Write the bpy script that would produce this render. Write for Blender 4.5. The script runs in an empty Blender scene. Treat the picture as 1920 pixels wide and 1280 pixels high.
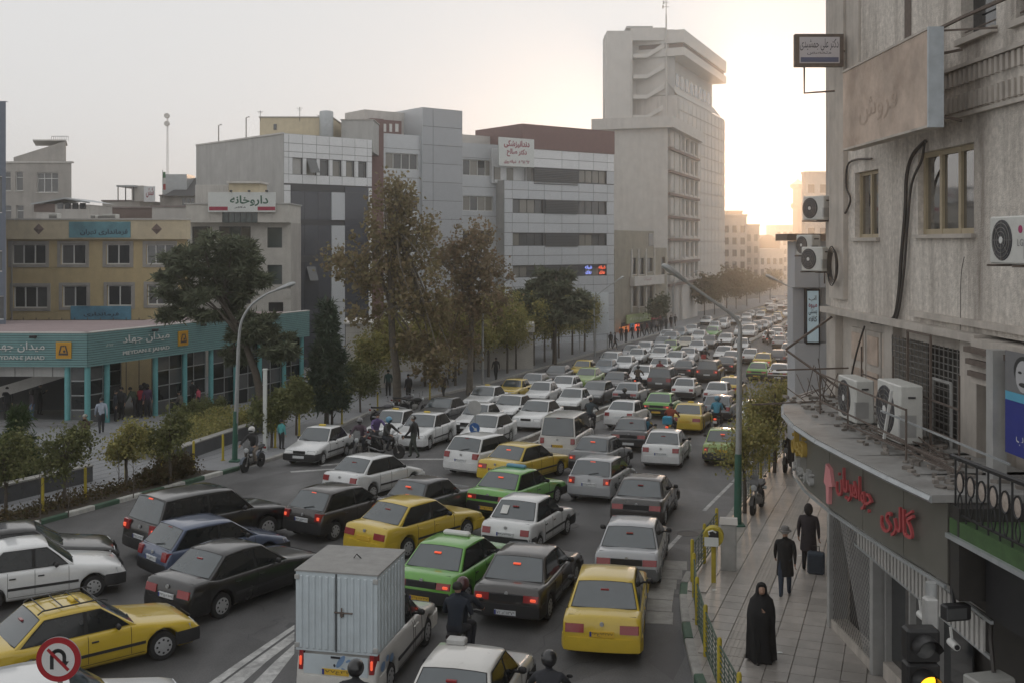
import bpy, math, random
import numpy as np
from mathutils import Vector, Matrix
from math import sin, cos, pi, radians, sqrt, atan2, floor
R = random.Random(7)
C = bpy.context.scene.collection
SC = bpy.context.scene

# ---------------------------------------------------------------- camera
F, HX, HY, CH = 2000.0, 960.0, 455.0, 8.5          # focal length in photo pixels, horizon row, eye height
cam = bpy.data.cameras.new('camera'); cam.sensor_width = 36; cam.lens = 36 * F / 1920
cam.shift_y = -(640 - HY) / 1920; cam.clip_end = 4000; cam.clip_start = .1
camo = bpy.data.objects.new('camera', cam); C.objects.link(camo)
camo.location = (0, 0, CH); camo.rotation_euler = (radians(90), 0, 0)
SC.camera = camo

# ---------------------------------------------------------------- sky and sun
SUN_AZ, SUN_EL = radians(10.7), radians(4.3)        # clockwise from +Y
W = bpy.data.worlds.new('World'); SC.world = W; W.use_nodes = True
nt = W.node_tree; nt.nodes.clear()
wo = nt.nodes.new('ShaderNodeOutputWorld'); bg = nt.nodes.new('ShaderNodeBackground')
sk = nt.nodes.new('ShaderNodeTexSky'); sk.sky_type = 'NISHITA'; sk.sun_disc = False
sk.sun_elevation = SUN_EL; sk.sun_rotation = SUN_AZ
sk.air_density = 1.0; sk.dust_density = 8.0; sk.ozone_density = 1.0; sk.altitude = 1200
hs = nt.nodes.new('ShaderNodeHueSaturation'); hs.inputs['Saturation'].default_value = .30
mx = nt.nodes.new('ShaderNodeMix'); mx.data_type = 'RGBA'; mx.inputs[0].default_value = .96
mx.inputs[7].default_value = (5.6, 5.65, 5.72, 1)  # even veil of city smog
nt.links.new(sk.outputs[0], hs.inputs['Color']); nt.links.new(hs.outputs[0], mx.inputs[6])
nt.links.new(mx.outputs[2], bg.inputs[0]); bg.inputs[1].default_value = .10
nt.links.new(bg.outputs[0], wo.inputs[0])
sl = bpy.data.lights.new('sun', 'SUN'); sl.energy = .5; sl.angle = radians(3); sl.color = (1, .64, .38)
so = bpy.data.objects.new('sun', sl); C.objects.link(so)
sd = Vector((sin(SUN_AZ) * cos(SUN_EL), cos(SUN_AZ) * cos(SUN_EL), sin(SUN_EL)))
so.rotation_euler = sd.to_track_quat('Z', 'Y').to_euler(); so.location = sd * 300
vs = SC.view_settings; vs.view_transform = 'Standard'; vs.look = 'None'; vs.gamma = 1; vs.exposure = 0.48; vs.use_curve_mapping = False
SC.render.engine = 'CYCLES'
SC.cycles.volume_bounces = 1; SC.cycles.max_bounces = 6; SC.cycles.diffuse_bounces = 3; SC.cycles.glossy_bounces = 3
SC.cycles.transparent_max_bounces = 6; SC.cycles.transmission_bounces = 3
SC.cycles.use_denoising = True

# ---------------------------------------------------------------- pixels and ground
GP = [(-50, 0), (26, 0), (33, -.15), (40, -.42), (55, -1.05), (65, -1.6), (80, -2.25), (100, -2.7), (130, -3.3), (180, -4.5), (243, -6.1), (400, -9.5), (700, -15)]
def gz(Y):
    for (a, za), (b, zb) in zip(GP, GP[1:]):
        if Y <= b:
            return za + (zb - za) * (Y - a) / (b - a)
    return GP[-1][1]
def G(px, py, off=0.0):                               # the ground point seen at a photo pixel
    k = (py - HY) / F; lo, hi = 5.0, 600.0
    for _ in range(50):
        m = (lo + hi) / 2
        if CH - k * m > gz(m) + off: lo = m
        else: hi = m
    return Vector(((px - HX) / F * lo, lo, gz(lo) + off))
def at(px, py, Y):
    return Vector(((px - HX) / F * Y, Y, CH - (py - HY) / F * Y))
def X(px, Y): return (px - HX) / F * Y
def Z(py, Y): return CH - (py - HY) / F * Y

# ---------------------------------------------------------------- mesh helpers
class MB:
    def __init__(s): s.v = []; s.f = []; s.m = []; s.mi = 0
    def add(s, vs, fs):
        n = len(s.v); s.v.extend(tuple(v) for v in vs)
        for f in fs: s.f.append(tuple(i + n for i in f)); s.m.append(s.mi)
        return s
    def quad(s, a, b, c, d): return s.add([a, b, c, d], [(0, 1, 2, 3)])
    def box(s, x0, x1, y0, y1, z0, z1):
        return s.add([(x0,y0,z0),(x1,y0,z0),(x1,y1,z0),(x0,y1,z0),(x0,y0,z1),(x1,y0,z1),(x1,y1,z1),(x0,y1,z1)],
                     [(0,3,2,1),(4,5,6,7),(0,1,5,4),(1,2,6,5),(2,3,7,6),(3,0,4,7)])
    def cbox(s, c, sx, sy, sz, rz=0.0, b=0.0):        # centred box, optionally turned, with chamfered edges
        hx, hy, hz = sx/2, sy/2, sz/2
        if b <= 0:
            vs = [(x*hx, y*hy, z*hz) for z in (-1,1) for x, y in ((-1,-1),(1,-1),(1,1),(-1,1))]
            fs = [(0,3,2,1),(4,5,6,7),(0,1,5,4),(1,2,6,5),(2,3,7,6),(3,0,4,7)]
        else:
            vs = []; b = min(b, hx*.9, hy*.9, hz*.9)
            for z, e in ((-hz, b), (-hz+b, 0), (hz-b, 0), (hz, b)):
                ax, ay = hx - e, hy - e; k = b if e == 0 else b*.5
                vs += [(-ax+k,-ay,z),(ax-k,-ay,z),(ax,-ay+k,z),(ax,ay-k,z),(ax-k,ay,z),(-ax+k,ay,z),(-ax,ay-k,z),(-ax,-ay+k,z)]
            fs = [tuple(range(7,-1,-1)), tuple(range(24,32))]
            for r in range(3):
                for i in range(8):
                    j = (i+1) % 8; fs.append((r*8+i, r*8+j, r*8+8+j, r*8+8+i))
        ca, sa = cos(rz), sin(rz)
        return s.add([(c[0]+x*ca-y*sa, c[1]+x*sa+y*ca, c[2]+z) for x, y, z in vs], fs)
    def prism(s, poly, z0, z1, top=True, bot=True):    # poly counter-clockwise in xy
        n = len(poly); a0 = z0 if callable(z0) else (lambda p: z0); a1 = z1 if callable(z1) else (lambda p: z1)
        vs = [(p[0], p[1], a0(p)) for p in poly] + [(p[0], p[1], a1(p)) for p in poly]
        fs = [(i, (i+1) % n, n+(i+1) % n, n+i) for i in range(n)]
        if top: fs.append(tuple(range(n, 2*n)))
        if bot: fs.append(tuple(range(n-1, -1, -1)))
        return s.add(vs, fs)
    def tube(s, pts, r, n=6, cap=True):                # r: number or list
        pts = [Vector(p) for p in pts]; m = len(pts); rs = r if isinstance(r, (list, tuple)) else [r]*m
        vs = []; fs = []; up = Vector((0, 0, 1)); prev = None
        for i, p in enumerate(pts):
            t = (pts[min(i+1, m-1)] - pts[max(i-1, 0)])
            t = t.normalized() if t.length > 1e-9 else Vector((0, 0, 1))
            if prev is None:
                a = t.orthogonal().normalized()
            else:
                a = prev - t * prev.dot(t); a = a.normalized() if a.length > 1e-6 else t.orthogonal().normalized()
            prev = a; b = t.cross(a)
            for k in range(n):
                q = p + (a*cos(2*pi*k/n) + b*sin(2*pi*k/n)) * rs[i]; vs.append(q)
        for i in range(m-1):
            for k in range(n):
                fs.append((i*n+k, i*n+(k+1) % n, (i+1)*n+(k+1) % n, (i+1)*n+k))
        if cap: fs += [tuple(range(n-1, -1, -1)), tuple(range((m-1)*n, m*n))]
        return s.add(vs, fs)
    def lathe(s, prof, n=16, axis='z', c=(0, 0, 0)):   # prof: (radius, height) list
        vs = []; fs = []
        for r, h in prof:
            for k in range(n):
                a = 2*pi*k/n; u, w = r*cos(a), r*sin(a)
                p = (u, w, h) if axis == 'z' else ((h, u, w) if axis == 'x' else (w, h, u))
                vs.append((p[0]+c[0], p[1]+c[1], p[2]+c[2]))
        for i in range(len(prof)-1):
            for k in range(n):
                fs.append((i*n+k, i*n+(k+1) % n, (i+1)*n+(k+1) % n, (i+1)*n+k))
        fs.append(tuple(range(n-1, -1, -1))); fs.append(tuple(range((len(prof)-1)*n, len(prof)*n)))
        return s.add(vs, fs)
    def loft(s, rings, cap=True, closed=True):
        n = len(rings[0]); vs = [p for r in rings for p in r]; fs = []
        for i in range(len(rings)-1):
            for k in range(n if closed else n-1):
                fs.append((i*n+k, i*n+(k+1) % n, (i+1)*n+(k+1) % n, (i+1)*n+k))
        if cap and closed: fs += [tuple(range(n-1, -1, -1)), tuple(range((len(rings)-1)*n, len(rings)*n))]
        return s.add(vs, fs)
    def mesh(s, name, mats, smooth=None, off=None):
        me = bpy.data.meshes.new(name)
        v = s.v if off is None else [(a-off[0], b-off[1], c-off[2]) for a, b, c in s.v]
        me.from_pydata(v, [], s.f)
        for m in (mats if isinstance(mats, (list, tuple)) else [mats]): me.materials.append(m)
        if any(s.m): me.polygons.foreach_set('material_index', s.m)
        if smooth is not None:
            me.polygons.foreach_set('use_smooth', [True]*len(s.f))
            try: me.set_sharp_from_angle(angle=radians(smooth))
            except Exception: pass
        me.update(); return me
def link(name, me, parent=None, loc=None, rz=None):
    o = bpy.data.objects.new(name, me); C.objects.link(o)
    if parent is not None: o.parent = parent
    if loc is not None: o.location = loc
    if rz is not None: o.rotation_euler = (0, 0, rz)
    return o
def wloc(o):
    v = Vector(o.location)
    if o.parent: v = v + wloc(o.parent)
    return v
def obj(name, mb, mats, parent=None, smooth=None, world=False):   # world: the coordinates are world ones (unrotated parents)
    return link(name, mb.mesh(name, mats, smooth, wloc(parent) if (world and parent is not None) else None), parent)
def tag(o, label=None, cat=None, group=None, kind=None):
    if label: o['label'] = label
    if cat: o['category'] = cat
    if group: o['group'] = group
    if kind: o['kind'] = kind
    return o
def thing(name, label, cat, loc=(0, 0, 0), rz=0.0, group=None):
    o = bpy.data.objects.new(name, None); C.objects.link(o); o.empty_display_size = .2
    o.location = loc; o.rotation_euler = (0, 0, rz)
    return tag(o, label, cat, group, 'thing')
KIDS = {}
def kids(o): return list(o.children)
def copy_tree(o, parent=None, depth=0):
    c = o.copy(); C.objects.link(c); c.parent = parent
    for ch in kids(o): copy_tree(ch, c, depth+1)
    return c

# ---------------------------------------------------------------- materials
MATS = {}
def lin(*c):                                          # sRGB 0-255 to linear
    return tuple((x/255/12.92 if x/255 <= .04045 else ((x/255+.055)/1.055)**2.4) for x in c)
def mat(name, col=(.5,.5,.5), rough=.6, metal=0.0, var=.12, scale=4.0, bump=0.0, bscale=60.0, coat=0.0, spec=.5, ior=1.5,
        dust=0.0, coat_ior=1.5, stain=0.0, stain_col=(.05,.045,.04), streak=False, emit=None, estr=0.0, objcol=False, island=0.0, trans=0.0, col2=None, stretch=None):
    if name in MATS: return MATS[name]
    m = bpy.data.materials.new(name); m.use_nodes = True; t = m.node_tree; N = t.nodes; L = t.links
    b = N['Principled BSDF']
    b.inputs['Roughness'].default_value = rough; b.inputs['Metallic'].default_value = metal
    b.inputs['Specular IOR Level'].default_value = spec; b.inputs['IOR'].default_value = ior
    b.inputs['Coat Weight'].default_value = coat; b.inputs['Coat Roughness'].default_value = .08
    tc = N.new('ShaderNodeTexCoord'); geo = N.new('ShaderNodeNewGeometry')
    src = None
    if objcol:
        oi = N.new('ShaderNodeObjectInfo'); src = oi.outputs['Color']
    else:
        rgb = N.new('ShaderNodeRGB'); rgb.outputs[0].default_value = (*col, 1); src = rgb.outputs[0]
    if col2 is not None:
        rp = N.new('ShaderNodeMix'); rp.data_type = 'RGBA'; L.new(geo.outputs['Random Per Island'], rp.inputs[0])
        L.new(src, rp.inputs[6]); rp.inputs[7].default_value = (*col2, 1); src = rp.outputs[2]
    if var > 0:
        nz = N.new('ShaderNodeTexNoise'); nz.inputs['Scale'].default_value = scale; nz.inputs['Detail'].default_value = 6; nz.inputs['Roughness'].default_value = .65
        if stretch:
            mp = N.new('ShaderNodeMapping'); mp.inputs['Scale'].default_value = stretch; L.new(geo.outputs['Position'], mp.inputs[0]); L.new(mp.outputs[0], nz.inputs['Vector'])
        else: L.new(geo.outputs['Position'], nz.inputs['Vector'])
        mr = N.new('ShaderNodeMapRange'); mr.inputs[1].default_value = .25; mr.inputs[2].default_value = .75
        mr.inputs[3].default_value = 1-var; mr.inputs[4].default_value = 1+var; L.new(nz.outputs['Fac'], mr.inputs[0])
        mu = N.new('ShaderNodeVectorMath'); mu.operation = 'SCALE'; L.new(src, mu.inputs[0]); L.new(mr.outputs[0], mu.inputs['Scale']); src = mu.outputs[0]
        ro = N.new('ShaderNodeMapRange'); ro.inputs[3].default_value = max(0, rough-.08); ro.inputs[4].default_value = min(1, rough+.08); L.new(nz.outputs['Fac'], ro.inputs[0]); L.new(ro.outputs[0], b.inputs['Roughness'])
    if island > 0:
        mr = N.new('ShaderNodeMapRange'); mr.inputs[3].default_value = 1-island; mr.inputs[4].default_value = 1+island; L.new(geo.outputs['Random Per Island'], mr.inputs[0])
        oi2 = N.new('ShaderNodeObjectInfo'); mr2 = N.new('ShaderNodeMapRange'); mr2.inputs[3].default_value = 1-island*.8; mr2.inputs[4].default_value = 1+island*.8; L.new(oi2.outputs['Random'], mr2.inputs[0])
        mm = N.new('ShaderNodeMath'); mm.operation = 'MULTIPLY'; L.new(mr.outputs[0], mm.inputs[0]); L.new(mr2.outputs[0], mm.inputs[1])
        mu = N.new('ShaderNodeVectorMath'); mu.operation = 'SCALE'; L.new(src, mu.inputs[0]); L.new(mm.outputs[0], mu.inputs['Scale']); src = mu.outputs[0]
    if stain > 0:
        nz = N.new('ShaderNodeTexNoise'); nz.inputs['Scale'].default_value = 1.0; nz.inputs['Detail'].default_value = 8; nz.inputs['Roughness'].default_value = .7
        mp = N.new('ShaderNodeMapping'); mp.inputs['Scale'].default_value = (1.6, 1.6, .16) if streak else (.9, .9, .9)
        L.new(geo.outputs['Position'], mp.inputs[0]); L.new(mp.outputs[0], nz.inputs['Vector'])
        mr = N.new('ShaderNodeMapRange'); mr.inputs[1].default_value = .46; mr.inputs[2].default_value = .72; mr.inputs[4].default_value = stain; L.new(nz.outputs['Fac'], mr.inputs[0])
        ms = N.new('ShaderNodeMix'); ms.data_type = 'RGBA'; L.new(mr.outputs[0], ms.inputs[0]); L.new(src, ms.inputs[6]); ms.inputs[7].default_value = (*stain_col, 1); src = ms.outputs[2]
    b.inputs['Coat IOR'].default_value = coat_ior
    if dust > 0:                                       # road film on the sills and a thin uneven layer elsewhere
        sp = N.new('ShaderNodeSeparateXYZ'); L.new(tc.outputs['Object'], sp.inputs[0]); nz = N.new('ShaderNodeTexNoise'); nz.inputs['Scale'].default_value = 3.0; nz.inputs['Detail'].default_value = 6; L.new(geo.outputs['Position'], nz.inputs['Vector'])
        m1 = N.new('ShaderNodeMapRange'); m1.inputs[1].default_value = .2; m1.inputs[2].default_value = .75; m1.inputs[3].default_value = dust*1.6; m1.inputs[4].default_value = dust*.45; L.new(sp.outputs[2], m1.inputs[0])
        m2 = N.new('ShaderNodeMath'); m2.operation = 'MULTIPLY'; L.new(m1.outputs[0], m2.inputs[0]); L.new(nz.outputs['Fac'], m2.inputs[1])
        ms = N.new('ShaderNodeMix'); ms.data_type = 'RGBA'; L.new(m2.outputs[0], ms.inputs[0]); L.new(src, ms.inputs[6]); ms.inputs[7].default_value = (.22,.205,.185,1); src = ms.outputs[2]
    L.new(src, b.inputs['Base Color'])
    if bump > 0:
        nb = N.new('ShaderNodeTexNoise'); nb.inputs['Scale'].default_value = bscale; nb.inputs['Detail'].default_value = 5; L.new(geo.outputs['Position'], nb.inputs['Vector'])
        bp = N.new('ShaderNodeBump'); bp.inputs['Strength'].default_value = bump; bp.inputs['Distance'].default_value = .02; L.new(nb.outputs['Fac'], bp.inputs['Height']); L.new(bp.outputs[0], b.inputs['Normal'])
    if emit is not None:
        b.inputs['Emission Color'].default_value = (*emit, 1); b.inputs['Emission Strength'].default_value = estr
    if trans > 0:
        out = N['Material Output']; tr = N.new('ShaderNodeBsdfTranslucent'); L.new(src, tr.inputs[0]); ad = N.new('ShaderNodeMixShader'); ad.inputs[0].default_value = trans
        L.new(b.outputs[0], ad.inputs[1]); L.new(tr.outputs[0], ad.inputs[2]); L.new(ad.outputs[0], out.inputs[0])
    MATS[name] = m; return m

# ---------------------------------------------------------------- Persian lettering (joined forms, right to left)
_AR = {'ا':'FE8D FE8E','آ':'FE81 FE82','ب':'FE8F FE90 FE91 FE92','پ':'FB56 FB57 FB58 FB59','ت':'FE95 FE96 FE97 FE98','ج':'FE9D FE9E FE9F FEA0','ح':'FEA1 FEA2 FEA3 FEA4',
 'خ':'FEA5 FEA6 FEA7 FEA8','د':'FEA9 FEAA','ر':'FEAD FEAE','ز':'FEAF FEB0','س':'FEB1 FEB2 FEB3 FEB4','ش':'FEB5 FEB6 FEB7 FEB8','ص':'FEB9 FEBA FEBB FEBC','ع':'FEC9 FECA FECB FECC',
 'ف':'FED1 FED2 FED3 FED4','ک':'FB8E FB8F FB90 FB91','گ':'FB92 FB93 FB94 FB95','ل':'FEDD FEDE FEDF FEE0','م':'FEE1 FEE2 FEE3 FEE4','ن':'FEE5 FEE6 FEE7 FEE8','و':'FEED FEEE',
 'ه':'FEE9 FEEA FEEB FEEC','ی':'FBFC FBFD FBFE FBFF','ق':'FED5 FED6 FED7 FED8'}
_AR = {k: [chr(int(x, 16)) for x in v.split()] for k, v in _AR.items()}
def fa(s):
    out = []
    for i, c in enumerate(s):
        if c not in _AR: out.append(c); continue
        pj = i > 0 and s[i-1] in _AR and len(_AR[s[i-1]]) == 4
        nj = i+1 < len(s) and s[i+1] in _AR and len(_AR[c]) == 4
        f = _AR[c]; out.append(f[3] if pj and nj else f[1] if pj else f[2] if nj else f[0])
    r = ''.join(out)[::-1]
    return r
def text_mesh(body, height, width=None, extrude=.0, bold=0.0):   # centred flat lettering in the local xz plane, facing -y
    cu = bpy.data.curves.new('lettering', 'FONT'); cu.body = body; cu.size = 1; cu.align_x = 'CENTER'; cu.resolution_u = 2
    cu.extrude = extrude; cu.offset = bold
    o = bpy.data.objects.new('lettering', cu); C.objects.link(o)
    dg = bpy.context.evaluated_depsgraph_get(); dg.update()
    me = bpy.data.meshes.new_from_object(o.evaluated_get(dg)); bpy.data.objects.remove(o); bpy.data.curves.remove(cu)
    n = len(me.vertices)
    if n == 0: return MB()
    co = np.zeros(n*3); me.vertices.foreach_get('co', co); co = co.reshape(-1, 3)
    mn, mxx = co.min(0), co.max(0); c = (mn+mxx)/2; sz = mxx-mn
    k = height/max(sz[1], 1e-6); kx = (width/max(sz[0], 1e-6)) if width else k
    mb = MB(); mb.v = [((p[0]-c[0])*kx, -(p[2]-c[2]), (p[1]-c[1])*k) for p in co]
    mb.f = [tuple(p.vertices) for p in me.polygons]; mb.m = [0]*len(mb.f)
    bpy.data.meshes.remove(me); return mb
def text_on(name, body, m, parent, centre, u, height, width=None, off=.012, ext=0.0, bold=0.0, n=None):
    # centre: world point on the surface, u: unit horizontal direction the text's own x runs along (left to right for the reader)
    mb = text_mesh(body, height, width, ext, bold); u = Vector(u).normalized(); up = Vector((0, 0, 1)) if n is None else None
    nrm = Vector((u.y, -u.x, 0)); c = Vector(centre) + nrm*off; o2 = MB()
    o2.v = [tuple(c + u*p[0] + nrm*(-p[1]) + Vector((0, 0, 1))*p[2]) for p in mb.v]; o2.f = mb.f; o2.m = mb.m
    return obj(name, o2, m, parent, world=True)

# ---------------------------------------------------------------- facades
class Plane:                                          # a vertical plane through p along d (d runs left to right seen from the street)
    def __init__(s, p, d):
        s.p = Vector((p[0], p[1], 0)); s.d = Vector((d[0], d[1], 0)).normalized(); s.n = Vector((s.d.y, -s.d.x, 0))
    def uv(s, px, py):
        r = Vector(((px-HX)/F, 1, 0)); den = r.x*s.n.x + r.y*s.n.y; t = (s.p.x*s.n.x + s.p.y*s.n.y)/den
        q = r*t; return (q - s.p).dot(s.d), CH - (py-HY)/F*t
    def u(s, px): return s.uv(px, HY)[0]
    def w(s, u, z, out=0.0):
        q = s.p + s.d*u + s.n*out; return (q.x, q.y, z)
    def box(s, mb, u0, u1, z0, z1, d0, d1):           # d: distance outward from the plane
        c = [s.w(u0,z0,d1), s.w(u1,z0,d1), s.w(u1,z0,d0), s.w(u0,z0,d0), s.w(u0,z1,d1), s.w(u1,z1,d1), s.w(u1,z1,d0), s.w(u0,z1,d0)]
        return mb.add(c, [(0,3,2,1),(4,5,6,7),(0,1,5,4),(1,2,6,5),(2,3,7,6),(3,0,4,7)])
def wall(root, pl, u0, u1, z0, z1, holes, m, depth=.22, name='wall', reveal=None):
    us = sorted(set([u0, u1] + [x for h in holes for x in (h[0], h[1])])); zs = sorted(set([z0, z1] + [x for h in holes for x in (h[2], h[3])]))
    us = [a for a in us if u0-1e-6 <= a <= u1+1e-6]; zs = [a for a in zs if z0-1e-6 <= a <= z1+1e-6]
    mb = MB()
    for a, b in zip(us, us[1:]):
        for c, d in zip(zs, zs[1:]):
            cu, cz = (a+b)/2, (c+d)/2
            if any(h[0] < cu < h[1] and h[2] < cz < h[3] for h in holes): continue
            mb.quad(pl.w(a,c), pl.w(b,c), pl.w(b,d), pl.w(a,d))
    for a, b, c, d in holes:
        e = -depth
        mb.quad(pl.w(a,c), pl.w(a,d), pl.w(a,d,e), pl.w(a,c,e)); mb.quad(pl.w(b,c,e), pl.w(b,d,e), pl.w(b,d), pl.w(b,c))
        mb.quad(pl.w(a,c), pl.w(a,c,e), pl.w(b,c,e), pl.w(b,c)); mb.quad(pl.w(a,d,e), pl.w(a,d), pl.w(b,d), pl.w(b,d,e))
    return obj(name, mb, m, root, world=True)
def window(root, pl, h, nx=2, nz=1, fm=None, gm=None, depth=.22, fw=.06, label=None, transom=None, sill=None):
    a, b, c, d = h; mb = MB(); e0, e1 = -depth-.02, -depth+.06
    bars = [a + (b-a)*i/nx for i in range(nx+1)]; rows = [c, d] if transom is None else [c, c+(d-c)*transom, d]
    if nz > 1: rows = [c + (d-c)*i/nz for i in range(nz+1)]
    for i, x in enumerate(bars):
        x0 = x if i == 0 else x-fw/2 if i < nx else x-fw
        pl.box(mb, x0, x0+fw, c, d, e0, e1)
    for i, z in enumerate(rows):
        z0 = z if i == 0 else z-fw/2 if i < len(rows)-1 else z-fw
        pl.box(mb, a+fw, b-fw, z0, z0+fw, e0, e1-.006)
    w = obj('window', mb, fm, root, world=True)
    for i in range(nx):
        for r0, r1 in zip(rows, rows[1:]):
            g = MB(); pl.box(g, bars[i]+fw*.3, bars[i+1]-fw*.3, r0+fw*.3, r1-fw*.3, -depth-.012, -depth+.012)
            obj('pane', g, gm if not isinstance(gm, list) else R.choice(gm), w, world=True)
    if sill:
        g = MB(); pl.box(g, a-.08, b+.08, c-.07, c-.003, -depth+.05, .08); obj('sill', g, sill, w, world=True)
    return w
def holes_px(pl, rects):
    out = []
    for x0, x1, y0, y1 in rects:
        u0 = pl.u(x0); u1 = pl.u(x1); z1 = pl.uv((x0+x1)/2, y0)[1]; z0 = pl.uv((x0+x1)/2, y1)[1]; out.append((u0, u1, z0, z1))
    return out
def ccw(poly):
    a = sum(p[0]*q[1]-q[0]*p[1] for p, q in zip(poly, poly[1:]+poly[:1]))
    return poly if a > 0 else poly[::-1]
# ================================================================ ground, road, kerbs, pavements
def interp(pts, Y):
    for (a, xa), (b, xb) in zip(pts, pts[1:]):
        if Y <= b: return xa + (xb-xa)*(Y-a)/(b-a)
    return pts[-1][1]
XLP = [(5,-26),(18,-20.2),(31.2,-15.0),(41,-11.3),(45.6,-9.7),(54,-9.0),(62,-8.2),(64,-8.0),(700,-8+.36*636)]
XRP = [(5,3.75),(14,3.6),(20.6,3.5),(23.4,3.72),(26.4,4.12),(64,4.12+.37*37.6),(700,4.12+.37*37.6+.36*636)]
xl = lambda Y: interp(XLP, Y); xr = lambda Y: interp(XRP, Y); xm = lambda Y: -.1+.355*(Y-47.5)
def strip(fl, fr, y0, y1, off, step=None, extra=()):
    ys = {y0, y1} | {g for g, _ in GP if y0 < g < y1} | {y for y in extra if y0 < y < y1}
    if step:
        y = y0
        while y < y1: ys.add(y); y += step
    ys = sorted(ys); mb = MB()
    for a, b in zip(ys, ys[1:]):
        mb.quad((fl(a), a, gz(a)+off), (fr(a), a, gz(a)+off), (fr(b), b, gz(b)+off), (fl(b), b, gz(b)+off))
    return mb
m_ground = mat('city_ground', (.22,.215,.20), .9, var=.3, scale=.3)
m_asph = mat('asphalt', (.108,.107,.108), .70, var=.28, scale=.55, bump=.35, bscale=90, stain=.45, stain_col=(.062,.061,.06))
_n = m_asph.node_tree.nodes; _l = m_asph.node_tree.links; _b = _n['Principled BSDF']; _s = _b.inputs['Base Color'].links[0].from_socket
_g = _n.new('ShaderNodeNewGeometry'); _mp = _n.new('ShaderNodeMapping'); _mp.inputs['Rotation'].default_value = (0, 0, math.atan(.36)); _mp.inputs['Scale'].default_value = (.55, .035, 1); _l.new(_g.outputs['Position'], _mp.inputs[0])
_tr = _n.new('ShaderNodeTexNoise'); _tr.inputs['Scale'].default_value = 1; _tr.inputs['Detail'].default_value = 3; _l.new(_mp.outputs[0], _tr.inputs['Vector'])
_vo = _n.new('ShaderNodeTexVoronoi'); _vo.inputs['Scale'].default_value = .16; _l.new(_g.outputs['Position'], _vo.inputs['Vector'])
_m1 = _n.new('ShaderNodeMapRange'); _m1.inputs[1].default_value = .3; _m1.inputs[2].default_value = .7; _m1.inputs[3].default_value = .62; _m1.inputs[4].default_value = 1.36; _l.new(_tr.outputs['Fac'], _m1.inputs[0])
_sp = _n.new('ShaderNodeSeparateColor'); _l.new(_vo.outputs['Color'], _sp.inputs[0]); _m2 = _n.new('ShaderNodeMapRange'); _m2.inputs[3].default_value = .78; _m2.inputs[4].default_value = 1.22; _l.new(_sp.outputs[0], _m2.inputs[0])
_gr = _n.new('ShaderNodeTexNoise'); _gr.inputs['Scale'].default_value = 28; _gr.inputs['Detail'].default_value = 4; _l.new(_g.outputs['Position'], _gr.inputs['Vector']); _m3 = _n.new('ShaderNodeMapRange'); _m3.inputs[1].default_value = .3; _m3.inputs[2].default_value = .7; _m3.inputs[3].default_value = .8; _m3.inputs[4].default_value = 1.2; _l.new(_gr.outputs['Fac'], _m3.inputs[0])
_a = _n.new('ShaderNodeMath'); _a.operation = 'MULTIPLY'; _l.new(_m1.outputs[0], _a.inputs[0]); _l.new(_m2.outputs[0], _a.inputs[1]); _a2 = _n.new('ShaderNodeMath'); _a2.operation = 'MULTIPLY'; _l.new(_a.outputs[0], _a2.inputs[0]); _l.new(_m3.outputs[0], _a2.inputs[1])
_mu = _n.new('ShaderNodeVectorMath'); _mu.operation = 'SCALE'; _l.new(_s, _mu.inputs[0]); _l.new(_a2.outputs[0], _mu.inputs['Scale']); _l.new(_mu.outputs[0], _b.inputs['Base Color'])
m_pave = mat('left_paving', (.225,.23,.24), .75, var=.15, scale=1.2, bump=.1)
m_slab = mat('slab_bed', (.32,.295,.27), .42, var=.2, scale=2)
_n = m_slab.node_tree.nodes; _l = m_slab.node_tree.links; _b = _n['Principled BSDF']; _s = _b.inputs['Base Color'].links[0].from_socket
_g = _n.new('ShaderNodeNewGeometry'); _mp = _n.new('ShaderNodeMapping'); _mp.inputs['Rotation'].default_value = (0, 0, math.atan(.37)); _l.new(_g.outputs['Position'], _mp.inputs[0])
_br = _n.new('ShaderNodeTexBrick'); _br.offset = 0; _br.inputs['Scale'].default_value = 1; _br.inputs['Brick Width'].default_value = .47; _br.inputs['Row Height'].default_value = .47; _br.inputs['Mortar Size'].default_value = .008
_br.inputs['Color1'].default_value = (1.1,1.1,1.1,1); _br.inputs['Color2'].default_value = (.85,.85,.85,1); _br.inputs['Mortar'].default_value = (.4,.4,.4,1); _l.new(_mp.outputs[0], _br.inputs['Vector'])
_mu = _n.new('ShaderNodeVectorMath'); _mu.operation = 'MULTIPLY'; _l.new(_s, _mu.inputs[0]); _l.new(_br.outputs['Color'], _mu.inputs[1]); _l.new(_mu.outputs[0], _b.inputs['Base Color'])
m_tile = mat('paving_tile', (.33,.305,.28), .36, var=.22, scale=2.2, island=.16, stain=.35, stain_col=(.20,.185,.17))
m_tact = mat('tactile_tile', (.34,.31,.275), .5, var=.15, scale=3, island=.1)
m_kw = mat('kerb_white', (.50,.50,.47), .8, var=.25, scale=5, stain=.5, stain_col=(.16,.15,.14))
m_kg = mat('kerb_green', (.045,.10,.062), .7, var=.3, scale=5, stain=.35, stain_col=(.14,.14,.13))
m_kc = mat('kerb_concrete', (.33,.32,.30), .85, var=.25, scale=4, stain=.3)
m_white = mat('road_paint', (.44,.44,.43), .75, var=.4, scale=6, stain=.95, stain_col=(.10,.10,.10))
m_soil = mat('soil', (.055,.043,.032), .95, var=.4, scale=5, bump=.8, bscale=12)
m_granite = mat('dark_granite', (.075,.078,.085), .55, var=.25, scale=6)
m_conc = mat('pale_concrete', (.42,.40,.37), .85, var=.2, scale=3)

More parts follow.
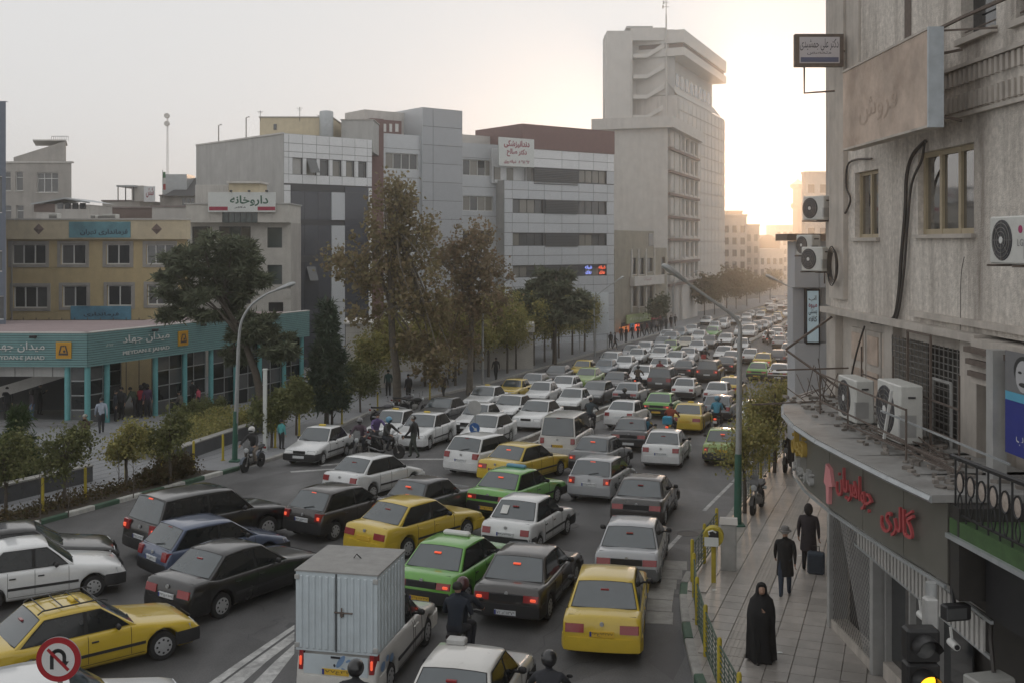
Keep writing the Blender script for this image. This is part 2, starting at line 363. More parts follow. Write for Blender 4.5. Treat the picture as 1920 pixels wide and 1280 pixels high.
big = [g for g, _ in GP]; mb = MB()
for a, b in zip(big, big[1:]):
    for x0, x1 in ((-450, -40), (-40, 60), (60, 600)):
        mb.quad((x0,a,gz(a)), (x1,a,gz(a)), (x1,b,gz(b)), (x0,b,gz(b)))
tag(obj('ground', mb, m_ground), kind='structure')
road = tag(obj('road', strip(xl, xr, 5, 690, .004, extra=[p[0] for p in XLP+XRP]), m_asph), kind='structure')

# pavement and plaza on the station side
paveL = tag(obj('pavement', strip(lambda Y: xl(Y)-48, lambda Y: xl(Y)-.17, 12, 90, .14, extra=[p[0] for p in XLP]), m_pave), kind='structure')
mb = strip(lambda Y: xl(Y)-9, lambda Y: xl(Y)-.17, 90, 690, .14); tag(obj('pavement', mb, m_pave), kind='structure')
# joints in the left paving near the street, laid as slabs
paveR = tag(obj('pavement', strip(lambda Y: xr(Y)+.17, lambda Y: xr(Y)+12, 5, 690, .135, extra=[p[0] for p in XRP]), m_slab), kind='structure')
ang = math.atan(.37); du = Vector((sin(ang), cos(ang), 0)); dv = Vector((cos(ang), -sin(ang), 0))
TS = .47
def tile_mesh(name, m, ridges=0):
    t = MB(); t.cbox((0,0,.012), TS-.014, TS-.014, .03, 0, .005)
    for i in range(ridges):
        x = -TS/2+TS*(i+.5)/ridges; t.box(x-.022, x+.022, -TS/2+.01, TS/2-.01, .02, .034)
    return t.mesh(name, m)
tm, tt = tile_mesh('tile', m_tile), tile_mesh('tile', m_tact, 5)
org = Vector((6.6, 26.0, 0)); cnt = 0
for j in range(-30, 40):
    for i in range(-9, 9):
        p = org + du*(j*TS) + dv*(i*TS + (TS/2 if j % 2 else 0)*0)
        if p.y < 17 or p.y > 40 or p.x < xr(p.y)+.45: continue
        lim = 6.75 if p.y < 22 else 6.75+.37*(p.y-22)
        if p.x > lim+.35: continue
        px = HX+F*p.x/p.y; py = HY+F*CH/p.y
        if px > 1700 or py > 1300 or cnt >= 296: continue
        t = link('tile', tt if i == -1 else tm, paveR, (p.x, p.y, gz(p.y)+.137+R.uniform(-.003,.003)), -ang); t.rotation_euler = (R.uniform(-.004,.004), R.uniform(-.004,.004), -ang); cnt += 1
# kerbs: single stones, painted in turn
def poly_walk(pts, step):
    out = [Vector(pts[0])]; acc = 0.0
    for a, b in zip(pts, pts[1:]):
        a, b = Vector(a), Vector(b); L = (b-a).length; t = step-acc
        while t < L:
            out.append(a.lerp(b, t/L)); t += step
        acc = L-(t-step)
    return out
def kerb(xf, y0, y1, step, mats, side, w=.18, h=.15, off=0.0):
    root = tag(bpy.data.objects.new('kerb', None), kind='structure'); C.objects.link(root); root.location = (xf(y0), y0, gz(y0))
    pts = poly_walk([(xf(y), y) for y in np.arange(y0, y1, 1.0)], step)
    for i, (a, b) in enumerate(zip(pts, pts[1:])):
        d = (b-a).normalized(); n = Vector((-d.y, d.x))*side; a2 = a+d*.012; b2 = b-d*.012; st = MB()
        q = [a2, b2, b2+n*w, a2+n*w]; z0 = [gz(p.y)-.03 for p in q]; hh = h+R.uniform(-.008,.008)
        ch = .025
        if side < 0: q = [q[3], q[2], q[1], q[0]]; z0 = z0[::-1]
        qi = [q[0]+(q[3]-q[0]).normalized()*ch*(1 if side > 0 else 0), q[1]+(q[2]-q[1]).normalized()*ch*(1 if side > 0 else 0), q[2]-(q[2]-q[1]).normalized()*ch*(0 if side > 0 else 1), q[3]-(q[3]-q[0]).normalized()*ch*(0 if side > 0 else 1)]
        rings = [[(p.x, p.y, z) for p, z in zip(q, z0)], [(p.x, p.y, z+.03+hh-ch) for p, z in zip(q, z0)], [(p.x, p.y, z+.03+hh) for p, z in zip(qi, z0)]]
        st.loft(rings); obj('kerb_stone', st, mats[i % len(mats)], root, world=True)
    return root
kerb(xl, 22, 44, 1.15, [m_kg, m_kw], 1)
kerb(xl, 44, 66, 1.0, [m_kc], 1)
kerb(xr, 15, 29, .95, [m_kc, m_kc, m_kg], -1)
kerb(xr, 29, 62, 1.1, [m_kc], -1)
def longkerb(xf, y0, y1, w, h):
    mb = MB(); ys = np.arange(y0, y1, 8.0)
    for a, b in zip(ys, ys[1:]):
        mb.add([(xf(a),a,gz(a)-.05),(xf(a)+w,a,gz(a)-.05),(xf(b)+w,b,gz(b)-.05),(xf(b),b,gz(b)-.05),(xf(a),a,gz(a)+h),(xf(a)+w,a,gz(a)+h),(xf(b)+w,b,gz(b)+h),(xf(b),b,gz(b)+h)],
               [(4,5,6,7),(0,1,5,4),(1,2,6,5),(2,3,7,6),(3,0,4,7)])
    return tag(obj('kerb', mb, m_kc), kind='structure')
longkerb(lambda Y: xl(Y)-.18, 66, 400, .18, .15); longkerb(xr, 62, 200, .18, .15)
# the raised divider between the carriageways
kerb(lambda Y: xm(Y), 47.5, 84, 1.2, [m_kw, m_kc], 1, .2, .26); kerb(lambda Y: xm(Y)+.75, 47.5, 84, 1.2, [m_kc, m_kw], -1, .2, .26)
md = strip(lambda Y: xm(Y)-.02, lambda Y: xm(Y)+.77, 47.6, 84, .2); tag(obj('divider', md, m_soil), kind='structure')
longkerb(xm, 84, 400, .8, .26)

# markings
def mark(pts, m=m_white, off=.009):
    mb = MB(); mb.add([(p.x, p.y, gz(p.y)+off) for p in pts], [tuple(range(len(pts)))]); return obj('road_marking', mb, m, road)
def gpoly(px): return [G(a, b) for a, b in px]
mark(gpoly([(385,1285),(440,1246),(552,1171),(552,1179),(450,1252),(405,1285)]))
mark(gpoly([(412,1285),(455,1253),(552,1184),(552,1200),(500,1240),(450,1285)]))
mark(gpoly([(470,1285),(515,1240),(552,1207),(552,1225),(505,1285)]))
def line(a, b, w):
    A, B = G(*a), G(*b); d = (B-A); d.z = 0; d.normalize(); n = Vector((-d.y, d.x, 0))*w/2
    segs = max(1, int((B-A).length/4)); 
    for i in range(segs):
        p, q = A.lerp(B, i/segs), A.lerp(B, (i+1)/segs); mark([p-n, q-n, q+n, p+n][::-1])
line((1206,1078),(1372,905),.13); line((1374,903),(1440,832),.12)
line((600,872),(700,864),.35); line((690,861),(835,860),.28); line((545,884),(640,878),.3)
line((740,850),(800,840),.25); line((905,850),(985,818),.12)
for k in range(9): line((1130+k*0,0+870-k*0),(1131,869),.1) if False else None
# pale gutter slabs beside the kerb and a patched trench
for i in range(6):
    y = 24.2+i*.82; x = xr(y)-.62; st = MB(); st.cbox((x, y, gz(y)+.004), .95+R.uniform(-.1,.1), .78, .03, -.18+R.uniform(-.02,.02), .006); obj('gutter_slab', st, m_kc, road)
m_tar = mat('tar_patch', (.06,.06,.062), .65, var=.3, scale=2)
for pts in [[(x_,y_),(x_+w_*.55,y_-w_*.5),(x_+w_*1.3,y_-w_*.48),(x_+w_*.8,y_+3)] for x_, y_, w_ in [(R.uniform(380,1250), R.uniform(900,1270), R.uniform(15,60)) for _ in range(14)]]+[[(1040,1000),(1075,960),(1088,962),(1052,1004)], [(650,1120),(720,1075),(745,1080),(668,1130)], [(1215,1240),(1275,1180),(1285,1230),(1262,1275)]]:
    mark(gpoly(pts), m_tar, .007)
# cracks
for s in [(960,1262,1070,1150), (1010,1278,1240,1190), (560,1040,660,1010)]+[(x_, y_, x_+R.uniform(-120,140), y_-R.uniform(20,90)) for x_, y_ in [(R.uniform(420,1240), R.uniform(930,1270)) for _ in range(16)]]:
    A, B = G(s[0],s[1]), G(s[2],s[3]); n = 9; pts = [A.lerp(B, i/n)+Vector((R.uniform(-.12,.12), R.uniform(-.12,.12), 0)) for i in range(n+1)]
    for p, q in zip(pts, pts[1:]):
        d = (q-p).normalized(); nn = Vector((-d.y, d.x, 0))*.012; mark([p-nn, q-nn, q+nn, p+nn][::-1], m_tar, .0075)
# manhole covers
m_iron = mat('cast_iron', (.05,.048,.046), .6, var=.3, scale=20, metal=.3)
for px_, py_ in ((620,1090),(1065,985),(1290,1000)):
    q = G(px_, py_); g_ = MB(); g_.lathe([(.33,.006),(.33,.016),(.28,.016),(.27,.012)], 20, 'z', tuple(q)); obj('manhole_cover', g_, m_iron, road)
# planting strip behind the striped kerb
soil = tag(obj('planting_bed', strip(lambda Y: xl(Y)-1.9, lambda Y: xl(Y)-.18, 22, 41.5, .15, extra=(31.2,41)), m_soil), kind='structure')
# joints of the left pavement, long courses of slabs near the street
m_joint = mat('paving_joint', (.09,.09,.095), .9, var=.1)
for k in range(10):
    o = obj('paving_joint', strip(lambda Y, k=k: xl(Y)-2.3-.62*k, lambda Y, k=k: xl(Y)-2.33-.62*k, 24, 60, .1445, extra=(31.2,41,45.6,54)), m_joint, paveL)
# low granite walls of the raised beds
def low_wall(a, b, h, label, th=.35):
    a, b = Vector(a), Vector(b); r = thing('planter_wall', label, 'wall', (a.x, a.y, gz(a.y)+.14)); d = (b-a).normalized(); n = Vector((-d.y, d.x)); N = max(1, round((b-a).length/1.1))
    for i in range(N):
        p, q = a.lerp(b, i/N)+d*.006, a.lerp(b, (i+1)/N)-d*.006; st = MB(); st.prism(ccw([tuple(p), tuple(q), tuple(q+n*th), tuple(p+n*th)]), lambda p: gz(p[1])+.12, lambda p: gz(p[1])+.14+h); obj('stone_block', st, m_granite, r, world=True)
        st = MB(); st.prism(ccw([tuple(p-n*.03), tuple(q-n*.03), tuple(q+n*(th+.03)), tuple(p+n*(th+.03))]), lambda p: gz(p[1])+.141+h, lambda p: gz(p[1])+.2+h); obj('coping_stone', st, m_kc, r, world=True)
low_wall((-19.6,27.5),(-15.4,39.2),.55,'dark granite planter wall beside the conifer and row of small trees')
low_wall((-13.5,43.6),(-11.9,54.5),.55,'dark granite planter wall behind the curved street lamp')
# ================================================================ buildings across the street
def facade(root, pl, u0, u1, z0, z1, holes, m, back=10, bm=None, depth=.22, name='wall', roof=True):
    if pl.p.x + pl.d.x*u1 < -19 and abs(pl.d.y) < .01:       # plots at the square run back obliquely
        wall(root, pl, u0, u1, z0, z1, holes, m, depth, name); mb = MB(); k = (pl.p.x+u1)/pl.p.y*1.04
        a, b = Vector(pl.w(u0,0,-.4)), Vector(pl.w(u1,0,-.4)); s_ = Vector((k*back, back, 0)); f0, f1 = Vector(pl.w(u0,0)), Vector(pl.w(u1-.01,0))
        mb.prism(ccw([tuple(v)[:2] for v in (a, b+Vector((k*.4,0,0)), b+s_, a+s_)]), z0, z1-.02); mb.quad((f1.x,f1.y,z0),(b.x+k*.4,b.y,z0),(b.x+k*.4,b.y,z1),(f1.x,f1.y,z1)); mb.quad((f0.x,f0.y,z1),(f1.x,f1.y,z1),(b.x,b.y,z1),(a.x,a.y,z1))
        return obj('body', mb, bm or m, root, world=True)
    w = wall(root, pl, u0, u1, z0, z1, holes, m, depth, name)
    mb = MB(); e = -.4                                   # thickness at the edges, then the body behind
    mb.quad(pl.w(u0,z0,e), pl.w(u0,z0), pl.w(u0,z1), pl.w(u0,z1,e)); mb.quad(pl.w(u1,z0), pl.w(u1,z0,e), pl.w(u1,z1,e), pl.w(u1,z1)); mb.quad(pl.w(u0,z1), pl.w(u1,z1), pl.w(u1,z1,e), pl.w(u0,z1,e))
    pl.box(mb, u0, u1, z0, z1-.35, -back, e); pl.box(mb, u0, u0+.25, z1-.35, z1, -back, e); pl.box(mb, u1-.25, u1, z1-.35, z1, -back, e); pl.box(mb, u0+.25, u1-.25, z1-.35, z1, -back, -back+.25)
    obj('body', mb, bm or m, root, world=True); return w
m_frame = mat('white_frame', (.62,.62,.60), .5, var=.08)
m_fdark = mat('dark_frame', (.06,.06,.065), .5, var=.1)
m_gold = mat('gold_frame', (.40,.335,.23), .5, var=.12, metal=.2)
m_glass = mat('window_glass', (.022,.025,.028), .07, var=.0, ior=1.7, spec=.7)
m_glass2 = mat('window_glass_curtain', (.22,.21,.185), .12, var=.25, scale=9, ior=1.6, stretch=(7,7,.1))
m_glass3 = mat('window_glass_blind', (.10,.103,.105), .1, var=.15, scale=5, ior=1.6)
m_tan = mat('tan_render', (.52,.415,.235), .9, var=.12, scale=1.5, stain=.25, streak=True, stain_col=(.24,.20,.14))
m_tanp = mat('pale_tan_band', (.57,.49,.345), .9, var=.12, scale=2, stain=.2, streak=True, stain_col=(.2,.16,.1))
m_con1 = mat('grey_concrete', (.36,.34,.315), .9, var=.16, scale=1.1, stain=.35, streak=True, stain_col=(.12,.11,.10))
m_con2 = mat('light_concrete', (.53,.51,.48), .9, var=.12, scale=.9, stain=.22, streak=True, stain_col=(.2,.19,.175))
m_con3 = mat('plain_cement', (.43,.425,.41), .9, var=.14, scale=.7, stain=.3, streak=True, stain_col=(.17,.165,.16))
m_pan = mat('white_panel', (.68,.69,.70), .45, var=.06, scale=2, island=.05)
m_pang = mat('grey_panel', (.50,.52,.54), .4, var=.05, scale=2, island=.05, metal=.15)
m_pand = mat('darker_panel', (.36,.375,.395), .4, var=.05, scale=2, island=.05, metal=.15)
m_jnt = mat('panel_joint', (.075,.075,.08), .8, var=0)
m_curt = mat('slate_glass', (.055,.06,.075), .14, var=.1, scale=1, ior=1.6)
m_stone = mat('travertine', (.50,.48,.44), .75, var=.14, scale=1.6, stain=.2, streak=True, stain_col=(.22,.2,.18))
m_redb = mat('red_brown_cladding', (.17,.095,.088), .7, var=.12, scale=2)
m_brown = mat('brown_render', (.17,.125,.11), .85, var=.15, scale=1)
m_roofp = mat('roof_felt', (.23,.19,.18), .9, var=.2, scale=1)
m_ggl = mat('green_glass', (.035,.055,.052), .1, var=.1, ior=1.6)
m_louv = mat('louvre_metal', (.13,.135,.14), .5, var=.05, metal=.3)
m_tmet = mat('galvanised', (.40,.42,.43), .45, metal=.5, var=.15)
m_dk = mat('dark_metal', (.045,.045,.048), .6, var=.2)
m_blue = mat('blue_banner', (.10,.25,.35), .6, var=.5, scale=.8, col2=None)
m_blue2 = mat('turquoise_banner', (.12,.28,.33), .6, var=.45, scale=.6)
m_ink = mat('dark_ink', (.03,.03,.04), .6, var=0)
m_sgn = mat('sign_white', (.62,.64,.62), .5, var=.05)
m_green = mat('sign_green', (.01,.085,.045), .5, var=0)
m_red = mat('sign_red', (.32,.015,.05), .5, var=.05)
m_pinkred = mat('sign_crimson', (.26,.01,.045), .55, var=.05)
def px_facade(root, pl, rects, u0, u1, z0, z1, m, nx, fm, gm, back=10, bm=None, depth=.22, sill=None, fw=.06, transom=None):
    hs_ = holes_px(pl, rects); facade(root, pl, u0, u1, z0, z1, hs_, m, back, bm, depth)
    for i, h in enumerate(hs_):
        window(root, pl, h, nx[i] if isinstance(nx, list) else nx, 1, fm, gm, depth, fw, sill=sill, transom=transom)
    return hs_
def root_at(name, label, x, y, cat='building'): return thing(name, label, cat, (x, y, gz(y)))
FR = (1, 0)

# --- tan office building behind the station
Y0 = 72; pl = Plane((X(12,Y0), Y0), FR); r = root_at('office_building', 'tan three-storey office building with parapet band and blue banners behind the metro station', X(180,Y0), Y0)
zt = Z(449,Y0); rects = [(22,86,458,496),(114,161,458,496),(199,244,458,496),(274,326,458,496),(25,89,537,578),(117,163,536,576),(201,247,535,574),(276,328,534,572)]
u1 = pl.u(352)
hs_ = px_facade(r, pl, rects, 0, u1, gz(Y0)-.5, zt, m_tan, [3,2,2,3]*2, m_frame, [m_glass, m_glass, m_glass3], 14, m_con1, depth=.18, fw=.08)
for h in hs_:
    mb = MB(); a, b, c, d = h
    for (p, q, s, t_) in ((a-.22,b+.22,d+.003,d+.2),(a-.22,b+.22,c-.2,c-.003),(a-.22,a-.003,c,d),(b+.003,b+.22,c,d)): pl.box(mb, p, q, s, t_, 0.004, .05)
    obj('window_surround', mb, m_con1, r, world=True)
mb = MB(); pl.box(mb, -.05, u1+.05, zt+.003, Z(413,Y0), -.45, .35); obj('parapet', mb, m_tanp, r, world=True)
mb = MB(); pl.box(mb, -.1, u1+.1, Z(413,Y0)+.003, Z(411,Y0)+.03, -.5, .42); obj('coping', mb, m_con2, r, world=True)
for pxc in (77, 297):
    c = pl.u(pxc); z = Z(430,Y0); mb = MB(); k = .36
    mb.add([pl.w(c-k,z,.36), pl.w(c,z-k,.36), pl.w(c+k,z,.36), pl.w(c,z+k,.36), pl.w(c,z,.44)], [(0,1,4),(1,2,4),(2,3,4),(3,0,4)]); obj('diamond_ornament', mb, m_brown, r, world=True)
mb = MB(); pl.box(mb, .35, .43, gz(Y0), zt-.1, .002, .09); obj('drain_pipe', mb, m_con1, r, world=True)
def banner(name, label, x0, x1, y0, y1, Y, m, txts, cat='banner', th=.06, out=.0):
    a, b = at(x0, y1, Y), at(x1, y0, Y); t_ = thing(name, label, cat, ((a.x+b.x)/2, Y, a.z)); mb = MB(); mb.box(a.x, b.x, Y-th, Y, a.z, b.z); obj('panel', mb, m, t_, world=True)
    for body, cx, cy, h, w, mm in txts:
        text_on('lettering', body, mm, t_, at(cx, cy, Y-th), (1,0,0), h, w, .006, bold=.025)
    return t_
m_navy = mat('navy_ink', (.012,.03,.06), .6, var=0)
banner('banner', 'turquoise banner with script on the tan building parapet', 130, 245, 416, 446, Y0-.36, m_blue2, [(fa('فرمانداری تهران'), 195, 436, .42, 3.2, m_navy)])
banner('banner', 'sky blue banner hung under the lower windows of the tan building', 133, 246, 574, 600, Y0-.01, m_blue, [(fa('فرمانداری'), 190, 590, .3, 2.4, m_navy)])

# --- narrow blue-grey building at the edge
Y1 = 62; r = root_at('apartment_building', 'blue grey tall apartment block seen edge on beside the tan building', X(-40,Y1), Y1); pl = Plane((X(-120,Y1), Y1), FR)
px_facade(r, pl, [(-30,4,330,400),(-30,4,470,510),(-30,7,555,600)], 0, pl.u(11), gz(Y1), Z(190,Y1), mat('blue_grey_render', (.13,.15,.19), .7, var=.15), 2, m_frame, m_glass3, 12)

# --- concrete block and hut behind
Y2 = 104; pl = Plane((X(-40,Y2), Y2), FR); r = root_at('apartment_building', 'weathered grey concrete block with tall rooftop stair head behind the tan building', X(60,Y2), Y2)
px_facade(r, pl, [(-4,20,322,358),(29,43,322,358),(69,109,324,361),(7,21,385,420),(30,44,385,420)], 0, pl.u(134), gz(Y2), Z(306,Y2), m_con1, [1,1,3,1,1], m_frame, [m_glass, m_glass3], 12, sill=m_con2, transom=.7)
mb = MB(); z0 = Z(305,Y2); xs = [X(a,Y2) for a in (20, 57, 118)]; 
mb.prism([(X(20,Y2),Y2+.6),(X(118,Y2),Y2+.6),(X(118,Y2)-2.2,Y2+6),(X(20,Y2)-2.2,Y2+6)], z0-.3, lambda p: z0+(.55 if p[0] < xs[0]+.1 else 2.15)); obj('stair_head', mb, m_con1, r, world=True)
mb = MB(); mb.prism([(X(57,Y2),Y2+.5),(X(120,Y2),Y2+.5),(X(120,Y2)-2.2,Y2+6.1),(X(57,Y2)-2.2,Y2+6.1)],z0+2.16,z0+2.28); obj('stair_head_roof', mb, m_con2, r, world=True)
mb = MB(); pl.box(mb, -.1, pl.u(135), Z(306,Y2)+.003, Z(304,Y2)+.05, -.5, .12); obj('coping', mb, m_con2, r, world=True)
mb = MB()
for i in range(9): mb.tube([(X(80+i*4,Y2),Y2+2,z0+2.3),(X(80+i*4,Y2),Y2+2,z0+2.75)], .02, 4)
mb.tube([(X(80,Y2),Y2+2,z0+2.75),(X(112,Y2),Y2+2,z0+2.75)], .03, 4); obj('roof_railing', mb, m_dk, r, world=True)
Y3 = 84; r = root_at('roof_hut', 'small rooftop shed with low pitched tin roof above the tan building', X(118,Y3), Y3, 'shed'); r.location.z = Z(414,Y3)
mb = MB(); mb.box(X(68,Y3),X(166,Y3),Y3,Y3+5,Z(420,Y3)-4,Z(384,Y3)); obj('wall', mb, m_con2, r, world=True)
mb = MB(); a, c, b = X(62,Y3), X(125,Y3), X(172,Y3); za, zb = Z(382,Y3), Z(371,Y3)
mb.add([(a,Y3-.4,za),(c,Y3-.4,zb),(b,Y3-.4,za+.1),(a,Y3+5,za),(c,Y3+5,zb),(b,Y3+5,za+.1),(a,Y3-.4,za-.12),(c,Y3-.4,zb-.12),(b,Y3-.4,za-.02)], [(0,1,4,3),(1,2,5,4),(6,7,1,0),(7,8,2,1)]); obj('roof', mb, m_tmet, r, world=True)
for i in range(4):
    mb = MB(); mb.box(X(108+i*14,Y3),X(119+i*14,Y3),Y3-.04,Y3-.01,Z(392,Y3),Z(381,Y3)); obj('window', mb, m_glass, r, world=True)
mb = MB(); mb.box(X(64,Y3),X(103,Y3),Y3-.05,Y3-.01,Z(398,Y3),Z(383,Y3)); obj('brick_panel', mb, m_brown, r, world=True)
# roof clutter on the tan building
m_acw = mat('ac_casing', (.55,.55,.52), .5, var=.12, scale=6, stain=.15, stain_col=(.3,.28,.24))
m_fan = mat('ac_fan_grille', (.05,.05,.055), .5, var=.1)
for px_, w, h in ((103,17,11),(208,26,10),(178,10,8),(192,11,7)):
    Yc = 76; t_ = thing('air_cooler', 'pale air cooler standing on the roof of the tan building', 'air conditioner', (X(px_,Yc),Yc,Z(411,Yc)-.6), group='coolers on the tan roof')
    mb = MB(); mb.cbox((0,0,.3+h*.02), w*Yc/F, .7, h*Yc/F+.5, 0, .03); obj('casing', mb, m_acw, t_)
    mb = MB()
    for k in range(4): mb.box(-w*Yc/F*.42, w*Yc/F*.42, -.37, -.352, .5+k*.09, .54+k*.09)
    obj('grille', mb, m_fan, t_)

# --- jumble of low buildings in the gap
Y4 = 112
def lowblock(name, label, x0, x1, y0, Y, m, dy=8, extra=None):
    r = root_at(name, label, X((x0+x1)/2,Y), Y); mb = MB(); mb.box(X(x0,Y),X(x1,Y),Y,Y+dy,gz(Y)-.5,Z(y0,Y)); obj('wall', mb, m, r, world=True)
    mb = MB(); mb.box(X(x0,Y)-.1,X(x1,Y)+.1,Y-.1,Y+dy,Z(y0,Y)+.003,Z(y0,Y)+.14); obj('roof', mb, m_roofp, r, world=True); return r
lowblock('low_building', 'brown plastered low building with flat roof between tan office and pharmacy', 188, 286, 391, 92, m_brown)
lowblock('low_building', 'stained beige low building adjoining the pharmacy', 285, 358, 389, 90, m_con2)
r = lowblock('low_building', 'pale low house with tin canopy and roof terrace in the gap', 192, 262, 378, Y4, m_con2)
mb = MB(); mb.box(X(228,Y4),X(262,Y4),Y4-1.5,Y4+3,Z(352,Y4),Z(349,Y4)); obj('canopy', mb, m_tmet, r, world=True)
for a in (230, 244, 259):
    mb = MB(); mb.tube([(X(a,Y4),Y4-1.3,Z(378,Y4)),(X(a,Y4),Y4-1.3,Z(351,Y4))], .06, 5); obj('post', mb, m_dk, r, world=True)
mb = MB(); mb.box(X(250,Y4),X(272,Y4),Y4-.5,Y4+3,Z(378,Y4),Z(349,Y4)); obj('stair_head', mb, m_con2, r, world=True)
r = lowblock('low_building', 'grey house with dark sloping roof below the tall blank wall', 300, 366, 368, Y4+4, m_con1); Yq = Y4+4
mb = MB(); mb.add([(X(308,Yq),Yq-.5,Z(368,Yq)),(X(366,Yq),Yq-.5,Z(368,Yq)),(X(366,Yq),Yq+4,Z(330,Yq)),(X(345,Yq),Yq+4,Z(330,Yq)),(X(366,Yq),Yq+4.1,Z(368,Yq)),(X(308,Yq),Yq+4.1,Z(368,Yq))], [(0,1,2,3),(1,4,2),(0,3,5),(3,2,4,5)]); obj('sloping_roof', mb, m_dk, r, world=True)
mb = MB(); mb.box(X(300,Yq),X(345,Yq),Yq+1,Yq+4,Z(370,Yq),Z(326,Yq)); obj('tin_sheeting', mb, m_tmet, r, world=True)
for a in (342, 350, 358):
    mb = MB(); mb.box(X(a,Yq),X(a+6,Yq),Yq-.06,Yq-.01,Z(388,Yq),Z(372,Yq)); obj('window', mb, m_glass, r, world=True)
banner('laundry_sheet', 'pink and white printed sheet hanging on the roof terrace', 270, 291, 350, 379, Y4-.6, m_pan, [(fa('شش'), 281, 362, 1.0, .8, m_pinkred)], 'sheet')
m_fw = mat('flag_white', (.5,.5,.48), .8); m_fg = mat('flag_green', (.02,.14,.05), .8); m_fr = mat('flag_red', (.3,.02,.02), .8)
t_ = thing('flag', 'small green white and red flag hanging limp on a rooftop pole', 'flag', (X(305,110),110,Z(372,110)))
mb = MB(); mb.tube([(0,0,0),(0,0,2.9)], .03, 5); obj('pole', mb, m_dk, t_)
for i, mm in enumerate((m_fg, m_fw, m_fr)):
    mb = MB(); z0 = 2.7-i*.62
    rings = [[(.03+.09*k, .05*sin(k*2+i), z0), (.03+.09*k, .05*sin(k*2+i), z0-.6)] for k in range(4)]; mb.loft(rings, cap=False, closed=False); obj('stripe', mb, mm, t_)
t_ = thing('radio_mast', 'thin lattice radio mast with drum antennas far behind the roofs', 'mast', (X(314,190),190,Z(420,190))); mb = MB(); H_ = 19.8
for a in range(3): mb.tube([(.25*cos(a*2.1),.25*sin(a*2.1),-3),(.12*cos(a*2.1),.12*sin(a*2.1),H_-.4)], .035, 4)
for k in range(30): mb.tube([(.2,0,k*.65),(-.1,.17,k*.65+.6)], .02, 3)
obj('lattice', mb, m_con3, t_)
for z in (H_-.6, H_-2.0): mb = MB(); mb.lathe([(.45,-.3),(.5,0),(.45,.3)], 10, 'y', (0,-.3,z)); obj('drum_antenna', mb, m_con2, t_)

# --- pharmacy
Yp = 86; pl = Plane((X(355,Yp),Yp), FR); r = root_at('pharmacy_building', 'low stone-faced pharmacy building with green glass bay', X(450,Yp), Yp)
zb, zt = Z(418,Yp), Z(384,Yp)
rects = [(360,394,425,470),(410,470,425,570),(501,529,427,465),(501,529,497,534),(503,531,567,600)]
hs_ = px_facade(r, pl, rects, 0, pl.u(546), gz(Yp), zb, m_stone, [1,3,1,1,1], m_fdark, [m_ggl, m_ggl, m_glass], 4, m_con1)
for i in range(2):
    for k in range(7):
        mb = MB(); u0 = pl.u(478) if i == 0 else pl.u(533); pl.box(mb, u0, u0+(.85 if i == 0 else .5), zb-.85-k*1.05, zb-.02-k*1.05, .003, .035); obj('stone_slab', mb, m_stone, r, world=True)
us = [0, pl.u(400), pl.u(423), pl.u(488), pl.u(515), pl.u(546)]
for i, (a, b) in enumerate(zip(us, us[1:])):
    mb = MB(); pl.box(mb, a+.006, b-.006, zb+.003, zt, -3.9, .9); obj('fascia_slab', mb, m_ggl if i == 2 else m_stone, r, world=True)
for k in range(6):
    mb = MB(); u0 = us[2]+(us[3]-us[2])*k/6; pl.box(mb, u0-.02, u0+.03, zb+.02, zt-.1, .9, .94); obj('mullion', mb, m_fdark, r, world=True)
mb = MB(); pl.box(mb, -.1, pl.u(546)+.1, zt+.003, zt+.09, -4, 1.0); obj('coping', mb, m_con3, r, world=True)
banner('pharmacy_sign', 'white pharmacy signboard with large green script and red strips', 391, 517, 361, 398, Yp-1.1, m_sgn, [(fa('داروخانه'), 467, 377, .85, 3.05, m_green), (fa('دکتر'), 450, 389, .2, .9, m_ink)], 'sign', .15)
for a, b in ((392, 427),(483, 516)):
    o = bpy.data.objects[[k.name for k in bpy.data.objects if k.name.startswith('pharmacy_sign')][-1]]; mb = MB(); mb.box(X(a,Yp-1.25),X(b,Yp-1.25),Yp-1.26,Yp-1.252,Z(395,Yp-1.25),Z(388,Yp-1.25)); obj('red_strip', mb, m_red, o, world=True)
for a in (433, 467, 500):
    t_ = thing('spotlight', 'small black spotlight clamped above the pharmacy signboard', 'spotlight', (X(a,Yp-1.4),Yp-1.4,Z(362,Yp)), group='spotlights over the pharmacy sign'); mb = MB(); mb.cbox((0,0,.08),.22,.16,.14,0,.03); obj('lamp_head', mb, m_dk, t_); mb = MB(); mb.tube([(0,.05,.05),(0,.35,-.05)],.02,4); obj('arm', mb, m_dk, t_)
# shed on the pharmacy roof
r = root_at('roof_shed', 'small plastered roof shed between the pharmacy sign and the blank wall', X(425,Yp+2), Yp+2, 'shed'); r.location.z = zt
mb = MB(); mb.box(X(366,Yp+2),X(432,Yp+2),Yp+2,Yp+4,zt,Z(347,Yp+2)); obj('corrugated_wall', mb, m_con2, r, world=True)
mb = MB(); mb.box(X(432,Yp+2),X(490,Yp+2),Yp+1.5,Yp+4,zt,Z(345,Yp+2)); obj('wall', mb, m_tanp, r, world=True)
mb = MB(); mb.box(X(430,Yp+2),X(494,Yp+2),Yp+1.1,Yp+4.2,Z(345,Yp+2)+.003,Z(341,Yp+2)); obj('roof', mb, m_con2, r, world=True)
mb = MB()
for k in range(14): x = X(367,Yp+2)+k*.2; mb.box(x, x+.1, Yp+1.95, Yp+2.0, zt, Z(347,Yp+2)-.05)
obj('corrugation', mb, m_con2, r, world=True)

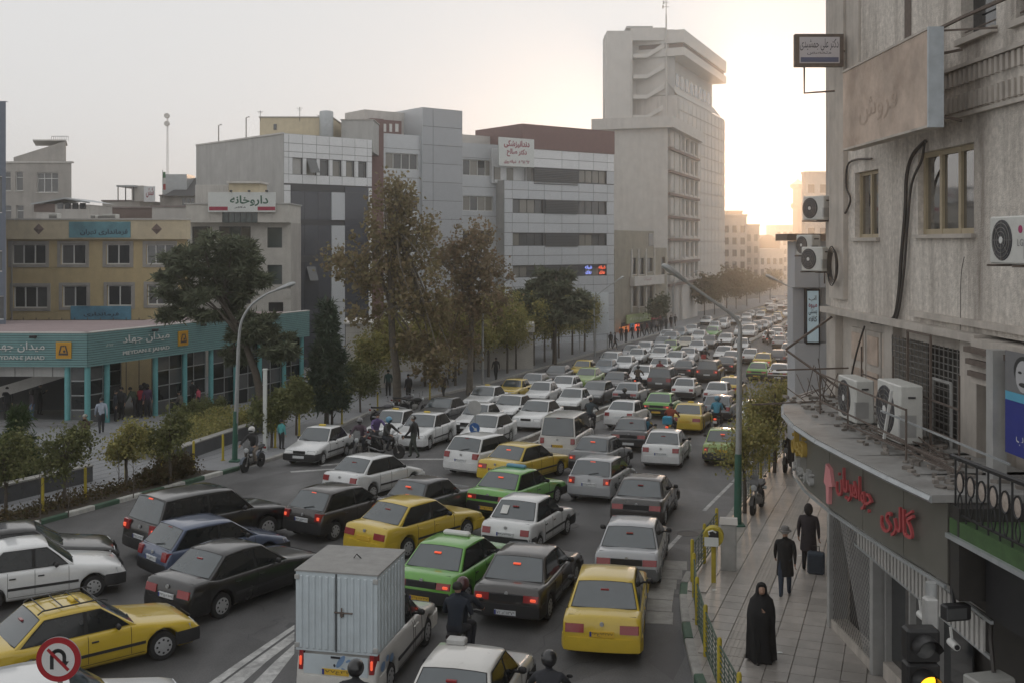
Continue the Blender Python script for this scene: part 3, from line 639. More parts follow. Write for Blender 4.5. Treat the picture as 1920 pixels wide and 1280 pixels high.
# --- white panelled building, blank cement side wall
c0 = Vector((X(532,94), 94)); d1 = Vector((1.1625,1)).normalized(); pl = Plane(c0, d1)
r = root_at('panelled_building', 'five-storey white panelled office block with blank cement side wall', c0.x, c0.y)
uE = pl.u(697); zt = Z(250,94); gzz = gz(96)-1
wins = [(549,566,297,327),(575,592,299,330),(600,615,300,331),(624,639,302,332),(649,663,303,333),(672,686,305,335)]
hs_ = px_facade(r, pl, wins, 0, uE, gzz, zt, m_jnt, 1, m_tmet, [m_glass2, m_glass3], 1.2, m_con3, depth=.2, fw=.05)
zc = pl.uv(540,344)[1]
# cladding panels above the curtain wall, cut around the windows
cols = [0, pl.u(541)] + [pl.u(p) for p in (567, 593, 617, 641, 665, 688)] + [uE]
rows = [zt, pl.uv(532,268)[1], pl.uv(532,284)[1], hs_[0][3]+.03, hs_[0][2]-.03, pl.uv(532,344)[1]]
for i, (a, b) in enumerate(zip(cols, cols[1:])):
    for j, (t0, t1) in enumerate(zip(rows, rows[1:])):
        spans = [(a, b)]
        if j == 3:
            for h in hs_:
                nxt = []
                for p, q in spans:
                    if h[1] <= p or h[0] >= q: nxt.append((p, q)); continue
                    if h[0]-.03 > p+.05: nxt.append((p, h[0]-.03))
                    if h[1]+.03 < q-.05: nxt.append((h[1]+.03, q))
                spans = nxt
        for p, q in spans:
            mb = MB(); pl.box(mb, p+.02, q-.02, t1+.02, t0-.02, .003, .05); obj('panel', mb, m_pan, r, world=True)
mb = MB(); h = hs_[1]; pl.box(mb, 0, h[1]-h[0], 0, h[3]-h[2], 0, .04)
sash = MB(); sash.add([pl.w(h[0],h[3],.02), pl.w(h[1],h[3],.02), pl.w(h[1],h[2]+.25,.75), pl.w(h[0],h[2]+.25,.75)], [(0,3,2,1)]); obj('open_sash', sash, m_glass3, r, world=True)
# slate curtain wall below
ua, ub, uc = pl.u(545), pl.u(620), pl.u(645); z1 = pl.uv(545,347)[1]; zz = [z1, pl.uv(545,358)[1], pl.uv(545,412)[1], pl.uv(545,422)[1], pl.uv(545,480)[1], pl.uv(545,492)[1], pl.uv(545,570)[1], gzz]
for i in range(len(zz)-1):
    n = 3 if zz[i]-zz[i+1] > 1.2 else 1
    for k in range(n):
        a = ua+(ub-ua)*k/n; b = ua+(ub-ua)*(k+1)/n; mb = MB(); pl.box(mb, a+.012, b-.012, zz[i+1]+.012, zz[i]-.012, .006, .08); obj('slate_pane', mb, m_curt if n == 3 else m_fdark, r, world=True)
    mb = MB(); pl.box(mb, pl.u(646), pl.u(690), zz[i+1]+.012, zz[i]-.012, .006, .08); obj('slate_pane', mb, m_curt, r, world=True)
    if n == 3: mb = MB(); pl.box(mb, ub+.01, uc, zz[i+1]+.02, zz[i]-.02, .005, .16); obj('panel', mb, m_pang, r, world=True)
    for p, q in ((0, ua-.02),(pl.u(690)+.02, uE)):
        mb = MB(); pl.box(mb, p+.02, q-.02, zz[i+1]+.02, zz[i]-.02, .003, .05); obj('panel', mb, m_pan, r, world=True)
sash = MB(); a, b = pl.u(574), pl.u(590); s0, s1 = pl.uv(582,500)[1], pl.uv(582,526)[1]; sash.add([pl.w(a,s0,.1), pl.w(b,s0,.1), pl.w(b,s1,.7), pl.w(a,s1,.7)], [(0,3,2,1)]); obj('open_sash', sash, m_glass3, r, world=True)
# blank side wall and roof body
d2 = Vector((-.955,1)).normalized(); L2 = 16.2; e2 = c0+d2*L2; nE = c0+d1*uE; back = nE+d2*L2
mb = MB(); zs = zt-.05; a, b = c0+d1*.05, e2+d1*.05
mb.prism(ccw([tuple(c0+d1*.03-Vector((d1.y,-d1.x))*.05), tuple(nE-d1*.03-Vector((d1.y,-d1.x))*.6), tuple(back), tuple(e2)]), gzz, zt-.02); obj('side_wall', mb, m_con3, r, world=True)
mb = MB(); mb.tube([tuple(e2)+(zt,), tuple(c0)+(zt,)], .1, 4); obj('coping', mb, m_con2, r, world=True)
for t0, hgt in ((.28,1.6),(.62,1.9)):
    p = c0.lerp(e2, 1-t0 if t0 < .5 else .4); mb = MB(); mb.tube([(p.x,p.y,zt-.1),(p.x,p.y,zt+hgt),(p.x+.3,p.y,zt+hgt+.1)], .06, 5); obj('vent_pipe', mb, m_con1, r, world=True)
def on_roof(name, label, x0, x1, y0, y1, Y, m, dy=4, cat='roof structure'):
    t_ = thing(name, label, cat, (X((x0+x1)/2,Y),Y,Z(y1,Y))); mb = MB(); mb.box(X(x0,Y),X(x1,Y),Y,Y+dy,Z(y1,Y)-1.2,Z(y0,Y)); obj('wall', mb, m, t_, world=True)
    mb = MB(); mb.box(X(x0,Y)-.08,X(x1,Y)+.08,Y-.08,Y+dy+.08,Z(y0,Y)+.002,Z(y0,Y)+.1); obj('coping', mb, m_con1, t_, world=True); return t_
t_ = on_roof('roof_house', 'cream plastered roof house with one small window on the white panelled block', 487, 622, 221, 256, 101, m_tanp, 6)
mb = MB(); mb.box(X(513,101),X(519,101),100.96,100.99,Z(244,101),Z(233,101)); obj('window', mb, m_glass, t_, world=True)
t_ = on_roof('roof_house', 'grey roof screen wall beside the steel water tank', 640, 700, 226, 262, 101.5, m_con3, 5)
t_ = thing('water_tank', 'bluish steel water tank standing on the panelled block roof', 'tank', (X(612,100.5),100.5,Z(262,100.5))); mb = MB(); mb.lathe([(.6,0),(.66,.1),(.66,2.5),(.6,2.6),(.1,2.7)], 16, 'z', (0,0,.05)); obj('drum', mb, m_tmet, t_, 40)
mb = MB()
for a in range(4): mb.tube([(.5*cos(a*1.57),.5*sin(a*1.57),-.8),(.5*cos(a*1.57),.5*sin(a*1.57),.1)], .05, 4)
obj('stand', mb, m_dk, t_)
for xx, yy in ((562,207),(600,222),(488,214)):
    t_ = thing('antenna', 'thin rooftop aerial on the white panelled block', 'antenna', (X(xx,101),101,Z(224,101)), group='aerials on the panelled block'); mb = MB(); h = Z(yy,101)-Z(224,101)+.3; mb.tube([(0,0,-.2),(0,0,h)], .03, 4); obj('mast', mb, m_dk, t_); mb = MB(); mb.tube([(-.3,0,h*.9),(.3,0,h*.9)], .02, 4); mb.tube([(-.2,0,h*.75),(.2,0,h*.75)], .02, 4); obj('rod', mb, m_dk, t_)

# --- stepped grey building with red-brown strip and stair tower
cE = Vector((X(697,105.3),105.3)); pl = Plane(cE, (1.25,1)); r = root_at('stepped_building', 'stepped grey office block with red-brown strip and plain stair tower', cE.x, cE.y)
u1, u2, u3 = pl.u(719), pl.u(788), pl.u(863); g0 = gz(108)-1
mb = MB(); pl.box(mb, 0, u1-.01, g0, pl.uv(697,222)[1], -6, .05); obj('red_brown_strip', mb, m_redb, r, world=True)
zE = pl.uv(719,250)[1]; rects = [(723,784,288,318),(726,786,367,397),(726,786,445,475),(726,786,520,550)]
hs_ = px_facade(r, pl, rects, u1, u2, g0, zE, m_pang, 4, m_frame, [m_glass2, m_glass3], 6, m_con3, fw=.07)
mb = MB(); pl.box(mb, u1-.01, pl.u(756), zE, pl.uv(719,224)[1], -6, -.3); obj('red_brown_roof_wall', mb, m_redb, r, world=True)
for a, b in ((722,727),(733,738),(744,750)):
    mb = MB(); pl.box(mb, pl.u(a), pl.u(b), pl.uv(a,247)[1], pl.uv(a,232)[1], -.3, -.28); obj('window', mb, m_frame, r, world=True)
mb = MB(); pl.box(mb, pl.u(713), u2+.5, zE-1, pl.uv(713,200)[1], -7, -3); obj('upper_room', mb, m_con2, r, world=True)
zT = pl.uv(790,202)[1]
mb = MB(); pl.box(mb, u2, u3, g0, zT, -8, .35); obj('stair_tower', mb, m_jnt, r, world=True)
nr = 11
for k in range(nr):
    z_ = zT-k*1.9
    for a, b in ((u2+.0, u2+(u3-u2)*.26),(u2+(u3-u2)*.26, u3)):
        mb = MB(); pl.box(mb, a+.02, b-.02, z_-1.88, z_-.02, .352, .4); obj('panel', mb, m_pand, r, world=True)
mb = MB(); pl.box(mb, u2-.003, u2+.02, g0, zT, -8, .4); obj('side_panel', mb, m_pang, r, world=True)
for k in range(1, 14):
    z_ = zE-k*1.45
    if any(h[2]-.1 < z_ < h[3]+.1 for h in hs_): continue
    mb = MB(); pl.box(mb, u1+.01, u2-.01, z_-.02, z_+.02, .001, .006); obj('panel_joint', mb, m_jnt, r, world=True)

# --- grey dental clinic block: set-back part and front part
cR = Vector((X(1151,128),128)); dC = Vector((1.32,1)).normalized(); uL = -(Vector((X(945,118),118))-cR).length
pl0 = Plane(cR, dC); L0 = -pl0.u(945); cL = cR-dC*L0; pl = Plane(cL, dC); uR = L0; g0 = gz(120)-1
r = root_at('clinic_building', 'grey panelled clinic block with ribbon windows, louvres and brown parapet', cL.x, cL.y)
zt = pl.uv(947,337)[1]; uS = pl.u(1000)
rows = [(374,400),(437,461),(498,520),(556,580)]; rects = []; nxs = []
for y0, y1 in rows:
    rects += [(961,1018,y0,y1),(1086,1137,y0+3,y1+3)]; nxs += [4, 4]
zlow = pl.uv(947,338)[1]; ztop = pl.uv(1020,281)[1]
hs_ = px_facade(r, pl, rects, 0, uR, g0, zlow, m_jnt, nxs, m_fdark, [m_glass2, m_glass3, m_glass3], 9, m_con3, fw=.06)
top_r = [(1086,1137,320,344)]
h5 = holes_px(pl, top_r); wall(r, pl, uS, uR, zlow, ztop, h5, m_jnt); window(r, pl, h5[0], 4, 1, m_fdark, m_glass2, fw=.06)
mb = MB(); pl.box(mb, uS, uR, zlow, ztop, -9, -.4); obj('upper_body', mb, m_con3, r, world=True)
mb = MB(); pl.box(mb, pl.u(978), uR+.02, ztop+.003, pl.uv(1152,247)[1], -9, .12); obj('brown_parapet', mb, m_redb, r, world=True)
mb = MB(); pl.box(mb, pl.u(912), pl.u(980), pl.uv(912,262)[1], pl.uv(912,243)[1], -9, -6); obj('roof_slab', mb, m_con2, r, world=True)
# louvres
for (y0, y1) in [(317,345)]+rows:
    hh = holes_px(pl, [(1000 if y0 == 317 else 1021,1083,y0+1,y1+2)])[0]; n = 9
    for k in range(n):
        z_ = hh[2]+(hh[3]-hh[2])*k/n; mb = MB(); pl.box(mb, hh[0]+.05, hh[1]-.05, z_+.01, z_+(hh[3]-hh[2])/n*.6, .02, .14); obj('louvre_slat', mb, m_louv, r, world=True)
# cladding courses between the windows
pc = [0, pl.u(960)] + [pl.u(p) for p in (990, 1020, 1053, 1085, 1112, 1138)] + [uR]
lev = [(zlow, None)]
bands = [(zlow-.01, holes_px(pl,[rects[0]])[0][3])]
for i in range(3): bands.append((holes_px(pl,[rects[i*2]])[0][2], holes_px(pl,[rects[i*2+2]])[0][3]))
bands.append((holes_px(pl,[rects[6]])[0][2], g0))
for t0, t1 in bands:
    n = 2 if t0-t1 < 3.2 else 3
    for i, (a, b) in enumerate(zip(pc, pc[1:])):
        for k in range(n):
            z1_, z0_ = t0-(t0-t1)*k/n, t0-(t0-t1)*(k+1)/n
            mb = MB(); pl.box(mb, a+.025, b-.025, z0_+.025, z1_-.025, .003, .05); obj('panel', mb, m_pang, r, world=True)
for i, y in enumerate(rows):
    h0, h1 = hs_[i*2], hs_[i*2+1]
    for a, b in ((0, h0[0]),(h1[1], uR)):
        mb = MB(); pl.box(mb, a+.025, b-.025, h0[2]+.025, h0[3]-.025, .003, .05); obj('panel', mb, m_pang, r, world=True)
for a, b in zip([uS]+pc[4:], pc[4:]+[uR]):
    if b-a < .1: continue
    for t0, t1 in ((ztop, (ztop+h5[0][3])/2), ((ztop+h5[0][3])/2, h5[0][3])):
        mb = MB(); pl.box(mb, a+.025, b-.025, t1+.025, t0-.025, .003, .05); obj('panel', mb, m_pan, r, world=True)
mb = MB(); pl.box(mb, h5[0][1]+.03, uR-.025, h5[0][2], h5[0][3]-.02, .003, .05); obj('panel', mb, m_pang, r, world=True)
# set-back wing
pw = Plane(cL-dC*0+Vector((-dC.y, dC.x))*1.5, dC); ua, ub = pw.u(864), pw.u(962)
rects = [(868,925,300,330),(868,925,368,396),(868,925,432,460),(868,925,496,522)]
hs2 = px_facade(r, pw, rects, ua, ub, g0, pw.uv(900,270)[1], m_pang, 4, m_frame, [m_glass2, m_glass], 7, m_con3, fw=.07)
for k in range(1, 12):
    z_ = pw.uv(900,270)[1]-k*1.6
    if not any(h[2]-.1 < z_ < h[3]+.1 for h in hs2): mb = MB(); pw.box(mb, ua+.01, ub-.01, z_-.02, z_+.02, .001, .006); obj('panel_joint', mb, m_jnt, r, world=True)
mb = MB(); pl.box(mb, pl.u(935), uS+.02, zlow-.3, pl.uv(1000,281)[1], -8, -1.2); obj('roof_room', mb, m_pan, r, world=True)
for a, b in ((938,950),(962,974)):
    mb = MB(); pl.box(mb, pl.u(a), pl.u(b), zlow+.1, pl.uv(960,314)[1], -1.19, -1.15); obj('window', mb, m_glass2, r, world=True)
# dentist signboard on the roof terrace
t_ = thing('dentist_sign', 'white roof signboard with three lines of crimson script on the clinic', 'sign', pl.w(pl.u(965), zlow, -.9)); t_['kind'] = 'thing'
za, zb_ = pl.uv(965,313)[1], pl.uv(965,260)[1]; ua, ub = pl.u(932), pl.u(998); mb = MB(); pl.box(mb, ua, ub, za, zb_, .2, .35); obj('board', mb, m_sgn, t_, world=True)
uc = (ua+ub)/2; hgt = zb_-za
for body, f, hh, ww in ((fa('دندانپزشکی'), .77, .95, 3.6), (fa('دکتر صالح'), .48, .9, 2.8), (fa('شبانه روزی')+'   '+'۸ ۳۱۸ ۳۱۴', .17, .55, 3.6)):
    text_on('lettering', body, m_pinkred, t_, pl.w(uc, za+hgt*f, .35), tuple(pl.d), hh, ww, .01, bold=.035)
for a in (936, 994):
    mb = MB(); p0, p1 = pl.w(pl.u(a),zlow-.2,-.95), pl.w(pl.u(a),za,-.95); mb.tube([p0,p1],.05,4); obj('post', mb, m_dk, t_, world=True)
# lit window signs
m_neb = mat('neon_blue', (.2,.25,.6), .5, var=0, emit=(.28,.35,1.0), estr=.9); m_ner = mat('neon_red', (.6,.1,.05), .5, var=0, emit=(1.0,.13,.05), estr=.9)
for a, b, mm, lab in ((1096,1110,m_neb,'lit blue and white window sign in the clinic'),(1121,1136,m_ner,'lit red and orange window sign in the clinic')):
    t_ = thing('window_sign', lab, 'sign', pl.w(pl.u((a+b)/2), pl.uv(a,518)[1], .1)); p_ = pl.uv(a,517)[1]
    text_on('lettering', fa('شبانه'), mm, t_, pl.w(pl.u((a+b)/2), pl.uv(a,502)[1], .02), tuple(pl.d), .5, 1.1, .02, bold=.03); text_on('lettering', fa('روزی'), mm, t_, pl.w(pl.u((a+b)/2), pl.uv(a,511)[1], .02), tuple(pl.d), .45, .9, .02, bold=.03)

# --- old narrow building
m_old = mat('old_plaster', (.30,.275,.225), .9, var=.2, scale=1, stain=.4, streak=True, stain_col=(.17,.155,.13))
pO = Vector((X(1153,141),141)); dO = Vector((X(1250,157)-X(1153,141),16)).normalized(); pl = Plane(pO, dO); uR = pl.u(1250); g0 = gz(150)-1
r = root_at('old_shop_house', 'narrow old plastered shop house with tall window slots and roof room', pO.x, pO.y)
zt = pl.uv(1183,466)[1]
rects = [(1184,1193,484,515),(1199,1208,484,515),(1214,1224,484,510),(1240,1247,482,515),(1184,1194,537,575),(1199,1208,537,575),(1214,1224,537,570)]
px_facade(r, pl, rects, 0, uR, g0, zt, m_old, 1, m_fdark, m_glass, 8, m_old, sill=m_con2)
mb = MB(); pl.box(mb, .3, pl.u(1232), zt, pl.uv(1155,432)[1], -6, -.5); obj('roof_room', mb, m_old, r, world=True)
mb = MB(); pl.box(mb, pl.u(1222), pl.u(1231), zt+.3, pl.uv(1226,438)[1], -.5, -.46); obj('window', mb, m_glass, r, world=True)
for a in (1183,1196,1210,1226): mb = MB(); pl.box(mb, pl.u(a)-.12, pl.u(a)+.12, pl.uv(a,586)[1], zt-.1, .003, .18); obj('pilaster', mb, m_con2, r, world=True)
mb = MB(); pl.box(mb, pl.u(1180), pl.u(1236), pl.uv(1200,535)[1], pl.uv(1200,518)[1], .05, .8); obj('balcony_band', mb, m_con2, r, world=True)
text_on('lettering', fa('کلینیک'), m_pinkred, r, pl.w(pl.u(1205), pl.uv(1200,524)[1], .8), tuple(pl.d), .45, 2.6, .01)
mb = MB(); pl.box(mb, pl.u(1165), uR, g0, pl.uv(1200,600)[1], .02, .1); obj('shop_front', mb, m_curt, r, world=True)
m_gsign = mat('olive_sign', (.30,.36,.16), .6, var=.1); m_osign = mat('orange_sign', (.5,.16,.03), .6, var=.1, emit=(1,.25,.05), estr=.25)
def shop_sign(label, pl, a, b, y0, y1, m, body, tm_, out=.6):
    t_ = thing('shop_sign', label, 'sign', pl.w(pl.u((a+b)/2), pl.uv(a,y1)[1], out)); mb = MB(); z0, z1 = pl.uv((a+b)/2,y1)[1], pl.uv((a+b)/2,y0)[1]; pl.box(mb, pl.u(a), pl.u(b), z0, z1, out-.2, out); obj('board', mb, m, t_, world=True)
    text_on('lettering', body, tm_, t_, pl.w(pl.u((a+b)/2), (z0+z1)/2, out), tuple(pl.d), (z1-z0)*.55, (pl.u(b)-pl.u(a))*.75, .012); return t_
shop_sign('long olive green shop fascia sign at the foot of the old shop house', pl, 1168, 1213, 588, 604, m_gsign, fa('داروخانه'), m_sgn)
shop_sign('vertical lit red shop sign at the foot of the old shop house', pl, 1184, 1190, 608, 626, m_ner, fa('آش'), m_sgn, .7)
shop_sign('low orange shop sign beside the white hoarding', pl, 1151, 1166, 612, 626, m_osign, fa('کافه'), m_sgn, 1.0)
shop_sign('small blue square sign above the pavement by the white hoarding', pl, 1169, 1176, 606, 618, m_blue, fa('پ'), m_sgn, 1.1)
shop_sign('red shop fascia sign beyond the old shop house', pl, 1214, 1232, 582, 598, m_red, fa('لباس'), m_sgn, .8)

# --- slab block with window grid
c1 = Vector((X(1252,165),165)); pl = Plane(c1, (.36,1)); uR = pl.u(1308); g0 = gz(170)-2; zt = pl.uv(1252,240)[1]
r = root_at('slab_block', 'nine-storey beige slab block with fin windows and blank concrete end wall', c1.x, c1.y)
lines = [240, 279, 322, 365, 408, 451, 494]; rects = []
us = [pl.u(1257)+(uR-pl.u(1257)-.4)*k/5.6 for k in range(6)]
zl = [pl.uv(1252,y)[1] for y in lines]+[pl.uv(1252,537)[1]]; hs_ = []
for i in range(7):
    for u in us: hs_.append((u+.4, u+2.6, zl[i+1]+.75, zl[i]-.25))
facade(r, pl, 0, uR, g0, zt, hs_, m_con2, 12, m_con2, .35)
for h in hs_: window(r, pl, h, 2, 1, m_con2, m_glass, .3, .08)
for u in us:
    for i in range(7):
        mb = MB(); pl.box(mb, u+2.75, u+3.3, zl[i+1]+.5, zl[i]-.2, .004, .14); obj('fin', mb, m_con2, r, world=True)
for i in range(1, 8):
    mb = MB(); pl.box(mb, 0, uR, zl[i]-.1, zl[i]+.3, .004, .45); obj('ledge', mb, m_brown, r, world=True)
mb = MB(); pl.box(mb, -.8, uR, zt+.003, pl.uv(1252,219)[1], -12, 1.0); obj('cornice', mb, m_con2, r, world=True)
d2 = Vector((-1.08,1)).normalized(); e2 = c1+d2*12.6; nb = Vector((pl.d.x,pl.d.y))
mb = MB(); mb.prism(ccw([tuple(c1), tuple(e2), tuple(e2+nb*12), tuple(c1+nb*12)]), g0, pl.uv(1252,219)[1]-.3); obj('end_wall', mb, m_con2, r, world=True)
mb = MB(); mb.lathe([(3.2,0),(3.3,.2),(3.2,.5),(2.6,.8)], 20, 'z', (e2.x+3.6,e2.y+3,pl.uv(1252,219)[1]-.3)); obj('roof_tank', mb, m_con1, r, 40, world=True)

# --- tall tower with outside stairs
Yt = 196; c1 = Vector((X(1272,Yt),Yt)); plf = Plane((X(1138,Yt),Yt), FR); pls = Plane(c1, (.42,1)); uR = pls.u(1358); g0 = gz(200)-2; zt = Z(58,Yt); zt2 = Z(180,Yt)
r = root_at('office_tower', 'tall pale concrete tower with outdoor escape stair and overhanging top floor', X(1240,Yt), Yt)
m_twr = mat('tower_concrete', (.55,.53,.50), .85, var=.1, scale=.5, stain=.15, streak=True, stain_col=(.28,.27,.25)); m_twg = mat('tower_grid', (.47,.44,.41), .7, var=.25, scale=1.2, stretch=(2,2,.15))
mb = MB(); plf.box(mb, 0, plf.u(1186), g0, zt, -9, 0); obj('left_shaft', mb, m_twr, r, world=True)
mb = MB(); plf.box(mb, plf.u(1186)+.01, plf.u(1250), g0, Z(47,Yt), -9, -2.6); obj('stair_core', mb, m_twr, r, world=True)
mb = MB(); plf.box(mb, plf.u(1178), plf.u(1228), Z(47,Yt), Z(43,Yt), -8, -3); obj('roof_house', mb, m_con3, r, world=True)
mb = MB(); plf.box(mb, plf.u(1186)+.02, plf.u(1250), Z(76,Yt), Z(52,Yt), -2.6, -.1); obj('stair_canopy', mb, m_twr, r, world=True)
mb = MB(); plf.box(mb, plf.u(1251), plf.u(1266), g0, Z(55,Yt), -9, -.4); obj('service_shaft', mb, m_con3, r, world=True)
for k, y in enumerate((101, 140, 178, 216)):
    z_ = Z(y,Yt); mb = MB(); plf.box(mb, plf.u(1187), plf.u(1213), z_-.7, z_, -2.6, -.1); obj('stair_landing', mb, m_twr, r, world=True)
    mb = MB(); a, b = plf.u(1213), plf.u(1247); mb.add([plf.w(a,z_-.7,-.2), plf.w(b,z_+1.2,-.2), plf.w(b,z_+2.2,-.2), plf.w(a,z_,-.2), plf.w(a,z_-.7,-1.5), plf.w(b,z_+1.2,-1.5), plf.w(b,z_+2.2,-1.5), plf.w(a,z_,-1.5)], [(0,1,2,3),(0,4,5,1),(3,2,6,7),(4,7,6,5)]); obj('stair_flight', mb, m_twr, r, world=True)
    mb = MB(); plf.box(mb, plf.u(1204), plf.u(1222), z_, z_+2.2, -2.6, -2.55); obj('door', mb, m_dk, r, world=True)
mb = MB(); mb.tube([plf.w(plf.u(1249),g0+20,.1), plf.w(plf.u(1249),Z(28,Yt),.1)], .14, 5); mb.tube([plf.w(plf.u(1184),Z(215,Yt),.1), plf.w(plf.u(1184),Z(110,Yt),.1)], .1, 5); obj('pipe', mb, m_con2, r, world=True)
# street face with shallow grid
mb = MB(); pls.box(mb, -.9, uR, g0, pls.uv(1272,180)[1], -14, 0); obj('street_wall', mb, m_jnt if False else m_twg, r, world=True)
nU, nZ = 12, 15; zz0, zz1 = g0+6, pls.uv(1272,180)[1]-.2
for i in range(nU):
    for j in range(nZ):
        a = uR*i/nU; b = uR*(i+1)/nU; p = zz0+(zz1-zz0)*j/nZ; q = zz0+(zz1-zz0)*(j+1)/nZ
        mb = MB(); pls.box(mb, a+.12, b-.12, p+.12, q-.12, .004, .16); obj('wall_panel', mb, m_twr, r, world=True)
zA, zB, zC = pls.uv(1275,60)[1], pls.uv(1275,108)[1], pls.uv(1275,180)[1]
mb = MB(); pls.box(mb, -.5, uR*.9, zC+.003, zB, -14, -1.8); obj('upper_wall', mb, m_twr, r, world=True)
mb = MB(); pls.box(mb, -.9, uR*.9, zB+.003, pls.uv(1275,93)[1], -14, 1.3); obj('overhang', mb, m_twr, r, world=True)
mb = MB(); pls.box(mb, -.3, uR*.89, pls.uv(1275,93)[1], pls.uv(1275,84)[1], -14, .8); obj('recessed_glazing', mb, m_brown, r, world=True)
mb = MB(); pls.box(mb, -.9, uR*.9, pls.uv(1275,84)[1], zA, -14, 1.3); obj('parapet', mb, m_twr, r, world=True)
mb = MB()
for k in range(14): u = 1+uR*.85*k/14; pls.box(mb, u, u+uR*.04, zC+2.6, zC+4.6, -1.8, -1.75)
for k in range(9): u = 1+uR*.85*k/9; g_ = MB(); pls.box(g_, u, u+uR*.06, zC+2.4, zC+4.8, -1.8, -1.74); obj('window', g_, m_glass3, r, world=True)
mb = MB(); mb.add([pls.w(-.5,zC+.01,-.05), pls.w(uR*.93,zC+.01,-.05), pls.w(uR*.93,zC+2.2,-1.75), pls.w(-.5,zC+2.2,-1.75)], [(0,1,2,3)]); obj('sloping_sill', mb, m_twr, r, world=True)
t_ = thing('aerial_mast', 'thin aerial mast rising from the tower stair', 'antenna', (X(1249,Yt),Yt,Z(48,Yt))); mb = MB(); mb.tube([(0,0,0),(0,0,6)], .1, 4); obj('mast', mb, m_con3, t_)
for z_, a in ((4.2,.5),(3.4,.6),(5.4,.4)): mb = MB(); mb.tube([(-a,0,z_),(a,0,z_)], .06, 4); mb.box(-a-.1,-a+.15,-.1,.1,z_-.3,z_+.3); obj('dipole', mb, m_con3, t_)

# --- hazy blocks down the street
def farblock(label, x0, x1, y0, Y, m, nx, nz, dy=18, name='street_building'):
    r = root_at(name, label, X((x0+x1)/2,Y), Y); pl = Plane((X(x0,Y),Y), FR); u1 = pl.u(x1); g0 = gz(Y)-2; zt = Z(y0,Y); hs_ = []
    for i in range(nx):
        for j in range(nz):
            a = u1*(i+.22)/nx; b = u1*(i+.78)/nx; zz0 = g0+5+(zt-g0-6)*j/nz; hs_.append((a, b, zz0, zz0+(zt-g0-6)/nz*.58))
    wall(r, pl, 0, u1, g0, zt, hs_, m, .4)
    for h in hs_: g_ = MB(); pl.box(g_, h[0], h[1], h[2], h[3], -.45, -.38); obj('window', g_, m_glass3, r, world=True)
    mb = MB(); pl.box(mb, 0, u1, g0, zt-.02, -dy, -.5); pl.box(mb, -.2, u1+.2, zt, zt+.5, -dy, .3); obj('body', mb, m, r, world=True); return r
farblock('pale hazy apartment block just beyond the tall tower', 1340, 1400, 406, 250, m_con2, 4, 6, 22)
farblock('low hazy office block with stepped roof down the street', 1385, 1424, 424, 300, m_con1, 3, 5)
farblock('hazy brown block under the arched roof down the street', 1416, 1462, 452, 380, m_brown, 4, 4)
farblock('distant pale block closing the street end', 1455, 1500, 424, 470, m_con2, 4, 6)
farblock('hazy rust-brown block with flat roof along the street end', 1362, 1392, 398, 350, m_brown, 3, 6)
farblock('hazy beige block stepping down the street end', 1424, 1470, 470, 330, m_con2, 4, 3)
farblock('distant low grey block at the street end', 1380, 1440, 470, 520, m_con1, 5, 3)
farblock('light grey block beyond the minaret-like tower', 1510, 1600, 326, 230, m_con2, 4, 8, 3)
farblock('hazy cream block set back on the far side of the street', 1300, 1362, 440, 262, m_con2, 4, 5)
Ya = 395; t_ = thing('arched_roof', 'brown barrel-arched roof rising above the hazy street', 'roof', (X(1440,Ya),Ya,Z(470,Ya))); mb = MB(); rr = 22/F*Ya
rings = [[(rr*cos(a), y, rr*1.35*sin(a)) for a in np.linspace(0, pi, 15)] for y in (0, 14)]; mb.loft(rings, cap=False, closed=False); mb.add([(rr*cos(a), 0, rr*1.35*sin(a)) for a in np.linspace(0, pi, 15)], [tuple(range(15))]); obj('vault', mb, m_brown, t_, 60)
Ym = 420; t_ = thing('brick_minaret', 'slender hazy tower with flared tiled crown down the street', 'tower', (X(1496,Ym),Ym,gz(Ym))); zt = Z(335,Ym)-gz(Ym); k = 12/F*Ym; mb = MB()
mb.lathe([(k*.85,0),(k*.8,zt*.72),(k*1.15,zt*.74),(k*1.15,zt*.77),(k*.8,zt*.78),(k*.8,zt*.9),(k*1.25,zt*.92),(k*1.25,zt*.945)], 10); obj('shaft', mb, m_brown, t_)
mb = MB(); mb.lathe([(k*1.2,zt*.946),(k*.7,zt*.965),(k*.25,zt*.985),(.1,zt)], 10); obj('crown', mb, m_con2, t_)

# --- stone wall and canopy building near the plane tree
Yw = 77; r = root_at('stone_kiosk', 'low stone-clad service building with recessed gate behind the plane tree', X(690,Yw), Yw); pl = Plane((X(648,Yw),Yw), (1,.12)); u1 = pl.u(742); zt = pl.uv(690,608)[1]
hs_ = holes_px(pl, [(672,712,655,720)]); wall(r, pl, 0, u1, gz(Yw)-.5, zt, hs_, m_stone, .8); mb = MB(); h = hs_[0]; pl.box(mb, h[0], h[1], h[2], h[3], -.86, -.8); obj('gate', mb, m_con1, r, world=True)
mb = MB(); pl.box(mb, 0, u1, gz(Yw)-.5, zt-.05, -5, -.9); obj('body', mb, m_con3, r, world=True)
for k in range(6): mb = MB(); pl.box(mb, .02, u1-.02, zt-.62-k*.62, zt-.6-k*.62, .001, .006); obj('course_joint', mb, m_con1, r, world=True) if zt-.62-k*.62 > hs_[0][3] else None
mb = MB(); pl.box(mb, -.15, u1+.1, zt+.003, zt+.14, -5, .15); obj('coping', mb, m_con2, r, world=True)
Yw = 92; r = root_at('low_hall', 'long low hall with pale roof behind the yellow-green trees', X(860,Yw), Yw); mb = MB(); mb.box(X(742,Yw),X(1000,Yw),Yw,Yw+9,gz(Yw)-.5,Z(622,Yw)); obj('wall', mb, m_stone, r, world=True)
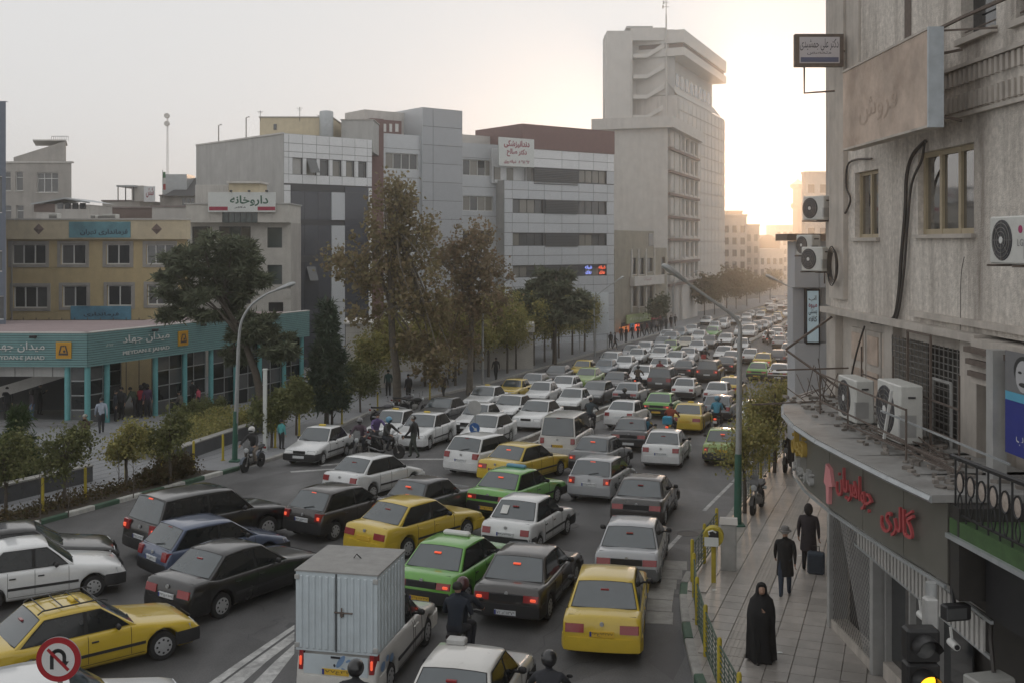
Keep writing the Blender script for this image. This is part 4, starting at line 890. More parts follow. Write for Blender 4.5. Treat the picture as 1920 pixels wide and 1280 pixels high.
mb = MB(); mb.box(X(740,Yw),X(1002,Yw),Yw-.6,Yw+9,Z(622,Yw)+.003,Z(606,Yw)); obj('roof', mb, m_con2, r, world=True)
# ================================================================ stuccoed corner building on the near side
m_stu = mat('stucco', (.62,.575,.52), .95, var=.30, scale=11, bump=1.0, bscale=45, stain=.9, streak=True, stain_col=(.21,.18,.155))
m_stu2 = mat('smooth_render', (.47,.43,.385), .9, var=.18, scale=2, stain=.5, streak=True, stain_col=(.16,.14,.125))
m_beige = mat('sunned_sign', (.46,.37,.305), .8, var=.4, scale=1.1, stain=.6, stain_col=(.25,.175,.13))
m_rust = mat('rusty_iron', (.12,.095,.08), .8, var=.3, scale=9)
m_cable = mat('cable', (.05,.045,.042), .7, var=.2)
m_ship = mat('sheet_metal', (.42,.42,.41), .5, var=.15, scale=3, metal=.3, stain=.3, stain_col=(.16,.15,.14))
m_can = mat('canopy_tin', (.27,.265,.255), .6, var=.25, scale=3, stain=.6, stain_col=(.12,.11,.10))
m_sigb = mat('bronze_fascia', (.155,.15,.132), .4, var=.12, scale=2, metal=.3)
m_redl = mat('red_letters', (.40,.07,.075), .5, var=.1)
m_pinkl = mat('pink_arrow', (.60,.24,.25), .5, var=.05)
m_yel = mat('mustard_letters', (.42,.29,.06), .5, var=.1)
m_grl = mat('green_strip', (.05,.10,.035), .7, var=.3, scale=6)
m_blk = mat('black_iron', (.018,.018,.02), .5, var=.2)
m_lat = mat('grille_steel', (.24,.235,.225), .5, metal=.5, var=.2)
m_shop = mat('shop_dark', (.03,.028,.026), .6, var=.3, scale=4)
m_ros = mat('rosette', (.34,.29,.25), .6, var=.3, scale=20)
m_mir = mat('reflecting_glass', (.05,.05,.048), .04, var=0, ior=2.4, spec=.9)
m_awn = mat('pale_valance', (.42,.41,.39), .7, var=.15, scale=5)
DN = (.03, -1); pb = Plane((7.0, 23.4), DN); GB = 0
B = thing('corner_building', 'weathered grey stucco corner building with shop fascia and window units', 'building', (8.5, 19, 0))
rects = [(1721,1826,288,440),(1603,1647,325,446),(1802,1868,-60,76),(1905,1990,-60,40)]
# the openings, laid out along the facade
def hp(r_):
    a, b = pb.u(r_[0]), pb.u(r_[1]); ta = 7.0/((r_[0]-HX)/F); z1 = pb.uv(r_[0], r_[2])[1]; z0 = pb.uv(r_[0], r_[3])[1]; return (a, b, z0, z1)
HB = [hp(q) for q in rects]; uN = 12.0
wall(B, pb, 0, uN, 7.1, 24, HB, m_stu, .22)
window(B, pb, HB[0], 3, 1, m_gold, m_mir, .16, .09, sill=m_stu2); window(B, pb, HB[1], 2, 1, m_gold, m_mir, .16, .07, sill=m_stu2)
for h in HB[2:]:
    g_ = MB(); pb.box(g_, h[0], h[1], h[2], h[3], -.24, -.2); obj('window', g_, m_glass, B, world=True)
    for k in range(5):
        z_ = h[2]+.12+k*.28; g_ = MB(); g_.tube([pb.w(h[0]+.02,z_,-.06), pb.w(h[1]-.02,z_,-.06)], .014, 5); obj('window_bar', g_, m_rust, B, world=True)
    g_ = MB(); pb.box(g_, h[0]-.05, h[1]+.05, h[2]-.1, h[2]-.003, -.1, .1); obj('sill', g_, m_stu2, B, world=True)
mb = MB(); mb.prism(ccw([(7.02,23.4),(7.55,25.2),(14.5,43),(22,40),(22,8),(7.75,11.2),(7.75,23)]), 3.0, 24); obj('body', mb, m_stu2, B, world=True)
# corner returning along the street
mb = MB(); pc_ = [(7.0,23.4),(7.12,24.2),(7.5,25.2)]; mb.loft([[(p[0],p[1],7.1),(p[0],p[1],24)] for p in pc_][::-1], cap=False, closed=False); obj('rounded_corner', mb, m_stu2, B, 60, world=True)
for a, b, e in ((1563,1590,.10),(1697,1708,-.0)):
    if e > 0:
        g_ = MB(); pb.box(g_, pb.u(a), pb.u(b), 7.3, 24, .003, e); obj('pilaster', g_, m_stu2, B, world=True)
g_ = MB(); pb.box(g_, pb.u(1697), pb.u(1709), 11.6, 24, .002, .012); obj('groove', g_, m_rust, B, world=True)
g_ = MB(); pb.box(g_, pb.u(1590), pb.u(1614), 11.2, 24, .003, .05); obj('pilaster', g_, m_stu2, B, world=True)
# dentil courses
for row, (za, zb_) in enumerate(((11.02,11.26),(10.60,10.86))):
    for k in range(26):
        u = pb.u(1768)+k*.17; g_ = MB(); pb.box(g_, u, u+.085, za, zb_, .003, .055); obj('dentil_brick', g_, m_stu2, B, world=True)
for z_ in (11.30, 10.52): g_ = MB(); pb.box(g_, pb.u(1766), uN, z_-.03, z_+.03, .003, .09); obj('string_course', g_, m_stu2, B, world=True)
# ledge
g_ = MB(); pb.box(g_, -.1, pb.u(1853), 6.98, 7.1, -.3, .22); obj('ledge', g_, m_stu2, B, world=True)
g_ = MB(); pb.box(g_, pb.u(1715), uN, 7.2, 7.3, .003, .1); obj('string_course', g_, m_stu2, B, world=True)
g_ = MB(); pb.box(g_, pb.u(1853)+.02, uN, 6.4, 7.05, -.2, .28); obj('cornice', g_, m_stu2, B, world=True)
for k in range(3): g_ = MB(); pb.box(g_, pb.u(1853)+.01, uN, 6.5+k*.18, 6.58+k*.18, .283, .33+k*.03); obj('cornice_moulding', g_, m_rust, B, world=True)
# lower storey
pl2 = Plane((7.1, 23.4), DN); l0 = 3.6
hl = [(pl2.u(1690), pl2.u(1815), 5.05, 6.75), (pl2.u(1852), 12, 3.0, 6.4)]
wall(B, pl2, 0, 12, l0, 6.98, hl, m_stu2, .5)
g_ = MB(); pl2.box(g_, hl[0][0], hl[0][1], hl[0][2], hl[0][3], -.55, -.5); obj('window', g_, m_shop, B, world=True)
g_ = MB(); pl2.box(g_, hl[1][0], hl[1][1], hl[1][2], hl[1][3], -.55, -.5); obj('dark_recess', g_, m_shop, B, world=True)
for i in range(3):
    a = pl2.u(1600+i*29); b = pl2.u(1600+(i+1)*29)-.06; g_ = MB(); pl2.box(g_, a, b, 5.3, 6.75, .003, .05); obj('door_panel', g_, m_stu2, B, world=True)
    for z_ in (5.4, 6.1): g_ = MB(); pl2.box(g_, a+.1, b-.1, z_, z_+.55, .052, .075); obj('panel_moulding', g_, m_beige, B, world=True)
for a, b in ((1672,1690),(1818,1850),(1563,1580)): g_ = MB(); pl2.box(g_, pl2.u(a), pl2.u(b), l0, 6.97, .003, .16); obj('pilaster', g_, m_stu2, B, world=True)
# window cage
cg = thing('window_grille', 'rusty welded bar grille over the wide lower window of the stucco building', 'grille', pl2.w((hl[0][0]+hl[0][1])/2, 5.05, .2)); cg.location.z = 5.05
n = 16
for k in range(n+1):
    u = hl[0][0]+(hl[0][1]-hl[0][0])*k/n; g_ = MB(); g_.tube([pl2.w(u,4.95,.17), pl2.w(u,6.8,.17)], .011, 4); obj('bar', g_, m_lat, cg, world=True)
for k in range(17):
    z_ = 4.98+k*.11; g_ = MB(); g_.tube([pl2.w(hl[0][0]-.05,z_,.165), pl2.w(hl[0][1]+.05,z_,.165)], .009, 4); obj('bar', g_, m_lat, cg, world=True)
dg_ = thing('grille_door', 'pale welded grille door leaning beside the window cage', 'gate', pl2.w(pl2.u(1795), 5.05, .25)); dg_.location.z = 5.05
a, b = pl2.u(1776), pl2.u(1812)
for p, q in (((a,4.9),(a,6.25)),((b,4.9),(b,6.25)),((a,6.25),(b,6.25)),((a,4.9),(b,4.9))): g_ = MB(); g_.tube([pl2.w(*p,.25), pl2.w(*q,.25)], .025, 4); obj('frame_bar', g_, m_ship, dg_, world=True)
for k in range(9): z_ = 5.02+k*.14; g_ = MB(); g_.tube([pl2.w(a,z_,.25), pl2.w(b,z_,.25)], .01, 4); obj('bar', g_, m_lat, dg_, world=True)

# shop front at street level
pg = Plane((6.98, 23.2), DN)
ug = pg.u(1640)
g_ = MB(); pg.box(g_, -.1, ug, .0, .35, -.3, .06); obj('plinth', g_, m_stu2, B, world=True)
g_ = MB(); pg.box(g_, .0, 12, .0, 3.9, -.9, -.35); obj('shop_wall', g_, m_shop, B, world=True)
for u in (-.1, ug): g_ = MB(); pg.box(g_, u, u+.16, .0, 3.7, -.3, .1); obj('door_post', g_, m_ship, B, world=True)
g_ = MB(); g_.prism(ccw([(6.95,23.2),(7.5,25.4),(8.3,25.2),(7.8,23.1)]), 0, 3.8); obj('corner_pier', g_, m_stu2, B, world=True)
sh = thing('lattice_shutter', 'folding steel lattice shutter closing the jeweller shop front', 'shutter', pg.w(ug/2, .35, 0)); sh.location.z = .35
L_ = ug-.1; n = 22; Hs = 3.1
for k in range(-14, n):
    for s in (1, -1):
        x0 = L_*k/n; pts = []
        for q in range(2):
            zz = Hs*q; xx = x0+ (Hs*.62)*q if s > 0 else x0+Hs*.62-(Hs*.62)*q
            pts.append((xx, zz))
        (xa, za), (xb, zb_) = pts
        if xb < 0 or xa > L_ and xb > L_: continue
        def clip(xa, za, xb, zb_):
            t0, t1 = 0, 1; dx = xb-xa
            if dx == 0: return None
            ta, tb = (0-xa)/dx, (L_-xa)/dx
            if ta > tb: ta, tb = tb, ta
            t0, t1 = max(0, ta), min(1, tb)
            return None if t0 >= t1 else (xa+dx*t0, za+(zb_-za)*t0, xa+dx*t1, za+(zb_-za)*t1)
        c_ = clip(xa, za, xb, zb_)
        if not c_: continue
        g_ = MB(); o_ = .02 if s > 0 else .035; g_.tube([pg.w(.08+c_[0], .36+c_[1], o_), pg.w(.08+c_[2], .36+c_[3], o_)], .009, 3); obj('lattice_bar', g_, m_lat, sh, world=True)
# show window further along
a = ug+.3
for i in range(3):
    g_ = MB(); pg.box(g_, a+i*1.15, a+i*1.15+1.05, .5, 2.6, -.25, -.22); obj('window', g_, m_mir if i == 1 else m_glass, B, world=True)
    g_ = MB(); pg.box(g_, a+i*1.15-.05, a+i*1.15, .3, 3.0, -.3, -.1); obj('mullion', g_, m_ship, B, world=True)
g_ = MB(); pg.box(g_, a, a+3.5, .02, .48, -.3, -.05); obj('stall_riser', g_, m_stu2, B, world=True)

# shop fascia with canopy
FP = [(6.02,12.9),(5.72,14.0),(5.58,15.2),(5.46,16.6),(5.36,18.0),(5.36,19.4),(5.5,20.7),(5.8,21.9),(6.25,22.9),(6.9,23.8),(7.5,24.6)]
SF = thing('shop_fascia', 'curved bronze jeweller fascia with flat metal canopy over the pavement', 'sign', (5.6, 18, 4.0))
for i, (p, q) in enumerate(zip(FP[1:], FP[2:])):
    p, q = Vector(p), Vector(q); d = (q-p).normalized(); n_ = Vector((d.y*-1, d.x))  # outward to the street
    g_ = MB(); e = d*.008; n2 = Vector((-d.y, d.x)); n2 = n2 if n2.x < 0 else -n2
    a_, b_ = p+e, q-e
    g_.prism(ccw([tuple(a_), tuple(b_), tuple(b_-n2*.12), tuple(a_-n2*.12)]), 4.03, 5.08); obj('fascia_panel', g_, m_sigb if i < 5 else m_ship, SF, world=True)
    g_ = MB(); g_.add([(a_.x,a_.y,4.02), (b_.x,b_.y,4.02), (b_.x+.55,b_.y,3.62), (a_.x+.55,a_.y,3.62)], [(0,1,2,3)]); obj('soffit_panel', g_, m_ship, SF, world=True)
    g_ = MB(); c_, d_ = p+n2*.22, q+n2*.22; g_.prism(ccw([tuple(c_), tuple(d_), (7.4, q.y+.2), (7.4, p.y)]), 5.10, 5.2); obj('canopy_sheet', g_, m_can, SF, world=True)
    g_ = MB(); g_.tube([(c_.x,c_.y,5.14),(d_.x,d_.y,5.14)], .05, 5); obj('canopy_edge', g_, m_tmet, SF, world=True)
    if i < 6: g_ = MB(); g_.tube([(p.x-.03,p.y,3.99),(q.x-.03,q.y,3.99)], .028, 4); obj('trim_rail', g_, m_tmet, SF, world=True)
g_ = MB(); g_.box(5.74,7.0,13.7,13.98,3.9,5.09); obj('end_panel', g_, m_shop, SF, world=True)
# red relief lettering on the fascia, and the pink arrow
ps = Plane((5.36, 18.0), Vector((5.62-5.36, 14.6-18.0))); 
text_on('lettering', fa('گالری'), m_redl, SF, ps.w(2.72, 4.53, 0), tuple(ps.d), .54, 1.08, .05, .02, .0); text_on('lettering', fa('جواهریان'), m_redl, SF, ps.w(1.15, 4.62, 0), tuple(ps.d), .5, 1.42, .05, .02, .0)
g_ = MB(); ar = [(-.02,4.78),(.16,4.72),(.26,4.45),(.12,4.42),(.1,4.12),(.0,4.12),(-.02,4.4),(-.12,4.45)]; g_.add([ps.w(u,z_,.06) for u, z_ in ar]+[ps.w(u,z_,.0) for u, z_ in ar], [tuple(range(8))]+[(i,i+8,(i+1)%8+8,(i+1)%8) for i in range(8)]); obj('arrow', g_, m_pinkl, SF, world=True)
pq = Plane((5.5, 20.75), Vector((5.36-5.5, 19.3-20.75))); text_on('lettering', fa('فتحیان'), m_yel, SF, pq.w(.75, 4.72, 0), tuple(pq.d), .5, 1.3, .04, .05, .015)
pq2 = Plane((5.5, 20.75), Vector((5.36-5.5, 18.9-20.75))); text_on('lettering', fa('طلا و جواهر'.replace('ط','ت')), m_ship, SF, pq2.w(1.0, 4.27, 0), tuple(pq2.d), .32, 1.7, .04, .04, .012)
# striped valance and its hanging strips
V = thing('metal_valance', 'pale ribbed metal valance hanging below the jeweller fascia', 'awning', (6.3, 16, 3.4))
for k in range(34):
    y = 18.6-k*.145; g_ = MB(); g_.cbox((6.05-.02*(18.6-y)*-.5, y, 3.42), .03, .085, .42, 0, 0); obj('slat', g_, m_awn, V, world=True)
g_ = MB(); g_.tube([(6.05,18.8,3.66),(6.12,13.6,3.66)], .03, 4); obj('rail', g_, m_tmet, V, world=True); g_ = MB(); g_.tube([(6.05,18.8,3.2),(6.12,13.6,3.2)], .03, 4); obj('rail', g_, m_tmet, V, world=True)

# iron clutter on the canopy: frame, tubes, rubble
K = thing('iron_frame', 'tangle of rusty iron angle frames lying on the shop canopy', 'scrap', (6.3,17.5,5.2))
def rod(a, b, r=.018, m=m_rust): g_ = MB(); g_.tube([a, b], r, 4); obj('rod', g_, m, K, world=True)
for x_ in (5.95, 6.75):
    for y_ in (16.1, 18.9, 20.6): rod((x_,y_,5.2),(x_,y_,6.0 if x_ < 6.5 else 6.5))
    rod((x_,16.1,5.98),(x_,20.6,5.98)); rod((x_,16.1,5.5),(x_,20.6,5.45))
rod((6.75,18.2,5.2),(6.75,18.2,7.0),.025); rod((6.75,17.2,5.2),(6.75,17.2,7.0),.025); rod((6.75,17.2,7.0),(6.75,18.2,7.0),.025); rod((5.9,19,5.3),(6.1,14.4,5.35)); rod((6.2,18.5,5.3),(5.95,14.6,5.5)); rod((6.4,17.6,5.24),(6.3,14.3,5.24),.03)
rod((6.0,17.2,5.35),(6.05,17.0,6.15),.028,m_frame); rod((5.95,17.2,5.8),(6.3,13.5,5.7),.018,m_tmet)
for k in range(12): rod((6.0+R.uniform(0,.8),14.6+R.uniform(0,5),5.22+R.uniform(0,.1)),(6.0+R.uniform(0,.8),14.6+R.uniform(0,5),5.22+R.uniform(0,.2)),.012)
mb = MB()
for k in range(170):
    mb.cbox((R.uniform(5.7,7.0), R.uniform(14.3,23.0), 5.22), R.uniform(.03,.14), R.uniform(.03,.14), R.uniform(.02,.08), R.uniform(0,3))
tag(obj('rubble', mb, mat('rubble', (.26,.235,.21), .95, var=.3, scale=8, island=.3)), 'loose plaster rubble strewn on the shop canopy', 'rubble', kind='stuff')
# heap of twigs and wires at the canopy's far end
for k in range(16):
    a = (6.4+R.uniform(-.4,.5), 22.4+R.uniform(-.8,.8), 5.25); rod(a, (a[0]+R.uniform(-.6,.5), a[1]+R.uniform(-.9,.9), 5.3+R.uniform(0,.9)), .01)
rod((6.9,23,6.9),(5.9,23.0,6.2),.03); rod((7.0,22.2,5.9),(5.45,22.0,5.88),.022); rod((6.6,22,5.25),(4.95,22,5.17),.022); rod((7.0,21.6,5.3),(6.0,23.3,6.15),.025)

# air conditioners
def ac_unit(label, c, rz, w=.82, h=.58, d=.3, logo=None, bracket=True):
    t_ = thing('air_conditioner', label, 'air conditioner', c, rz); mb = MB(); mb.cbox((0,0,h/2), w, d, h, 0, .02); obj('casing', mb, m_acw, t_)
    mb = MB(); mb.lathe([(h*.42,-d/2-.012),(h*.43,-d/2-.004),(h*.43,-d/2+.01)], 24, 'y', (-w*.14,0,h*.5)); obj('fan_opening', mb, m_fan, t_)
    for q in (.36,.27,.18): 
        mb = MB(); n = 24; mb.tube([(-w*.14+h*q*cos(2*pi*k/n), -d/2-.018, h*.5+h*q*sin(2*pi*k/n)) for k in range(n+1)], .006, 4, False); obj('guard_ring', mb, m_lat, t_)
    for k in range(8): mb = MB(); a_ = k*pi/4; mb.tube([(-w*.14+h*.07*cos(a_),-d/2-.016,h*.5+h*.07*sin(a_)),(-w*.14+h*.42*cos(a_),-d/2-.016,h*.5+h*.42*sin(a_))], .005, 3); obj('guard_wire', mb, m_lat, t_)
    mb = MB(); mb.lathe([(h*.075,-d/2-.022),(h*.075,-d/2)], 12, 'y', (-w*.14,0,h*.5)); obj('fan_hub', mb, m_frame, t_)
    mb = MB(); mb.box(w*.44, w*.502, -d/2-.003, d*.2, h*.12, h*.5); obj('service_cover', mb, m_ship, t_)
    mb = MB(); mb.cbox((w*.5+.005,0,h*.8),.02,.12,.03); obj('handle', mb, m_dk, t_)
    if logo:
        o2 = text_mesh('LG', .09); obj('logo_letters', MB().add([(p[0]+w*.36, -d/2-.006, p[2]+h*.45) for p in o2.v], o2.f), mat('logo_grey', (.2,.2,.2), .5), t_)
        mb = MB(); mb.lathe([(.05,-d/2-.006),(.05,-d/2)], 16, 'y', (w*.36,0,h*.72)); obj('logo_disc', mb, mat('logo_magenta', (.35,.03,.12), .5), t_)
    if bracket:
        for x_ in (-w*.35, w*.35): mb = MB(); mb.tube([(x_,-d/2-.1,-.02),(x_,d/2+.35,-.02),(x_,d/2+.35,-.3)], .02, 4); obj('bracket', mb, m_rust, t_)
    return t_
east = -pi/2+.03   # a unit on the wall faces the street
ac_unit('air conditioner with round pink logo on the stucco wall beside the wide window', (6.55,13.75,8.22), east, .95, .62, .34, True)
ac_unit('air conditioner high on the rounded corner of the stucco building', (6.86,23.95,9.0), -pi/2+.5, .64, .54, .28)
ac_unit('air conditioner low on the rounded corner of the stucco building', (6.9,24.2,7.85), -pi/2+.5, .66, .55, .28)
ac_unit('small air conditioner tucked behind the corner of the stucco building', (7.0,25.2,8.2), -pi/2+.4, .58, .48, .26)
ac_unit('air conditioner standing on the shop canopy inside the iron frame', (6.35,19.7,5.24), east, .95, .78, .34, False, False)
ac_unit('taller air conditioner on the shop canopy with open side', (6.45,17.75,5.24), east, 1.0, .95, .38, False, False)
ac_unit('air conditioner half hidden behind the blank beige signboard', (6.75,20.6,11.2), east, .8, .6, .3)
# coil of cable beside the corner unit
t_ = thing('cable_coil', 'coil of spare cable hanging on the corner of the stucco building', 'cable', (6.85,22.9,7.9)); mb = MB()
for q in range(4): mb.tube([(6.8+.02*q, 22.7-.3*cos(a)*(1-.06*q), 8.0+.42*sin(a)*(1-.08*q)) for a in np.linspace(0, 2*pi, 18)], .014, 4, False)
obj('loop', mb, m_cable, t_, world=True)
# cables on the wall
def cable(label, pts, r=.03, out=.06):
    P_ = [Vector(pb.w(*pb.uv(a, b), out)) for a, b in pts]; Q = []
    for i in range(len(P_)-1):
        p0, p1, p2, p3 = P_[max(i-1,0)], P_[i], P_[i+1], P_[min(i+2,len(P_)-1)]
        for k in range(6):
            t = k/6; Q.append(.5*((2*p1)+(p2-p0)*t+(2*p0-5*p1+4*p2-p3)*t*t+(3*p1-p0-3*p2+p3)*t**3))
    Q.append(P_[-1]); mb = MB(); mb.tube(Q, r, 5); o = obj('wall_cable', mb, m_cable, None, 60); return tag(o, label, 'cable', kind='thing')
cable('thick cable running down the stucco wall beside the wide window', [(1742,265),(1718,290),(1706,330),(1703,400),(1696,480),(1690,560),(1678,600),(1640,604)], .035)
cable('second cable looping off the bundle on the stucco wall', [(1740,268),(1735,300),(1716,345),(1708,420),(1700,520),(1686,600),(1660,607),(1625,595)], .025)
cable('black cable arching above the narrow window', [(1640,298),(1610,300),(1594,312),(1592,350),(1600,375),(1590,400),(1575,412)], .022)
cable('cable sagging below the ledge toward the canopy', [(1640,612),(1625,660),(1612,720),(1608,752)], .02, .2)
cable('thin wire dangling over the stucco wall from a hook', [(1815,482),(1809,520),(1808,600),(1806,640)], .006)

# blank sunned signboard
S = thing('blank_signboard', 'long blank sun-bleached signboard with faded letter ghosts on the stucco wall', 'sign', (6.35,18.2,10.25)); g_ = MB()
g_.box(6.3,6.5,16.15,20.3,10.28,11.72); obj('box', g_, m_beige, S, world=True)
g_ = MB(); g_.box(6.285,6.52,16.10,16.147,10.24,11.76); obj('end_plate', g_, mat('bluish_end', (.42,.46,.49), .5, var=.15, scale=4, stain=.2), S, world=True)
for z0, z1 in ((10.24,10.278),(11.722,11.76)): g_ = MB(); g_.box(6.285,6.52,16.15,20.32,z0,z1); obj('edge_strip', g_, m_stu2, S, world=True)
text_on('lettering', fa('فروش'), mat('letter_ghost', (.40,.315,.255), .8, var=.2), S, (6.3,18.4,10.85), (0,-1,0), .5, 1.9, .006)
for y_ in (16.6, 18.2, 19.8): g_ = MB(); g_.tube([(6.5,y_,11.4),(7.0,y_,11.5)], .03, 4); g_.tube([(6.5,y_,10.5),(7.0,y_,10.4)], .03, 4); obj('bracket', g_, m_rust, S, world=True)
g_ = MB(); g_.tube([(6.5,16.4,11.75),(6.7,15.9,11.85),(7.0,14.8,11.95)], .03, 4); g_.tube([(6.4,16.6,11.78),(7.0,15.4,11.6)], .02, 4); obj('stay', g_, m_rust, S, world=True)
# doctor's hanging sign
Yd = 22.2; D_ = thing('hanging_sign', 'small framed white sign with script projecting from the stucco corner', 'sign', (X(1535,Yd),Yd,Z(125,Yd))); a, b = at(1491,125,Yd), at(1582,64,Yd)
g_ = MB(); g_.box(a.x,b.x,Yd,Yd+.14,a.z,b.z); obj('frame', g_, m_rust, D_, world=True); a2, b2 = at(1499,119,Yd), at(1574,70,Yd); g_ = MB(); g_.box(a2.x,b2.x,Yd-.012,Yd-.002,a2.z,b2.z); obj('panel', g_, mat('lilac_panel', (.50,.47,.48), .5, var=.05), D_, world=True)
g_ = MB(); a3, b3 = at(1501,117,Yd), at(1572,108,Yd); g_.box(a3.x,b3.x,Yd-.018,Yd-.0125,a3.z,b3.z); obj('blue_strip', g_, mat('slate_strip', (.10,.11,.18), .5, var=.05), D_, world=True)
text_on('lettering', fa('دکتر علی جمشیدی'), m_ink, D_, at(1536,84,Yd-.012), (1,0,0), .25, .80, .004); text_on('lettering', fa('متخصص'), m_ink, D_, at(1536,100,Yd-.012), (1,0,0), .08, .5, .004)
mb = MB(); mb.tube([at(1508,125,Yd+.07), at(1508,175,Yd+.07), at(1565,171,Yd+.07)], .022, 4); obj('bracket', mb, m_rust, D_, world=True); mb = MB(); mb.tube([at(1575,95,Yd+.07),(7.2,Yd+.3,Z(95,Yd))], .03, 4); obj('bracket', mb, m_rust, D_, world=True)
# poster in the recess: a plain generic portrait stand-in
Pp = Plane((6.82, 14.75), DN); T_ = thing('poster', 'blue poster with grey portrait panel in the dark recess', 'poster', Pp.w(.4,5.6,0)); T_.location.z = 5.62
w_ = 1.0
g_ = MB(); Pp.box(g_, 0, w_, 5.62, 6.35, -.02, 0); obj('blue_sheet', g_, mat('poster_blue', (.025,.035,.22), .4, var=.1), T_, world=True); g_ = MB(); Pp.box(g_, 0, w_, 6.352, 6.47, -.02, 0); obj('cyan_band', g_, mat('poster_cyan', (.10,.36,.52), .4, var=.05), T_, world=True)
g_ = MB(); Pp.box(g_, 0, w_, 6.472, 7.02, -.02, 0); obj('grey_panel', g_, mat('poster_grey', (.16,.16,.165), .5, var=.1), T_, world=True)
def blob(u, z_, ru, rz_, o, mm, nm):
    g_ = MB(); g_.add([Pp.w(u+ru*cos(a), z_+rz_*sin(a), o) for a in np.linspace(0, 2*pi, 20)[:-1]], [tuple(range(19))]); obj(nm, g_, mm, T_, world=True)
m_p1, m_p2 = mat('poster_light', (.42,.42,.43), .5, var=.1), mat('poster_black', (.03,.03,.03), .5, var=0)
blob(.5,6.78,.26,.2,.004,m_p2,'hair_shape'); blob(.5,6.71,.2,.215,.008,m_p1,'face_shape'); blob(.5,6.60,.11,.03,.011,m_p2,'dark_shape'); blob(.42,6.76,.05,.018,.011,m_p2,'dark_shape'); blob(.58,6.76,.05,.018,.011,m_p2,'dark_shape')
text_on('lettering', fa('خوب'), m_sgn, T_, Pp.w(.52,5.85,0), tuple(Pp.d), .16, .42, .006)
# black sheet behind the poster: open shutter leaf
g_ = MB(); Pp.box(g_, -.35, -.15, 4.9, 7.0, -.1, .1); obj('shutter_edge', g_, m_ship, B, world=True)

# balcony with wrought rosettes
BP = Plane((5.72, 13.95), Vector((5.98-5.72, 11.4-13.95))); BL = thing('balcony', 'black wrought-iron balcony with round rosettes and green floor edge', 'balcony', BP.w(1.2,4.75,0)); BL.location.z = 4.75
LB = 2.6
g_ = MB(); BP.box(g_, 0, LB, 4.72, 4.92, -1.25, 0); obj('floor', g_, m_grl, BL, world=True)
g_ = MB(); BP.box(g_, 0, LB, 4.66, 4.72, -1.25, .06); obj('floor_edge', g_, m_tmet, BL, world=True)
for z_, r_ in ((5.72,.035),(5.0,.02)): g_ = MB(); g_.tube([BP.w(0,z_,-.03), BP.w(LB,z_,-.03)], r_, 5); obj('rail', g_, m_blk, BL, world=True)
for k in range(10):
    u = .1+k*.26; g_ = MB(); g_.tube([BP.w(u,4.92,-.03), BP.w(u,5.72,-.03)], .014, 4); obj('baluster', g_, m_blk, BL, world=True)
    c = Vector(BP.w(u+.13,5.42,-.02)); g_ = MB(); n = 16; vs_ = [c+BP.d*(.085*cos(2*pi*q/n))+Vector((0,0,.13*sin(2*pi*q/n))) for q in range(n)]; g_.add([tuple(v) for v in vs_]+[tuple(c-BP.n*-.02)], [(q,(q+1)%n,n) for q in range(n)]); obj('rosette', g_, m_ros, BL, world=True)
    g_ = MB(); g_.tube([tuple(v) for v in vs_]+[tuple(vs_[0])], .014, 4, False); obj('rosette_ring', g_, m_blk, BL, world=True)
    for s in (1, -1):
        g_ = MB(); g_.tube([tuple(c+BP.d*(s*.05*sin(t))+Vector((0,0,-.13-.28*t/3))) for t in np.linspace(0,3,7)], .01, 4); obj('scroll', g_, m_blk, BL, world=True)
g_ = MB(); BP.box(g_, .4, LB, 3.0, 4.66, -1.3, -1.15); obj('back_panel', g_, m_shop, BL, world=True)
# dark fascia below the balcony with a yellow crescent
U = thing('dark_fascia', 'dark shop fascia with yellow curl under the green balcony', 'sign', BP.w(1.6,3.9,-.3)); g_ = MB(); BP.box(g_, .35, LB+.6, 3.75, 4.6, -.5, -.3); obj('board', g_, m_blk, U, world=True)
mb = MB(); c = Vector(BP.w(1.55,4.2,-.28)); mb.tube([tuple(c+BP.d*(.16*cos(a))+Vector((0,0,.24*sin(a)))) for a in np.linspace(1.2,5.6,14)], [.012+.03*sin(pi*k/13) for k in range(14)], 5); obj('curl', mb, m_yel, U, world=True)
# electrical cabinet, floodlight, cameras on brackets
Eb = thing('meter_box', 'grey electrical box with yellow warning triangle below the valance', 'electrical box', (5.95,13.3,2.55)); mb = MB(); mb.cbox((0,0,.28), .55, .3, .56, .25, .02); obj('casing', mb, mat('box_grey', (.33,.33,.31), .5, var=.1, stain=.2), Eb)
ca, sa = cos(.25), sin(.25)
g_ = MB(); tri = [(-.06,.25),(.06,.25),(0,.36)]; g_.add([(x_*ca+.155*sa, x_*sa-.155*ca, z_) for x_, z_ in tri], [(0,1,2)]); obj('warning_triangle', g_, mat('warning_yellow', (.6,.42,.02), .5, var=0), Eb)
mb = MB(); mb.tube([(.1,.1,.56),(.15,.3,.9),(.3,.6,1.2)], .03, 5); mb.tube([(0,0,0),(0,.05,-1.2),(.02,.05,-2.5)], .05, 6); obj('conduit', mb, m_cable, Eb)
Fl = thing('floodlight', 'black square floodlight fixed under the end of the jeweller fascia', 'floodlight', (5.72,13.75,3.75)); mb = MB(); mb.cbox((0,0,0), .36, .16, .2, .2, .02); obj('housing', mb, m_blk, Fl); mb = MB(); mb.cbox((-.02,-.085,0), .28, .01, .14, .2); obj('lens', mb, m_glass3, Fl); mb = MB(); mb.tube([(0,.05,.1),(.05,.25,.3)], .025, 4); obj('arm', mb, m_blk, Fl)
